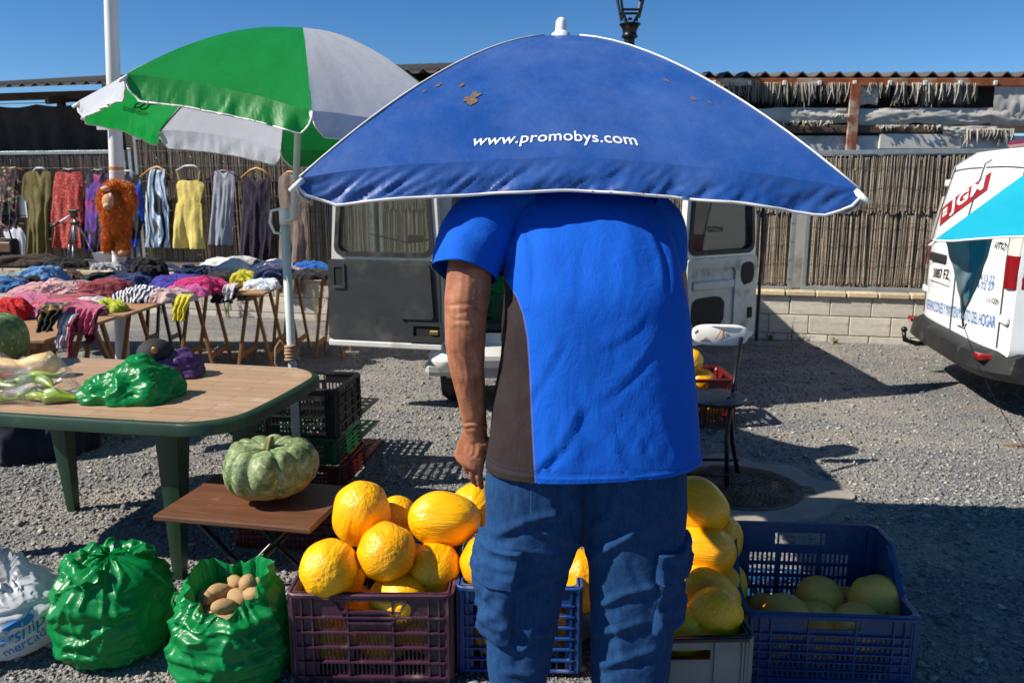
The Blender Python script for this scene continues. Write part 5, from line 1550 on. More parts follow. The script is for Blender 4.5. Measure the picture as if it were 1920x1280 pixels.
for k, (u, v, Y, sx, sy, h, nm) in enumerate(((108, 735, 3.26, .15, .11, .14, 'clear plastic bag of green peppers beside the green bag'), (18, 735, 3.27, .19, .12, .13, 'clear plastic bag of peppers at the left edge of the table'))):
    q = G(u, v, TZ)
    o = blob_bag('clear_bag', nm, M['clear_film'], (q.x, Y, tz), sx, sy, h, 20 + k * 4, 0, ((.02, .05, .06, .04),), .014)
# ---- folding chair with white back
ch = empty('folding_chair', (1.17, 4.15, .014)); tag(ch, 'black folding chair with white oval backrest on the manhole cover', 'chair')
C0 = ch.location
def cp_(u, v, Y): return P(u, v, Y) - C0
fr_, rr2 = G(1363, 920) - C0, G(1384, 890) - C0
dxl = -.285
tr_ = cp_(1389, 650, 4.3)
for s, dx in (('r', 0), ('l', dxl)):
    o = V(dx, 0, 0)
    MB().tube([fr_ + o, (cp_(1362, 820, 4.07)) + o, cp_(1372, 745, 4.14) + o, tr_ + o + V(0, 0, .05)], .0115, 10).build('upright', M['black_metal'], ch, True)
    MB().tube([rr2 + o, cp_(1373, 830, 4.22) + o, cp_(1369, 755, 4.1) + o, cp_(1366, 748, 4.0) + o], .0115, 10).build('leg', M['black_metal'], ch, True)
    for e in (fr_, rr2): MB().tube([e + o, e + o + V(0, 0, .03)], .014, 10).build('foot_cap', M['rubber'], ch, True)
for a in (fr_, rr2):
    MB().tube([a + V(0, 0, .09), a + V(dxl, 0, .09)], .009, 8).build('cross_bar', M['black_metal'], ch, True)
sc_ = cp_(1340, 742, 4.08)
se = MB()
se.loft([[(sc_.x + .165 * r * math.cos(a), sc_.y + .16 * r * math.sin(a), sc_.z + z) for a in [k / 40 * 6.283 for k in range(40)]] for r, z in ((.93, -.02), (1, -.014), (1, -.004), (.97, .002), (.8, .004))], cap=True)
se.build('seat', mat('seat_grey', '44494e', '565c62', scale=8, rough=.3, coat=.3, dirt='8c8c86', dscale=12), ch, 40)
MB().loft([[(sc_.x + .168 * math.cos(a) * s_, sc_.y + .163 * math.sin(a) * s_, sc_.z + z) for a in [k / 40 * 6.283 for k in range(40)]] for s_, z in ((.97, -.024), (1.01, -.018), (1.01, -.008), (.97, -.006))], cap=True).build('seat_ring', M['black_metal'], ch, 40)
bk = MB(); bc_ = cp_(1352, 628, 4.3)
for sgn in (1,):
    rings = []
    for yy, sc in ((-.018, .9), (-.013, .985), (0, 1.0), (.013, .985), (.018, .9)):
        ring = []
        for k in range(48):
            a = k / 48 * 6.283; ca, sa = math.cos(a), math.sin(a)
            x = (.155 * abs(ca) ** .55 * (1 if ca > 0 else -1)) * sc; z = (.058 * abs(sa) ** .7 * (1 if sa > 0 else -1)) * sc
            ring.append((bc_.x + x, bc_.y + yy + .9 * x * x, bc_.z + z + .02 * (-x)))
        rings.append(ring)
    bk.loft(rings, cap=True)
bko = bk.build('backrest', mat('vinyl_white', 'e4e1da', 'ece9e3', scale=8, rough=.4), ch, True)
tm = mat('vinyl_tear', '7d5a34', '94703f', scale=40, rough=.9)
for pts in (((.0, .04), (-.02, .0), (-.035, -.02)), ((.005, .04), (.004, .0), (-.004, -.03)), ((.01, .03), (.012, -.02)), ((-.08, -.01), (-.1, -.025), (-.115, -.03)), ((-.13, .03), (-.145, .012))):
    MB().tube([(bc_.x + x, bc_.y - .019 + .9 * x * x, bc_.z + z) for x, z in pts], .003, 5, True).build('tear', tm, bko, True)
pb_ = blob_bag('clear_bag', 'crumpled clear plastic scrap on the gravel behind the chair', M['clear_film'], G(1320, 800) + V(0, 0, .01), .07, .06, .06, 44, 0, (), .02)
# greens inside the open van
q = P(925, 600, 6.1)
blob_bag('green_carrier_bag', 'green plastic bag inside the open van', M['green_bag'], (q.x, 6.15, .625), .2, .2, .3, 31, 0, (), .02)
cq = crate('van_crate', 'dark green crate with yellow tag on the van floor', M['green_crate'], .5, .36, .2, V(.1, 6.0, .625), 2, S4)
# ================================================================== people
def skin_mat():
    t = NT('skin')
    co = t.coord('Object')
    c = t.ramp(t.noise(co, 12, 6, .6).outputs[0], [(.3, lin('7d4a33')), (.5, lin('9b6448')), (.7, lin('b58262'))])
    sp = t.ramp(t.noise(co, 90, 3).outputs[0], [(.62, (0, 0, 0)), (.74, (.5, .5, .5))])
    c = t.mix(sp, c, lin('7d452c'))
    b1 = t.bump(t.noise(t.coord('Object', (1, 1, 2.2)), 55, 6, .65, .6).outputs[0], .35, .004)
    q = t.n('ShaderNodeBsdfPrincipled'); m_ = t.bsdf(c, .52, 0, b1, .4)
    for nd in t.t.nodes:
        if nd.type == 'BSDF_PRINCIPLED':
            nd.inputs['Subsurface Weight'].default_value = .12; nd.inputs['Subsurface Radius'].default_value = (.012, .004, .002); nd.inputs['Subsurface Scale'].default_value = .5
    return m_
M['skin'] = skin_mat()
M['hair_grey'] = mat('hair_grey', '5d564f', '7a726a', scale=60, rough=.7, bump=.5, bscale=180)
M['hair_dark'] = mat('hair_dark', '1c1714', '2a221d', scale=60, rough=.6, bump=.5, bscale=180)
M['shoe'] = mat('shoe', '2c2724', '3a332e', rough=.7, bump=.2)
def sell(cx, cy, z, a, b, n=2.4, N=120, bb=None):
    out = []
    for k in range(N):
        t = 2 * math.pi * k / N; c, s = math.cos(t), math.sin(t)
        by = b if s < 0 else (bb or b)
        out.append(Vector((cx + a * abs(c) ** (2 / n) * (1 if c > 0 else -1), cy + by * abs(s) ** (2 / n) * (1 if s > 0 else -1), z)))
    return out
def hand(mb, w, d, n, s, curls=(35, 40, 45, 50), k=1.0, thumb=25):
    d = Vector(d).normalized(); n = Vector(n); n = (n - d * n.dot(d)).normalized(); s = Vector(s); s = (s - d * s.dot(d) - n * s.dot(n)).normalized()
    w = Vector(w)
    mb.tube([w - d * .03 * k, w, w + d * .03 * k, w + d * .06 * k, w + d * .088 * k, w + d * .097 * k], [.028 * k, .029 * k, .038 * k, .043 * k, .042 * k, .034 * k], 16, True, .5, n)
    for i, (o, L, c) in enumerate(((.034, .074, curls[0]), (.0118, .083, curls[1]), (-.0118, .077, curls[2]), (-.0335, .06, curls[3]))):
        p = w + d * (.086 - .006 * abs(i - 1)) * k + s * o * k
        pts, rs = [p], [.0105 * k]
        a = R(c * .55); dd = d
        for f, rr_, cc in ((.46, .0086, c * .55), (.3, .0079, c * .95), (.24, .0068, c * .5)):
            ax = R(cc)
            dd = (dd * math.cos(ax) + (n - dd * n.dot(dd)).normalized() * math.sin(ax)).normalized()
            for h in (.5, 1.0):
                pts.append(pts[-1] + dd * L * f * k * .5); rs.append((rr_ + (.0008 if h == 1.0 and f > .25 else 0)) * k)
        mb.tube(pts, rs, 10)
        mb.ball(pts[-1], rs[-1] * 1.0, 8, 6)
    p = w + d * .022 * k + s * .03 * k + n * .008 * k
    dt = (d * math.cos(R(thumb)) + s * math.sin(R(thumb)) * .8 + n * .45).normalized()
    mb.tube([p - dt * .01, p + dt * .03 * k, p + dt * .055 * k + n * .004, p + dt * .08 * k + n * .012 * k], [.015 * k, .0135 * k, .0115 * k, .0085 * k], 10)
def head_shape(mb, c, fwd, up, k=1.0):
    fwd = Vector(fwd).normalized(); up = Vector(up); up = (up - fwd * up.dot(fwd)).normalized(); rt = fwd.cross(up)
    Mh = Matrix((rt, fwd, up)).transposed(); c = Vector(c)
    mb.ball(c + up * .02 * k, (.077 * k, .097 * k, .1 * k), 24, 16, Mh)
    mb.ball(c - up * .045 * k + fwd * .022 * k, (.062 * k, .074 * k, .075 * k), 20, 12, Mh)
    mb.tube([c + fwd * .088 * k + up * .02 * k, c + fwd * .108 * k - up * .01 * k, c + fwd * .112 * k - up * .025 * k, c + fwd * .09 * k - up * .032 * k], [.01 * k, .012 * k, .016 * k, .01 * k], 10)
    mb.tube([c + fwd * .078 * k - up * .06 * k - rt * .022 * k, c + fwd * .088 * k - up * .058 * k, c + fwd * .078 * k - up * .06 * k + rt * .022 * k], .008 * k, 8)
    for sg in (-1, 1):
        mb.tube([c + fwd * .078 * k + up * .03 * k + rt * sg * .015 * k, c + fwd * .076 * k + up * .033 * k + rt * sg * .05 * k], .009 * k, 8)
        mb.ball(c + rt * sg * .08 * k - up * .005 * k - fwd * .005 * k, (.012 * k, .02 * k, .033 * k), 12, 8, Mh)
        mb.ball(c + fwd * .076 * k + up * .012 * k + rt * sg * .032 * k, .013 * k, 10, 8)
    return Mh
def cloth_mat(name, a, b, weave=420, rough=.85, extra=None):
    t = NT(name)
    co = t.coord('Object')
    c = t.ramp(t.noise(co, 6, 6, .6).outputs[0], [(.3, lin(a)), (.7, lin(b))])
    w = t.noise(t.coord('Object', (1, 1, .35)), weave, 2).outputs[0]
    c = t.mix(t.ramp(w, [(.35, (0, 0, 0)), (.65, (.22, .22, .22))]), c, lin(extra or b))
    mo_ = t.noise(t.coord('Object', (1, 1, .4)), 75, 6, .7).outputs[0]
    c = t.mix(t.ramp(mo_, [(.35, (0, 0, 0)), (.7, (.42, .42, .42))]), c, lin(extra or b))
    b0 = t.bump(t.noise(co, 17, 5, .6, 1.0).outputs[0], .28, .012)
    return t.bsdf(c, rough, 0, t.bump(w, .25, .0012, b0), .2, 0, .0)
# ---- the man under the blue parasol
mo = V(.21, 2.1, 0)
man = empty('person', mo); tag(man, 'man in blue t-shirt and blue cargo trousers bending under the blue parasol', 'person')
def mp(u, v, Y): return P(u, v, Y) - mo
rows = [(903, 912, 1309, 2.10, .185, .2), (880, 914, 1309, 2.10, .185, .2), (800, 925, 1304, 2.11, .18, .21), (700, 938, 1297, 2.12, .175, .22), (620, 945, 1293, 2.125, .17, .22), (560, 947, 1284, 2.135, .168, .2),
        (500, 942, 1270, 2.17, .165, .19), (450, 938, 1256, 2.21, .162, .175), (400, 935, 1242, 2.265, .155, .165), (376, 940, 1230, 2.30, .145, .155), (358, 962, 1205, 2.34, .125, .14), (347, 1000, 1170, 2.38, .1, .12), (341, 1035, 1135, 2.41, .08, .09), (337, 1050, 1120, 2.43, .07, .075)]
keys = []
for v, ul, ur, Y, b, bb in rows:
    z = P(1105, v, Y - b).z; ax_ = Y * _c - (z - EYE) * _s
    xl, xr = (ul - 960) / FPX * ax_ - mo.x, (ur - 960) / FPX * ax_ - mo.x
    keys.append(((xl + xr) / 2, Y - mo.y, z, (xr - xl) / 2, b, bb))
kk = catmull(keys, 130)
def shirt_panel_mat():
    t = NT('blue_tshirt')
    co = t.coord('Object')
    c = t.ramp(t.noise(co, 5, 6, .6).outputs[0], [(.3, lin('0450b4')), (.7, lin('0858c2'))])
    dk = t.ramp(t.noise(co, 9, 6, .6).outputs[0], [(.3, lin('241d1d')), (.7, lin('312929'))])
    pts = [(1004, 908), (1001, 860), (997, 780), (994, 700), (990, 640), (982, 596), (970, 565), (955, 545), (945, 538)]
    q = [mp(u, v, 1.96) for u, v in pts]
    z0, z1 = q[0].z - .01, q[-1].z; x0, x1 = -.3, .1
    sep = t.n('ShaderNodeSeparateXYZ'); t.l(t.coord('Object'), sep.inputs[0])
    mr = t.n('ShaderNodeMapRange', i_1=z0, i_2=z1); t.l(sep.outputs[2], mr.inputs[0])
    rp_ = t.ramp(mr.outputs[0], [((p_.z - z0) / (z1 - z0), ((p_.x - x0) / (x1 - x0),) * 3) for p_ in q])
    xb = t.math('ADD', t.math('MULTIPLY', rp_, x1 - x0), x0)
    dlt = t.math('SUBTRACT', xb, sep.outputs[0])
    msk = t.math('MULTIPLY', t.math('GREATER_THAN', dlt, 0.0), t.math('LESS_THAN', sep.outputs[2], z1))
    seam = t.math('MULTIPLY', t.math('LESS_THAN', t.math('ABSOLUTE', dlt), .0022), t.math('LESS_THAN', sep.outputs[2], z1))
    c = t.mix(msk, c, dk); c = t.mix(t.math('MULTIPLY', seam, .6), c, lin('5a63a8'))
    w = t.noise(t.coord('Object'), 520, 2).outputs[0]
    b0 = t.bump(t.noise(t.coord('Object', (1, 1, .5)), 16, 5, .6, 1.4).outputs[0], .3, .012)
    b1 = t.bump(t.noise(co, 46, 4, .6, 1.0).outputs[0], .18, .005, b0)
    return t.bsdf(c, .85, 0, t.bump(w, .2, .001, b1), .2, 0, .0)
M['tshirt'] = shirt_panel_mat()
M['stitch_blue'] = mat('stitch_blue', '08225c', '0a2a6c', rough=.9)
tb = MB()
rings = [sell(*k[:5], 2.5, 160, k[5]) for k in kk]
# hem tilts a little: lower at the left
for i in range(14):
    for p in rings[i]: p.z += (.012 * p.x / .25) * (1 - i / 14) - .004 * (1 - i / 14)
for i in range(0, 7):
    for p in rings[i]:
        c = Vector((kk[i][0], kk[i][1], p.z)); p += (p - c).normalized() * .003
inner = [[Vector((p.x * .985 + kk[i][0] * .015, p.y * .985 + kk[i][1] * .015, p.z + (.004 if i == 0 else 0))) for p in rings[i]] for i in (0, 10)]
tb.loft(inner[::-1] + rings)
shirt = tb.build('tshirt', M['tshirt'], man, True)
bot, topz = kk[0][2], kk[-1][2]
def segs(lst, Y):
    out = []
    for u0, v0, u1, v1, k in lst:
        a, b = mp(u0, v0, Y), mp(u1, v1, Y); out.append((a.x, a.z, b.x, b.z, k))
    return out
sfold = fold_lines(segs([(1105, 750, 1010, 885, 1), (1120, 740, 1175, 880, .9), (1150, 760, 1215, 850, .7), (1060, 640, 985, 770, .6), (955, 420, 948, 520, 1.1), (985, 430, 1000, 540, .6), (1245, 430, 1262, 540, 1), (1240, 640, 1140, 745, .8), (1215, 600, 1130, 660, .5), (1080, 780, 1085, 880, .6), (1030, 700, 1095, 760, .7), (1250, 780, 1275, 870, .8), (1040, 800, 1020, 880, .6), (1180, 480, 1160, 600, .4), (1090, 470, 1075, 590, .35)], 1.96), .0042)
def shirt_w(p, n):
    f = max(0, min(1, (p.z - bot) / (1.5 - bot)))
    low = (1 - f)
    a = .004 * nz(p.x * 9 + p.z * 2.5, p.y * 5, p.z * 1.8) * (.35 + low)
    a += .0032 * (ridged((p.x * 7 + p.z * 6, p.y * 4, p.z * 3.2 - p.x * 4), 2) - .9) * (.25 + .75 * low)
    # crossing drag folds in the small of the back
    dx, dz = p.x - .06, p.z - 1.0
    g_ = math.exp(-(dx * dx / .02 + dz * dz / .025))
    a += .0009 * g_ * math.sin(dx * 85 + dz * 60 + 4 * nz(p.x * 8, p.z * 8)) + .0007 * g_ * math.sin(dx * -90 + dz * 75 + 3 * nz(p.x * 9, 4, p.z * 9))
    # shoulder blade tension
    h = math.exp(-((p.z - 1.4) / .12) ** 2)
    a += .006 * h * nz(p.x * 16, 0, p.z * 4)
    e = min(1, (p.z - bot) / .05)
    if p.y < .05: a += sfold(p)
    return a * (.45 + .55 * e)
displace(shirt, shirt_w)
for k_ in (7, 9):
    base_ = (2 + k_) * 160
    lp_ = [shirt.data.vertices[base_ + j].co + shirt.data.vertices[base_ + j].normal * .0008 for j in range(160)]
    MB().tube(lp_ + lp_[:1], .0011, 4).build('hem_stitching', M['stitch_blue'], shirt)
def sleeve(name, path, rad, seed):
    mb = MB(); k = catmull([tuple(p) + (r,) for p, r in zip(path, rad)], 40)
    pts = [Vector(q[:3]) for q in k]; rs = [q[3] for q in k]
    mb.tube(pts, rs, 72, False, .92)
    mb.tube([pts[-1], pts[-1].lerp(pts[-6], .9)], [rs[-1] * .985, rs[-6] * .97], 72, False, .92)
    o = mb.build(name, M['sleeve'], shirt, True)
    ax = (pts[-1] - pts[0]).normalized(); L = (pts[-1] - pts[0]).length
    def w(p, n):
        f = (p - pts[0]).dot(ax) / L
        v_ = .010 * nz(p.x * 10 + seed, p.y * 10, p.z * 5) + .008 * (ridged((p.x * 6 + seed, p.y * 6, p.z * 7), 2) - .9)
        return v_ * (.4 + .6 * f) + (.003 if f > .86 else 0)
    displace(o, w)
M['sleeve'] = cloth_mat('blue_sleeve', '0450b4', '0858c2', 520, .85, '0654bc')
sleeve('sleeve', [mp(975, 392, 2.26), mp(930, 400, 2.22), mp(893, 440, 2.15), mp(869, 512, 2.095)], [.1, .098, .1, .089], 2)
sleeve('sleeve', [mp(1200, 400, 2.27), mp(1236, 430, 2.28), mp(1246, 490, 2.3), mp(1250, 548, 2.34)], [.085, .078, .072, .07], 6)
# trousers
LR = {'l': [(1378, 915, 1020), (1280, 905, 1036), (1200, 900, 1053), (1100, 893, 1076), (1050, 897, 1092), (1000, 902, 1104), (940, 903, 1112), (880, 912, 1115), (810, 935, 1112)],
      'r': [(1378, 1105, 1250), (1280, 1096, 1265), (1200, 1096, 1272), (1100, 1093, 1284), (1050, 1089, 1288), (1000, 1083, 1291), (940, 1080, 1292), (880, 1082, 1290), (810, 1092, 1284)]}
axes = {}
tr = MB()
for s in 'lr':
    ks = []
    for i, (v, a, b) in enumerate(LR[s]):
        Y = 2.08 + .005 * min(i, 5)
        bb = (.1, .1, .103, .118, .13, .145, .152, .15, .14)[i]
        z = P(1105, v, Y - bb * .8).z; ax_ = Y * _c - (z - EYE) * _s
        xl, xr = (a - 960) / FPX * ax_ - mo.x, (b - 960) / FPX * ax_ - mo.x
        ks.append(((xl + xr) / 2, Y - mo.y, z, (xr - xl) / 2 - .006 - .006 * (i < 4), bb))
    ks.insert(0, (ks[0][0], ks[0][1] + .01, .03, ks[0][3] * 1.02, .1))
    kq = catmull(ks, 70); axes[s] = kq
    tr.loft([sell(*q, 2.3, 80) for q in kq], cap=True)
M['denim'] = cloth_mat('blue_trousers', '0a2750', '0e325e', 480, .9, '2a5682')
tro = tr.build('trousers', M['denim'], man, True)
remesh(tro, .0075, 5)
tfold = fold_lines(segs([(925, 1010, 1065, 955, 1), (915, 1035, 1055, 1050, .9), (955, 1120, 1065, 1085, 1), (945, 1180, 1045, 1215, 1), (960, 1240, 1035, 1195, .9), (950, 1270, 1035, 1290, .8), (1110, 1075, 1190, 990, 1), (1120, 1155, 1235, 1100, .9), (1105, 1225, 1210, 1175, 1), (1125, 1270, 1245, 1225, 1), (1010, 990, 1095, 1045, .9), (1190, 995, 1105, 1050, .9), (1120, 1120, 1170, 1240, .7), (1000, 1080, 985, 1230, .7), (1060, 930, 1095, 1000, .7), (1150, 930, 1110, 1000, .7), (1200, 1060, 1240, 1180, .6)], 1.97), .0075, .011)
def tro_w(p, n):
    leg = max(0, (.75 - p.z) / .55)
    a = .007 * nz(p.x * 12 + p.z, p.y * 12, p.z * 2.2) + .004 * (ridged((p.x * 9 + p.z * 3, p.y * 9, p.z * 3.4), 3) - 1.0) - .004
    a += .003 * math.sin(p.z * 42 + p.x * 30 + 4 * nz(p.x * 6, p.y * 6, p.z * 5)) * min(1, leg) * max(0, nz(p.x * 4 + 2, p.y * 4, p.z * 4) + .35)
    return a + (tfold(p) if p.y < 0 else 0)
displace(tro, tro_w)
tbv = BVHTree.FromPolygons([v.co for v in tro.data.vertices], [tuple(p.vertices) for p in tro.data.polygons])
def axis_at(s, z):
    kq = axes[s]; i = min(range(len(kq)), key=lambda j: abs(kq[j][2] - z)); return Vector((kq[i][0], kq[i][1], z))
def wrap_patch(name, s, a0, a1, z0, z1, th, nu=30, nv=36, m=None, parent=None):
    def pt(u, v, off):
        a = R(a0 + (a1 - a0) * u); z = z0 + (z1 - z0) * v
        ax = axis_at(s, z); d = Vector((math.cos(a), math.sin(a), 0))
        h = tbv.ray_cast(ax + d * .4, -d)[0]
        return (h if h is not None else ax + d * .1) + d * off
    mb = MB()
    mb.grid(lambda u, v: pt(u, v, th(u, v) if 0 < u < 1 and 0 < v < 1 else -.004), nu, nv)
    return mb.build(name, m or M['denim'], parent or tro, True)
def zof(v, Y=2.0): return P(960, v, Y).z
def bulge(seed, amp):
    def f(u, v):
        e = min(u, 1 - u, v * 1.0, (1 - v)) ; k = min(1, e / .12) ** .5
        return .004 + k * amp * (.7 + .5 * nz(u * 2.5, v * 3, seed) + .5 * (ridged((u * 2, v * 3.5, seed), 2) - .9)) * (1.15 - .3 * v)
    return f
wrap_patch('cargo_pocket', 'l', 172, 256, zof(1212), zof(1040), bulge(2, .03))
wrap_patch('pocket_flap', 'l', 168, 259, zof(1094), zof(1022), lambda u, v: .034 - .016 * v + .006 * nz(u * 5, v * 4, 3))
wrap_patch('cargo_pocket', 'r', 292, 372, zof(1190), zof(1045), bulge(7, .026))
wrap_patch('pocket_flap', 'r', 288, 375, zof(1086), zof(1030), lambda u, v: .03 - .014 * v + .006 * nz(u * 5, v * 4, 8))
def back_patch(name, pts, off, n=24):
    (u0, v0), (u1, v1) = pts
    a, b = mp(u0, v1, 1.95), mp(u1, v0, 1.95)
    mb = MB()
    def f(u, v):
        e = 0 if 0 < u < 1 and 0 < v < 1 else 1
        x, z = a.x + (b.x - a.x) * u, a.z + (b.z - a.z) * v
        # rounded lower corners
        if v < .3:
            k = (1 - v / .3) ** 2 * .16; x = x + (a.x + b.x - 2 * x) * k
        h = tbv.ray_cast(Vector((x, -1, z)), Vector((0, 1, 0)))[0]
        return (h if h is not None else Vector((x, -.15, z))) + Vector((0, .003 if e else -off, 0))
    mb.grid(f, n, n)
    return mb.build(name, M['denim'], tro, True)
back_patch('back_pocket', ((962, 870), (1095, 986)), .0045)
back_patch('pocket_band', ((992, 880), (1048, 984)), .008)
back_patch('back_pocket', ((1206, 870), (1268, 982)), .0045)
def stitch(pts, Y=1.95):
    out = []
    for u, v in pts:
        q = mp(u, v, Y); h = tbv.ray_cast(Vector((q.x, -1, q.z)), Vector((0, 1, 0)))[0]
        if h is not None: out.append(h - Vector((0, .003, 0)))
    if len(out) > 1: MB().tube(out, .0016, 4).build('stitching', M['stitch'], tro)
M['stitch'] = mat('stitch', '14294a', '1a3358', rough=.9)
stitch([(1098, 900 + k * 14) for k in range(12)])
# skin
bd = MB()
la = [mp(932, 400, 2.22), mp(894, 445, 2.15), mp(880, 515, 2.1), mp(876, 560, 2.09), mp(873, 600, 2.085), mp(872, 645, 2.09), mp(877, 700, 2.1), mp(884, 750, 2.115), mp(890, 790, 2.13), mp(893, 812, 2.138), mp(889, 832, 2.143)]
bd.tube(la, [.07, .066, .062, .061, .057, .054, .047, .04, .035, .031, .022], 20, True, .94)
bd.ball(mp(866, 596, 2.06), (.026, .026, .034), 12, 8)                    # elbow
wd = (mp(880, 870, 2.16) - mp(893, 808, 2.137)).normalized()
hand(bd, mp(892, 806, 2.138), wd, (.6, .8, .05), (.8, -.6, 0), (16, 22, 28, 34), 1.2, 26)
ra = [mp(1203, 405, 2.28), mp(1238, 445, 2.28), mp(1250, 500, 2.3), mp(1257, 560, 2.33), mp(1250, 600, 2.4), mp(1225, 640, 2.5), mp(1200, 670, 2.58)]
bd.tube(ra, [.065, .06, .055, .054, .048, .04, .03], 18)
hand(bd, ra[-1], (-.3, .8, -.5), (-.6, -.1, -.7), (-.7, .5, .3), (30, 35, 40, 45), 1.0, 30)
ck = mp(1085, 300, 2.3)
bd.tube([Vector(kk[i][:3]) + V(0, .02, 0) for i in (4, 30, 60, 85, 100, 112, 122, 129)] + [V(ck.x, .4, kk[-1][2] + .02)], [.13, .13, .12, .1, .09, .07, .055, .055, .05], 20)
bd.tube([Vector(kk[95][:3]) + V(0, .02, 0), mp(1000, 410, 2.28), mp(932, 402, 2.23)], [.08, .075, .065], 14)
bd.tube([Vector(kk[95][:3]) + V(0, .02, 0), mp(1160, 415, 2.29), mp(1205, 405, 2.28)], [.08, .07, .06], 14)
hc = V(ck.x, .46, 1.61)
Mh = head_shape(bd, hc, (0, .85, -.5), (0, .5, .85))
for s in 'lr':
    q = [Vector(axes[s][i][:3]) for i in (66, 50, 35, 20, 8)] + [V(axes[s][0][0], axes[s][0][1], .06)]
    bd.tube(q, [.09, .085, .075, .06, .055, .04], 16)
body = bd.build('body', M['skin'], man, True)
remesh(body, .0031, 2)
afold = fold_lines(segs([(840, 572, 905, 580, -1), (848, 600, 895, 612, -.9), (856, 588, 885, 594, -.6), (865, 803, 918, 812, -1.2), (868, 815, 914, 822, -.8), (885, 640, 902, 770, .9), (862, 650, 872, 740, .6), (872, 835, 878, 870, .8), (888, 838, 888, 872, .8)], 2.06), .0017, .005)
def vein(p, n):
    a = .0022 * nz(p.x * 40, p.y * 40, p.z * 16) + .0014 * (ridged((p.x * 22, p.y * 22, p.z * 11), 2) - .9)
    return a + (afold(p) if p.y < .05 and p.x < -.1 else 0)
displace(body, vein)
MB().ball(hc + V(0, -.02, .045), (.083, .1, .085), 24, 14, Mh).build('hair', M['hair_grey'], man, True)
for s in 'lr':
    b = axes[s][0]
    sh_ = MB(); sh_.loft([[(b[0] + w * math.cos(a), b[1] + .06 + l * math.sin(a), z) for a in [k / 24 * 6.283 for k in range(24)]] for w, l, z in ((.05, .14, .012), (.055, .145, .03), (.052, .14, .06), (.045, .1, .09), (.035, .06, .11))], cap=True)
    sh_.build('shoe', M['shoe'], man, True)
# ---- second person standing behind him, only an arm shows
ro_ = V(.26, 4.3, 0)
pr = empty('person', ro_); tag(pr, 'person standing behind the bending man, only a bare arm showing beside his side panel', 'person')
b2_ = MB()
hx = P(948, 640, 4.2) - ro_
b2_.tube([V(-.17, 0, 1.38), V(-.225, -.02, 1.2), V(-.255, -.05, 1.08), hx + V(.02, 0, .12), hx + V(0, -.02, .0)], [.06, .052, .045, .04, .028], 14)
hand(b2_, hx + V(0, -.02, 0), (.12, -.1, -1), (1, 0, 0), (0, -1, 0), (30, 35, 40, 45), .95)
b2_.tube([V(.17, 0, 1.38), V(.24, .02, 1.15), V(.24, -.1, .95), V(.2, -.2, .88)], [.06, .05, .042, .028], 14)
hand(b2_, V(.2, -.2, .88), (-.2, -.8, -.3), (-.9, 0, 0), (0, 0, 1), (30, 35, 40, 45), .95)
b2_.tube([V(0, 0, .85), V(0, 0, 1.1), V(0, .01, 1.32), V(0, .01, 1.42), V(0, 0, 1.5), V(0, -.01, 1.56)], [.13, .13, .15, .11, .056, .05], 18)
h2 = V(0, -.03, 1.6)
Mh2 = head_shape(b2_, h2, (0, -1, -.1), (0, 0, 1), .95)
for sg in (-1, 1):
    b2_.tube([V(sg * .08, 0, .88), V(sg * .1, -.01, .5), V(sg * .1, .0, .1), V(sg * .1, 0, .05)], [.085, .062, .045, .04], 14)
bo = b2_.build('body', M['skin'], pr, True); remesh(bo, .005, 3)
MB().ball(h2 + V(0, .025, .045), (.08, .095, .082), 20, 12, Mh2).build('hair', M['hair_dark'], pr, True)
M['dark_shirt'] = cloth_mat('dark_shirt', '22262e', '2b3039'); M['dark_trousers'] = cloth_mat('dark_trousers', '23252b', '2c2f36')
s2 = MB(); s2.loft([sell(0, 0, z, a, b, 2.4, 60) for z, a, b in ((.8, .21, .15), (.95, .2, .15), (1.15, .2, .14), (1.3, .21, .13), (1.4, .19, .11), (1.46, .1, .08), (1.5, .07, .07))])
for sg in (-1, 1): s2.tube([V(sg * .15, 0, 1.38), V(sg * .21, 0, 1.28), V(sg * .235, -.01, 1.16)], [.085, .078, .072], 24, False)
s2.build('tshirt', M['dark_shirt'], pr, True)
t2 = MB()
for sg in (-1, 1): t2.loft([sell(sg * .095, 0, z, a, b, 2.2, 40) for z, a, b in ((.04, .075, .085), (.3, .08, .09), (.6, .1, .11), (.8, .115, .14), (.95, .11, .13))], cap=True)
t2o = t2.build('trousers', M['dark_trousers'], pr, True); remesh(t2o, .012, 4)
for sg in (-1, 1):
    sh_ = MB(); sh_.loft([[(sg * .1 + w * math.cos(a), -.05 + l * math.sin(a), z) for a in [k / 20 * 6.283 for k in range(20)]] for w, l, z in ((.045, .13, .012), (.05, .135, .03), (.047, .13, .06), (.04, .09, .09))], cap=True)
    sh_.build('shoe', M['shoe'], pr, True)
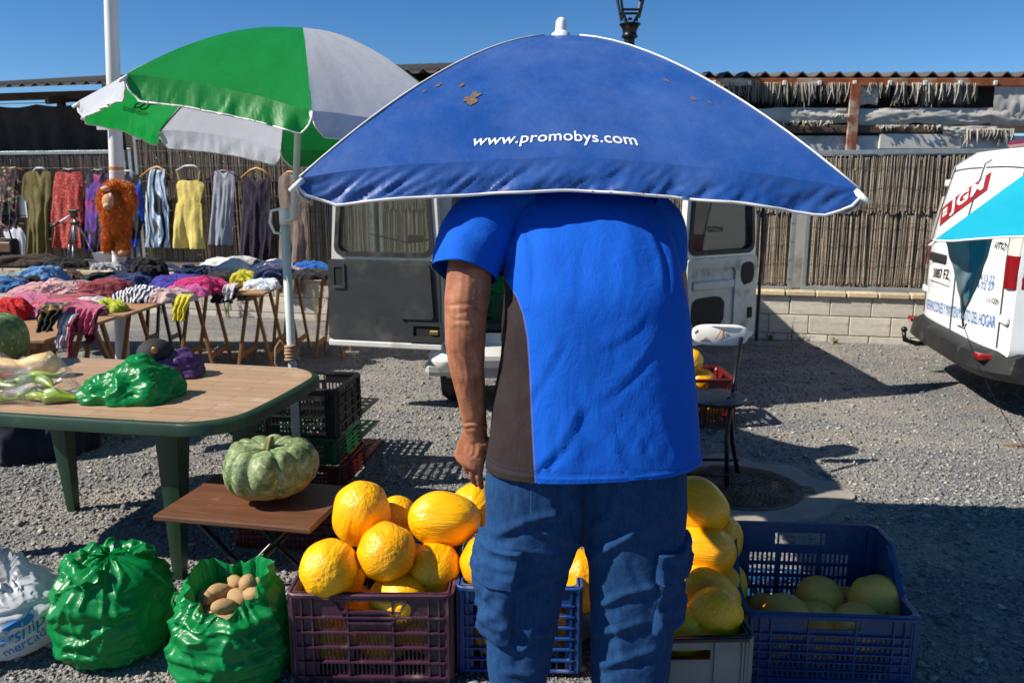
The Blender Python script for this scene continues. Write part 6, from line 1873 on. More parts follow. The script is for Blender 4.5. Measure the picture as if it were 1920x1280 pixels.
# ================================================================== clothes stall
def simple_cloth(name, a, b=None, bs=22, bump=.5, transl=.08):
    t = NT(name)
    co = t.coord('Object')
    c = t.ramp(t.noise(co, 7, 5).outputs[0], [(.3, lin(a)), (.7, lin(b or a))])
    return t.bsdf(c, .85, 0, t.bump(t.noise(co, bs, 5, .6, 1.4).outputs[0], bump, .02), .2, transl, .2)
def pattern(name, stops, scale=14, kind='cells', stretch=(1, 1, 1), dist=.6):
    t = NT(name)
    co = t.coord('Object', stretch)
    if kind == 'cells':
        v = t.n('ShaderNodeTexVoronoi', i_Scale=scale); nsv = t.noise(co, 9, 3); ad = t.n('ShaderNodeMix', data_type='VECTOR'); ad.inputs[0].default_value = .12
        t.l(co, ad.inputs[4]); t.l(nsv.outputs['Color'], ad.inputs[5]); t.l(ad.outputs[1], v.inputs['Vector'])
        s = t.n('ShaderNodeSeparateColor'); t.l(v.outputs['Color'], s.inputs[0]); f = s.outputs[0]
    elif kind == 'dots':
        v = t.n('ShaderNodeTexVoronoi', i_Scale=scale); t.l(co, v.inputs['Vector']); f = v.outputs['Distance']
    else:
        w = t.n('ShaderNodeTexWave', i_Scale=scale, i_Distortion=dist, i_Detail=2.0, bands_direction='Z' if kind == 'bandz' else 'X'); w.inputs['Detail Scale'].default_value = 1.2; t.l(co, w.inputs['Vector']); f = w.outputs[0]
    c = t.ramp(f, [(p, lin(h)) for p, h in stops], 'CONSTANT' if kind == 'cells' else 'LINEAR')
    return t.bsdf(c, .85, 0, t.bump(t.noise(t.coord('Object'), 20, 4, .6, 1).outputs[0], .35, .015), .2, .06, .2)
D = {}
D['floral'] = pattern('floral_dark', [(0, '16151c'), (.35, '241a2e'), (.5, '39502c'), (.62, '6c2c3c'), (.74, 'b09a6c'), (.86, '1a1a22'), (.93, '7a3850')], 34)
D['olive'] = simple_cloth('olive', '5d5426', '6a602f')
D['redprint'] = pattern('red_print', [(.0, 'e0b8a4'), (.18, 'd09080'), (.3, 'a8322c'), (1, '8e2420')], 48, 'dots')
D['purpleprint'] = pattern('purple_print', [(0, '1c1430'), (.3, '5a2f86'), (.48, '191325'), (.6, '8a2a6a'), (.72, '6a3a9a'), (.85, '120f1c'), (.92, 'c03a72')], 11, 'cells', (1, 1, .6))
D['blueprint'] = pattern('blue_print', [(0, '12151f'), (.35, '1546b4'), (.55, '10131c'), (.72, '1d58d0'), (.9, '8a98b0')], 9, 'cells', (1, 1, .6))
D['wavy'] = pattern('wavy_blue', [(0, '10151e'), (.16, '16202c'), (.26, '8fb2d4'), (.5, 'd4dce4'), (.7, '7fa9d4'), (.9, 'c9d4de'), (1, '20303f')], 2.6, 'bandx', (1, 1, .5), 11)
D['yellow'] = simple_cloth('yellow_cotton', 'd6bf66', 'dcc872')
D['grey'] = pattern('grey_check', [(0, '70757f'), (.5, '8d929c'), (1, '9aa0aa')], 60, 'bandx', (1, 1, .4), 2)
D['aubergine'] = simple_cloth('aubergine', '1b1226', '241932')
D['taupe'] = simple_cloth('taupe', '75645c', '83726a')
D['white'] = simple_cloth('white_cotton', 'cfd0d4', 'dbdce0')
M['hanger_wood'] = mat('hanger_wood', 'b5803e', 'c08c48', scale=9, rough=.4)
M['hanger_grey'] = mat('hanger_grey', 'a5a6a8', 'b4b5b7', rough=.4)
M['hanger_dark'] = mat('hanger_dark', '35363a', '424348', rough=.4)
M['hanger_plum'] = mat('hanger_plum', '4a1f38', '5a2846', rough=.4)
def dress(name, label, cat, m, prof, neck=.0, nw=.5, folds=6, th=.045, seed=0, straps=None, off=-.07, strap_m=None, hm=None, hv=None, hw=None, hlabel=None):
    pts = [(W(a, v, off), W(b, v, off)) for v, a, b in prof]
    c0 = (pts[0][0] + pts[0][1]) / 2
    loc = WL @ Vector((c0.x, off, c0.z))
    root = empty(name, loc, WROT); tag(root, label, cat, 'clothes hanging on the fence')
    ks = catmull([((l.x + r.x) / 2 - c0.x, l.z - c0.z, (r.x - l.x) / 2) for l, r in pts], 44)
    zt_, zb_ = ks[0][1], ks[-1][1]
    mb = MB(); rings = []; N = 72
    for i, (cx, z, a) in enumerate(ks):
        f = (zt_ - z) / (zt_ - zb_ + 1e-6); ring = []
        for k in range(N):
            t = 2 * math.pi * k / N; c, s = math.cos(t), math.sin(t)
            x = cx + a * c
            amp = th * (.35 + .65 * f)
            y = amp * s * (.8 + .5 * nz(x * 6, f * 2, seed))
            y += amp * 1.5 * f ** .7 * (nz(c * folds * .62 + seed * 3.1, f * .7, seed) + .5 * nz(c * folds * 1.5 + seed, f * 1.6, 5)) * (.5 + .5 * abs(s))
            y += .014 * nz(x * 14, z * 7, seed)
            zz_ = z - neck * max(0, 1 - abs(c) / nw) * max(0, 1 - f * 5) * (1 if s < 0 else .5) - .012 * f * f * (.6 + 1.4 * nz(c * folds * .6, seed))
            ring.append((x, y, zz_))
        rings.append(ring)
    mb.loft(rings, cap=False); mb.add(rings[0], [tuple(range(N))])
    mb.build('body', m, root, True)
    for (u, v0, v1, u1) in (straps or ()):
        p, q = W(u, v0, off), W(u1, v1, off)
        MB().tube([(p.x - c0.x, 0, p.z - c0.z), (q.x - c0.x, -.004, q.z - c0.z - .01)], .006, 6, True).build('strap', m, root)
    if hm:
        hu, hv0 = hv
        p = W(hu, hv0, off)
        hr = empty('clothes_hanger', WL @ Vector((p.x, off, p.z)), WROT); tag(hr, hlabel, 'hanger', 'hangers on the fence')
        a, b, e = hw
        l, r = W(a, e, off), W(b, e, off)
        L_, R_ = V(l.x - p.x, 0, l.z - p.z), V(r.x - p.x, 0, r.z - p.z)
        MB().tube([L_, L_.lerp(V(0, 0, -.03), .6) + V(0, 0, .02), V(0, 0, -.03), R_.lerp(V(0, 0, -.03), .6) + V(0, 0, .02), R_], [.009, .012, .013, .012, .009], 8).build('shoulder_bar', hm, hr, True)
        MB().tube([V(0, 0, -.03), V(0, 0, .03), V(.02, 0, .05), V(.01, 0, .075), V(-.012, 0, .07)], .003, 6).build('hook', M['steel'], hr, True)
    return root
dress('dress', 'dark floral dress at the far left of the fence', 'dress', D['floral'], [(312, 2, 36), (322, -4, 38), (345, -2, 34), (400, -6, 34), (426, -8, 33)], .06, .5, 4, seed=1, hm=M['hanger_wood'], hv=(20, 311), hw=(-6, 44, 319), hlabel='orange wooden hanger of the dark floral dress')
dress('dress', 'olive green dress with deep v neck', 'dress', D['olive'], [(321, 60, 88), (328, 46, 97), (366, 41, 97), (382, 52, 91), (400, 52, 91), (440, 50, 92), (474, 49, 93)], .22, .45, 6, seed=2, hm=M['hanger_grey'], hv=(74, 311), hw=(62, 88, 321), hlabel='pale grey hanger of the olive dress')
dress('dress', 'red dotted long sleeved dress behind the tripod', 'dress', D['redprint'], [(322, 108, 150), (333, 102, 155), (380, 98, 155), (414, 97, 156), (420, 103, 153), (463, 102, 155)], .05, .45, 5, seed=3, hm=M['hanger_dark'], hv=(128, 314), hw=(112, 145, 322), hlabel='dark hanger of the red dotted dress')
dress('dress', 'purple, pink and black patterned dress beside the ape toy', 'dress', D['purpleprint'], [(325, 164, 205), (340, 159, 209), (390, 159, 206), (440, 158, 202), (472, 158, 198)], .07, .5, 5, seed=4, hm=M['hanger_dark'], hv=(184, 315), hw=(168, 202, 323), hlabel='dark hanger of the purple patterned dress')
dress('dress', 'royal blue and black patterned dress behind the tall pole', 'dress', D['blueprint'], [(328, 234, 262), (345, 233, 265), (400, 235, 268), (420, 236, 267), (462, 238, 258)], .06, .5, 4, seed=5, hm=M['hanger_grey'], hv=(236, 316), hw=(226, 256, 328), hlabel='hanger of the royal blue dress')
dress('dress', 'pale blue, white and black wavy sleeveless dress', 'dress', D['wavy'], [(317, 281, 311), (330, 277, 313), (345, 275, 315), (400, 272, 317), (462, 270, 319)], .05, .5, 5, seed=6, hm=M['hanger_wood'], hv=(294, 308), hw=(262, 322, 332), hlabel='wooden hanger of the wavy blue dress')
dress('dress', 'pale yellow dress with thin straps', 'dress', D['yellow'], [(338, 337, 371), (346, 331, 382), (360, 333, 380), (380, 334, 376), (384, 331, 378), (420, 328, 380), (464, 327, 383)], .02, .6, 3, seed=7, straps=((331, 320, 341, 338), (375, 318, 340, 372)), hm=M['hanger_grey'], hv=(358, 306), hw=(330, 376, 320), hlabel='white hanger of the pale yellow dress')
dress('dress', 'grey checked sleeveless dress on plum hanger', 'dress', D['grey'], [(321, 402, 440), (334, 401, 441), (355, 400, 440), (385, 398, 438), (430, 393, 437), (457, 391, 435)], .09, .45, 5, seed=8, hm=M['hanger_plum'], hv=(419, 315), hw=(390, 448, 334), hlabel='plum coloured hanger of the grey dress')
dress('dress', 'long dark purple strappy dress with v neck', 'dress', D['aubergine'], [(332, 459, 506), (345, 457, 508), (390, 453, 509), (440, 450, 511), (500, 446, 505)], .13, .75, 7, seed=9, hm=M['hanger_wood'], hv=(481, 310), hw=(452, 511, 333), hlabel='wooden hanger of the dark purple dress')
dress('jumpsuit', 'taupe brown jumpsuit behind the green parasol pole', 'jumpsuit', D['taupe'], [(325, 538, 560), (334, 523, 576), (362, 523, 575), (400, 526, 572), (425, 525, 577), (480, 522, 576), (548, 519, 568)], .06, .3, 6, seed=10, hm=M['hanger_wood'], hv=(548, 318), hw=(530, 566, 328), hlabel='hanger of the taupe jumpsuit')
dress('shirt', 'white shirt hanging low at the left edge', 'shirt', D['white'], [(424, 10, 36), (434, 5, 44), (450, 12, 48), (476, 18, 47)], .03, .5, 4, seed=11, hm=M['hanger_wood'], hv=(24, 420), hw=(8, 38, 426), hlabel='wooden hanger of the low white shirt')
pq = W(42, 388, -.03); pp = empty('paper_sheet', WL @ V(pq.x, -.03, pq.z), WROT); tag(pp, 'white paper sheet pinned between the floral and olive dresses', 'paper')
MB().cbox((0, 0, 0), (.13, .004, .27), .001).build('sheet', M['white_plastic'], pp)
MB().cbox((0, -.003, -.11), (.11, .003, .012), .001).build('red_line', M['ink_red'], pp)
# ---- trestle tables
def trestle(loc, rz, w=.6, h=.69, sp=.17, m=None, label='', group='wooden trestles of the clothes stall'):
    m = m or M['trestle_wood']
    r = empty('trestle', loc, rz); tag(r, label, 'trestle', group)
    MB().cbox((0, 0, h - .03), (w, .05, .06), .004).build('beam', m, r)
    for sx in (-1, 1):
        for sy in (-1, 1):
            a, b = V(sx * (w / 2 - .06), sy * .028, h - .02), V(sx * (w / 2 - .06), sy * sp, 0)
            d = (b - a); o = MB().cbox((0, 0, 0), (.038, .024, d.length), .003).build('leg', m, r)
            o.location = (a + b) / 2; o.rotation_euler = d.to_track_quat('Z', 'X').to_euler() if False else (math.atan2(-(b.y - a.y), b.z - a.z) + math.pi, 0, 0)
    for sy in (-1, 1):
        MB().cbox((0, sy * sp * .83, .13), (w - .1, .02, .045), .003).build('brace', m, r)
    return r
def board(name, label, x0, x1, y0, y1, z, m=None, th=.02):
    o = MB().cbox(((x0 + x1) / 2, (y0 + y1) / 2, z - th / 2), (x1 - x0, y1 - y0, th), .003)
    c = V((x0 + x1) / 2, (y0 + y1) / 2, 0)
    r = empty(name, c); tag(r, label, 'table board', 'boards of the clothes stall')
    o.xf(Matrix.Translation(-c)); o.build('board', m or M['board_wood'], r)
BZ = .71
board('table_board', 'near wooden board under pink and red clothes', -5.4, -2.75, 4.62, 5.5, BZ)
board('table_board', 'wooden board under the striped and dusty red clothes', -5.4, -2.72, 5.56, 6.5, BZ)
board('table_board', 'wooden board under magenta and white clothes', -3.65, -2.1, 6.72, 7.4, BZ)
board('table_board', 'far wooden board beside the open van door', -2.32, -1.1, 7.35, 8.0, .775)
board('table_board', 'dark board of the back table under the tripod', -5.6, -3.9, 7.6, 8.02, .85, M['timber_dark'])
board('table_board', 'dark board of the back table under the floral roll', -3.86, -2.95, 7.58, 8.0, .845, M['timber_dark'])
trestle(V(-2.88, 5.06, .008), 90, .7, BZ - .022, .28, None, 'wooden trestle nearest to the green plastic table')
trestle(V(-4.6, 5.06, .008), 90, .7, BZ - .022, .2, None, 'wooden trestle at the left end of the near board')
trestle(V(-3.02, 6.03, .008), 90, .72, BZ - .022, .17, None, 'wooden trestle below the hanging pink clothes')
trestle(V(-4.7, 6.03, .008), 90, .72, BZ - .022, .17, None, 'wooden trestle at the left end of the second board')
trestle(V(-2.76, 7.06, .008), 90, .55, BZ - .022, .15, None, 'wooden trestle under the magenta clothes')
trestle(V(-2.25, 7.06, .008), 90, .55, BZ - .022, .15, None, 'wooden trestle under the white clothes, right of centre')
trestle(V(-2.16, 7.68, .008), 90, .5, .753, .13, None, 'wooden trestle behind the green parasol pole')
trestle(V(-1.72, 7.55, .008), 90, .5, .753, .13, None, 'wooden trestle next to the open van door')
trestle(V(-4.6, 7.8, .008), 90, .36, .828, .13, M['black_metal'], 'dark trestle under the tripod', 'dark trestles of the back table')
trestle(V(-3.45, 7.79, .008), 90, .36, .823, .13, M['black_metal'], 'dark trestle under the floral roll', 'dark trestles of the back table')
# ---- heaps of clothes
def garment(label, a, b, u, v, z, w, h, seed, dy=.8, rot=0, m=None, name='garment', cat='clothes'):
    q = G(u, v, z + .03); dist = q.y * _c + (EYE - z) * _s
    sx = w / FPX * dist / 2
    mm = m or simple_cloth('cloth_%d' % seed, a, b, 16, .8)
    o = blob_bag(name, label, mm, (q.x, q.y, z + .002), sx * 1.15, sx * dy, h / FPX * dist * .95, seed, rot, (), .026, cat, (.9, 3.0))
    o['group'] = 'clothes heaped on the stall tables'
    return o
D['lace'] = pattern('lace', [(0, '1c1418'), (.3, '6d5058'), (.5, 'c9a0a0'), (1, 'd2aaa8')], 50, 'dots')
D['stripe'] = pattern('navy_stripe', [(0, '141a30'), (.55, '161c34'), (.62, 'd0d4dc'), (1, 'd8dce2')], 9, 'bandx', (1, .6, 1), 2)
D['leopard'] = pattern('leopard', [(0, '14100c'), (.4, '1a140e'), (.55, '8a6a38'), (.7, 'b08c50'), (.85, '15110d')], 40)
D['mono'] = pattern('mono_print', [(0, '2a2a2c'), (.35, 'b8b6b4'), (.6, '3a393b'), (.75, 'cfcdca')], 45)
D['dotnavy'] = pattern('navy_dot', [(0, 'b8bccc'), (.12, '2a3560'), (1, '1a2348')], 60, 'dots')
GL = [('light blue denim shirt at the back of the heap', '4f7fb4', '6a96c4', 82, 530, BZ, 80, 36, 101), ('blue folded jeans at the left edge of the stall', '2b5f94', '3a70a4', 18, 540, BZ, 70, 26, 102),
      ('grey green folded garment behind the blue jeans', '7c8078', '8a8e86', 35, 524, BZ, 90, 20, 103), ('dark navy garment between jeans and denim shirt', '141a26', '1e2634', 50, 534, BZ, 60, 20, 140),
      ('pale pink blouse with black lace on the near heap', None, 'lace', 130, 552, BZ, 110, 32, 104), ('pale pink soft top left of the black lace', 'b98a8c', 'c99c9c', 75, 553, BZ, 95, 30, 105),
      ('dusty red garment draped at the right of the pink blouse', '7c2f36', '8c3a42', 200, 553, BZ, 90, 36, 106), ('dusty red garment spread under the pink blouse', '8a3c44', '9a4a50', 110, 566, BZ, 160, 18, 107),
      ('black crumpled garment behind the dusty red one', '141315', '201f22', 200, 528, BZ, 80, 22, 108), ('brown garment behind the lace blouse', '3a2a22', '4a382e', 130, 526, BZ, 50, 22, 141),
      ('navy blue garment in the middle of the heap', '1a2c5a', '223868', 252, 533, BZ, 80, 26, 109), ('violet blue garment on the magenta pile', '2f2c86', '3a3898', 335, 535, BZ, 95, 24, 110),
      ('navy and white striped top on the second board', None, 'stripe', 265, 556, BZ, 100, 24, 111), ('pale pink garment with a dark button at the board end', 'b89a98', 'c8aca8', 322, 558, BZ, 80, 20, 112),
      ('magenta garment on the magenta pile', 'b01a5c', 'c0286a', 375, 541, BZ, 90, 26, 113), ('bright pink garment in front of the violet one', 'b84a86', 'c25a94', 350, 548, BZ, 70, 18, 114),
      ('lime yellow garment at the edge of the second board', '9aa420', 'aab42e', 205, 574, BZ, 70, 18, 115), ('white folded garment beside the lime one', 'c0b8bc', 'd0c8cc', 165, 573, BZ, 110, 18, 116),
      ('pink crumpled dress on the near board', 'b0506c', 'c0627c', 110, 582, BZ, 130, 26, 117), ('bright red garment at the left edge', 'b80f16', 'c81a20', 18, 590, BZ, 72, 36, 118),
      ('mauve pink garment behind the red one', 'a85a7c', 'b86a8c', 50, 570, BZ, 110, 24, 119), ('small white cloth in front of the red garment', 'c8c8cc', 'd8d8dc', 5, 604, BZ, 34, 16, 120),
      ('big white garment heaped on the far table', 'c9c6c0', 'd8d5cf', 440, 517, BZ, 130, 40, 121), ('black and white printed garment beside the white heap', None, 'mono', 372, 522, BZ, 90, 30, 122),
      ('black garment on the far table heap', '18181a', '242426', 415, 528, BZ, 70, 22, 123), ('hot pink garment at the front of the far table', 'c01858', 'd02868', 398, 541, BZ, 60, 18, 124),
      ('yellow patterned garment at the far table end', 'b8b02a', 'c8c03a', 458, 530, BZ, 50, 28, 125), ('white cloth at the right corner of the far table', 'c4ccd8', 'd0d8e2', 492, 535, BZ, 58, 18, 126),
      ('white lace garment on the board by the van', 'd0ccd0', 'dcd8dc', 510, 506, .775, 70, 22, 127), ('navy dotted garment on the board by the van', None, 'dotnavy', 512, 515, .775, 70, 20, 128),
      ('black garment behind the navy dotted one', '141416', '1e1e22', 487, 506, .775, 44, 22, 142), ('bright blue garment next to the van door', '1558a4', '2068b4', 585, 508, .775, 66, 22, 129), ('black garment under the bright blue one', '121214', '1a1a1e', 590, 516, .775, 70, 16, 130),
      ('pale pink cloth near the parasol pole', 'b89aa8', 'c8acb8', 540, 512, .775, 50, 16, 131), ('black plastic sack behind the navy garment', '0e0f12', '16171b', 272, 520, BZ, 60, 40, 132),
      ('white and grey cloth at the back of the stall', 'b4b8be', 'c4c8ce', 60, 516, BZ, 100, 14, 143), ('cream cloth in front of the white heap', 'c4b69a', 'd0c4aa', 425, 524, BZ, 44, 26, 144)]
for lb, a, b, u, v, z, w, h, sd in GL:
    garment(lb, a, b, u, v, z, w, h, sd, m=D[b] if a is None else None, rot=(sd * 37) % 50 - 25)
def hanging(label, m, u0, u1, v0, v1, Y, seed, folds=4, name='garment', taper=.2, cat='clothes'):
    a, b = P(u0, v0, Y), P(u1, v0, Y); L = a.z - P(u0, v1, Y).z
    c = (a + b) / 2
    mb = MB()
    def fn(u, v):
        w = 1 - taper * v
        x = (u - .5) * (b.x - a.x) * w + .02 * nz(v * 3, seed)
        return (x, .03 * math.sin(folds * 6.283 * u + 2 * nz(u * 3, v * 2, seed)) * (.3 + v) + .02 * nz(u * 4, v * 5, seed) - .05 * v + (.12 * (1 - v / .12) ** 1.2 if v < .12 else 0), -L * v * (1 + .12 * nz(u * 4, seed)) + (.02 if v < .12 else 0))
    mb.grid(fn, 40, 26)
    o = mb.build(name, m, None, True); o.location = c; tag(o, label, cat, 'clothes hanging over the table edges')
    md = o.modifiers.new('thick', 'SOLIDIFY'); md.thickness = .006
pk_ = simple_cloth('pink_hang', 'b04a6c', 'c05c7c', 18, .8); wh_ = simple_cloth('white_hang', 'b8b0b8', 'c8c0c8', 18, .8)
hanging('deep pink garment hanging off the near board', pk_, 120, 182, 583, 622, 4.66, 3, 5, taper=.05)
hanging('leopard print scarf hanging off the near board', D['leopard'], 66, 114, 580, 618, 4.6, 5, 3, taper=.4)
hanging('thin white rag hanging below the leopard scarf', wh_, 106, 138, 596, 648, 4.6, 7, 3, taper=.35)
hanging('dark pink cloth hanging by the trestle', simple_cloth('rose_hang', '7a2436', '8a3044', 18, .8), 158, 184, 590, 640, 4.68, 9, 3)
hanging('red ribbon hanging beside the white rag', simple_cloth('ribbon', '8e1c30', '9c2a3c', 18, .5), 130, 137, 600, 668, 4.58, 10, 1, taper=0)
hanging('yellow spotted cloth hanging off the second board', D['yellow'] if False else pattern('yellow_spot', [(0, 'd8d090'), (.25, 'c8bc2a'), (1, 'b4a81e')], 40, 'dots'), 324, 352, 562, 598, 5.6, 12, 3)
hanging('black cloth hanging below the far table', D['aubergine'], 395, 446, 546, 566, 6.74, 14, 3)
hanging('white cloth hanging off the far table corner', wh_, 418, 440, 538, 560, 6.72, 15, 2)
hanging('cream cloth hanging under the far table', simple_cloth('cream_hang', 'b8a284', 'c4b094', 18, .6), 446, 476, 546, 562, 6.9, 16, 2)
q = G(95, 690)
blob_bag('black_sack', 'big dark navy sack on the ground behind the plastic table', simple_cloth('navy_sack', '0d1320', '151c2c', 8, .6), V(-2.95, 4.72, .01), .36, .3, .5, 61, 0, (), .03, 'sack')
# ---- things on the back table
tpz = .852
tr0 = P(143, 492, 7.75); tri = empty('tripod', (tr0.x, 7.78, tpz)); tag(tri, 'silver and black camera tripod on the back table', 'tripod')
hd = P(140, 412, 7.78) - tri.location
for dx, dy in ((-.15, .05), (.0, -.12), (.16, .04)):
    MB().tube([V(hd.x + dx * .08, dy * .1, hd.z - .02), V(hd.x + dx * .6, dy * .6, hd.z * .45)], .011, 8).build('leg', M['steel'], tri, True)
    MB().tube([V(hd.x + dx * .55, dy * .55, hd.z * .5), V(hd.x + dx, dy, 0.004)], .008, 8).build('leg_extension', M['steel'], tri, True)
MB().tube([hd + V(0, 0, -.18), hd + V(0, 0, .02)], .012, 8).build('centre_column', M['steel'], tri, True)
MB().cbox(hd + V(0, 0, .045), (.06, .06, .05), .01).build('head', M['black_plastic'], tri)
MB().cbox(hd + V(0, 0, .085), (.09, .07, .025), .008).build('plate', M['black_plastic'], tri)
MB().cbox(hd + V(0, 0, -.03), (.07, .07, .035), .01).build('crown', M['black_plastic'], tri)
MB().tube([hd + V(-.02, 0, .05), hd + V(-.13, -.03, -.02)], .009, 8).build('pan_handle', M['white_plastic'], tri, True)
MB().tube([hd + V(-.13, -.03, -.02), hd + V(-.21, -.05, -.07)], .012, 8).build('handle_grip', M['black_plastic'], tri, True)
for lb, a, b, u, v, w, h, sd in (('dark brown rolled coat on the back table', '2c1e1a', '3a2822', 55, 492, 120, 20, 201), ('black bag at the foot of the tripod', '0f0f11', '19191c', 125, 495, 70, 16, 202), ('floral pink roll on the back table', 'a87a86', 'b88a94', 260, 497, 78, 14, 203), ('pale plastic wrap beside the floral roll', 'a0a0a2', 'b4b4b6', 205, 500, 56, 12, 204), ('white cloth at the right end of the back table', 'c4c4cc', 'd0d0d6', 305, 500, 60, 8, 205), ('black sack hanging over the back table end', '111216', '1a1b20', 283, 503, 50, 22, 206)):
    garment(lb, a, b, u, v, .851, w, h, sd, .35)
bx_ = P(193, 487, 7.78); bb_ = empty('white_box', (bx_.x, 7.8, .85)); tag(bb_, 'small white open box beside the tripod', 'box')
MB().loft([[(x * s, y * s, z) for x, y in ((-1, -1), (1, -1), (1, 1), (-1, 1))] for s, z in ((.055, .0), (.075, .085), (.07, .085), (.052, .006))], cap=True).xf(Matrix.Translation((0, 0, .03))).build('tray', M['white_plastic'], bb_)
MB().cbox((0, 0, .015), (.08, .08, .03), .004).build('foot', M['white_plastic'], bb_)
hb = P(8, 455, 7.9); hbg = empty('handbag', (hb.x, 7.9, .852)); tag(hbg, 'brown and black handbag at the left edge of the back table', 'handbag')
MB().cbox((0, 0, .12), (.26, .12, .24), .03).build('body', M['cap_black'], hbg, 40)
MB().cbox((.02, -.065, .16), (.16, .02, .1), .01).build('front_pocket', mat('tan_leather', '7a5238', '8a6246', rough=.5), hbg)
MB().tube([V(-.08, 0, .23), V(-.06, 0, .34), V(0, 0, .38), V(.06, 0, .34), V(.08, 0, .23)], .009, 8).build('handle', mat('tan_strap', '6a4830', rough=.5), hbg, True)
# box and toy car under the second board
wbx = G(285, 612); wb_ = empty('wooden_box', (wbx.x, 6.55, .01)); tag(wb_, 'wooden box on dark legs under the second board', 'box')
MB().cbox((0, 0, .32), (.62, .3, .2), .006).build('case', M['board_wood'], wb_)
for sx in (-1, 1):
    for sy in (-1, 1): MB().tube([V(sx * .27, sy * .12, .22), V(sx * .3, sy * .15, 0)], .014, 8).build('leg', M['black_metal'], wb_, True)
ty = empty('toy_car', (wbx.x - .12, 6.5, .43)); tag(ty, 'black toy car with white wheel rims on the wooden box', 'toy')
MB().cbox((0, 0, .06), (.34, .16, .07), .02).build('body', M['black_plastic'], ty, 40)
MB().cbox((.02, 0, .11), (.17, .13, .06), .02).build('cabin', M['black_plastic'], ty, 40)
for sx in (-.1, .11):
    for sy in (-.085, .085):
        w_ = MB().lathe([(.045, -.015), (.05, 0), (.045, .015)], 18, (0, 0, 0), Matrix.Rotation(R(90), 3, 'X')).build('wheel', M['rubber'], ty, True); w_.location = (sx, sy, .05)
        MB().lathe([(.03, -.018), (.03, .018)], 14, (0, 0, 0), Matrix.Rotation(R(90), 3, 'X')).build('rim', M['white_plastic'], w_, 40)
# ---- ape toy on the tall pole
ao = V(pb.x, pb.y, 0) + pole_at(405)
ape = empty('plush_ape', ao); tag(ape, 'orange furry ape toy clinging to the tall white pole', 'soft toy')
def ap_(u, v, dy=-.12): return P(u, v, pb.y + dy) - ao
M['ape_fur'] = mat('ape_fur', 'c4641a', 'd98028', scale=14, island=.35, rough=.85, transl=.1)
M['ape_skin'] = mat('ape_skin', 'b98860', 'c79a72', scale=12, rough=.7)
ab = MB()
ab.tube([ap_(214, 372), ap_(218, 400), ap_(219, 422), ap_(219, 436)], [.1, .12, .11, .08], 16)
ab.ball(ap_(210, 378), (.115, .1, .115), 16, 12)
ab.tube([ap_(207, 430), ap_(203, 452), ap_(202, 470)], [.055, .048, .04], 12)
ab.tube([ap_(229, 430), ap_(232, 455), ap_(232, 475)], [.055, .048, .042], 12)
ab.tube([ap_(236, 395), ap_(244, 375), ap_(240, 352, -.1), ap_(218, 346, -.12), ap_(200, 352, -.14)], [.055, .055, .052, .05, .042], 12)
ab.tube([ap_(196, 395), ap_(192, 375), ap_(196, 358), ap_(206, 352)], [.05, .045, .042, .035], 12)
abo = ab.build('body', M['ape_fur'], ape, True); remesh(abo, .012, 3)
me = abo.data
rs = np.random.RandomState(5); me.calc_loop_triangles()
tv = [tuple(t.vertices) for t in me.loop_triangles]; ar = np.array([t.area for t in me.loop_triangles]); pick = rs.choice(len(tv), 5200, p=ar / ar.sum())
fur = MB()
for i in pick:
    a, b, c = (me.vertices[j] for j in tv[i]); r1, r2 = rs.rand(2)
    if r1 + r2 > 1: r1, r2 = 1 - r1, 1 - r2
    p_ = a.co + (b.co - a.co) * r1 + (c.co - a.co) * r2; nn = (a.normal + V(*(rs.rand(3) - .5)) * .9 + V(0, 0, -.55)).normalized(); L = .02 + .022 * rs.rand()
    s_ = nn.orthogonal().normalized() * .0035; t_ = nn.cross(s_)
    fur.add([p_ + s_, p_ - s_ * .5 + t_ * .87, p_ - s_ * .5 - t_ * .87, p_ + nn * L + V(0, 0, -.3 * L)], [(0, 1, 3), (1, 2, 3), (2, 0, 3)])
fo = fur.build('fur', M['ape_fur'], abo, False, False); fo['kind'] = 'stuff'
fc_ = MB(); fc_.ball(ap_(203, 380, -.22), (.055, .03, .075), 14, 10); fc_.ball(ap_(201, 387, -.24), (.035, .03, .03), 12, 8); fc_.build('face', M['ape_skin'], ape, True)
MB().tube([ap_(206, 363, -.23), ap_(209, 368, -.24), ap_(212, 374, -.23)], .012, 8).build('mouth', mat('ape_lip', 'c0a0a0', 'b89494', rough=.6), ape, True)
for du in (-3, 4): MB().ball(ap_(200 + du, 388, -.265), .007, 8, 6).build('eye', M['ink_black'], ape, True)
MB().ball(ap_(198, 354, -.2), (.045, .03, .025), 12, 8).build('hand', M['ape_skin'], ape, True)
MB().ball(ap_(230, 474, -.16), (.04, .03, .03), 12, 8).build('foot', M['ape_skin'], ape, True)
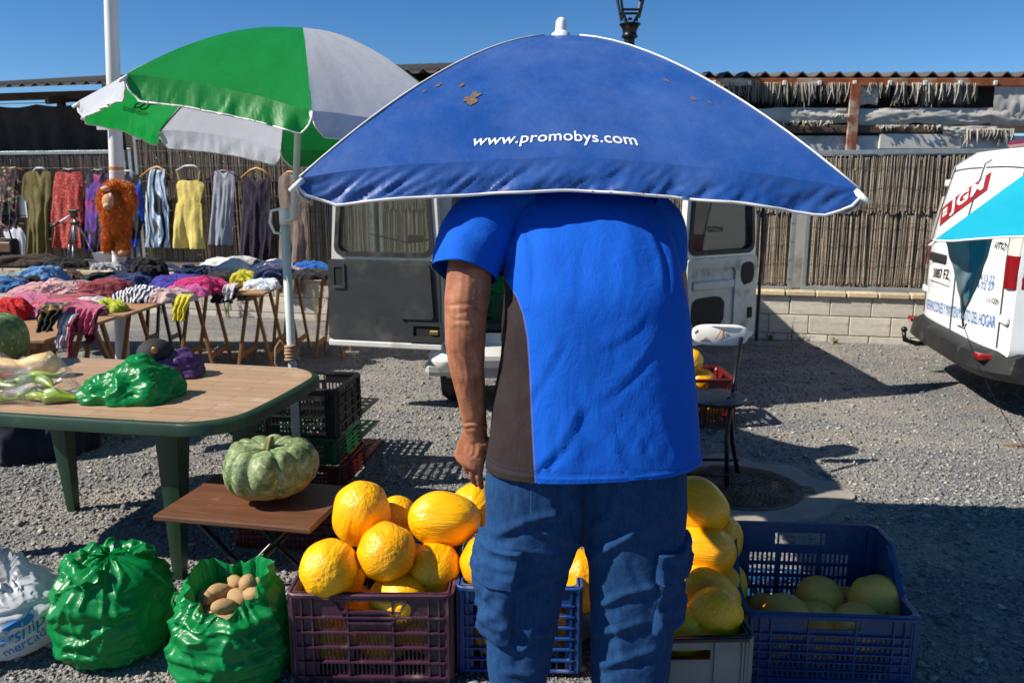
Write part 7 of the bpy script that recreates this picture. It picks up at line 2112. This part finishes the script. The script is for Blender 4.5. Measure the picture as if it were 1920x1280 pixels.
# ---- weeds at the wall foot
M['weed'] = mat('weed', '4b5f2a', '6a7a3c', scale=20, island=.3, rough=.8, transl=.3)
M['weed_dry'] = mat('weed_dry', '8a7c50', '9c9064', scale=20, island=.3, rough=.85, transl=.2)
def weed(label, u, h, n, seed, m, off=-.08, base=0.0, lean=.25):
    q = W(u, 600, off); loc = WL @ V(q.x, off, base); rnd = random.Random(seed)
    r = empty('weed', loc); tag(r, label, 'weed', 'weeds along the wall')
    st, lf = MB(), MB()
    for k in range(n):
        dx, dy = rnd.uniform(-lean, lean) * h, rnd.uniform(-lean, lean * .3) * h; hh = h * rnd.uniform(.5, 1)
        p = [V(rnd.uniform(-.03, .03), rnd.uniform(-.03, .03), 0), V(dx * .4, dy * .4, hh * .5), V(dx, dy, hh)]
        st.tube(p, [.003, .0025, .0012], 4)
        for j in range(int(14 * hh / .4) + 4):
            f = rnd.uniform(.1, 1); c = p[0].lerp(p[1], f * 2) if f < .5 else p[1].lerp(p[2], f * 2 - 1)
            a = rnd.uniform(0, 6.28); L = rnd.uniform(.015, .04); d = V(math.cos(a), math.sin(a), rnd.uniform(.1, .7)) * L; s = V(-math.sin(a), math.cos(a), 0) * L * .22
            lf.add([c, c + d * .5 + s, c + d, c + d * .5 - s], [(0, 1, 2, 3)])
    st.build('stems', m, r); lf.build('leaves', m, r, False, False)['kind'] = 'stuff'
weed('tall leafy weed by the wall under the far table', 428, .45, 9, 1, M['weed'])
weed('tall dry weed by the wall right of the far table', 595, .55, 10, 2, M['weed_dry'])
weed('flowering weed behind the far table', 440, .3, 6, 3, M['weed_dry'], -.04, .53)
weed('thin weed in front of the bare wall right of the van', 1487, .32, 2, 4, M['weed'], -.08, 0, .08)
weed('small weed at the foot of the van door', 1447, .1, 9, 5, M['weed'], -.06, 0, .5)
weed('small dry tuft at the wall foot below the thin weed', 1505, .09, 8, 6, M['weed_dry'], -.06, 0, .6)
weed('low dry tufts at the wall foot near the parked van', 1570, .07, 12, 7, M['weed_dry'], -.08, 0, .9)
weed('green sprouts beside the white van door', 575, .12, 8, 8, M['weed'], -.04, .53, .6)
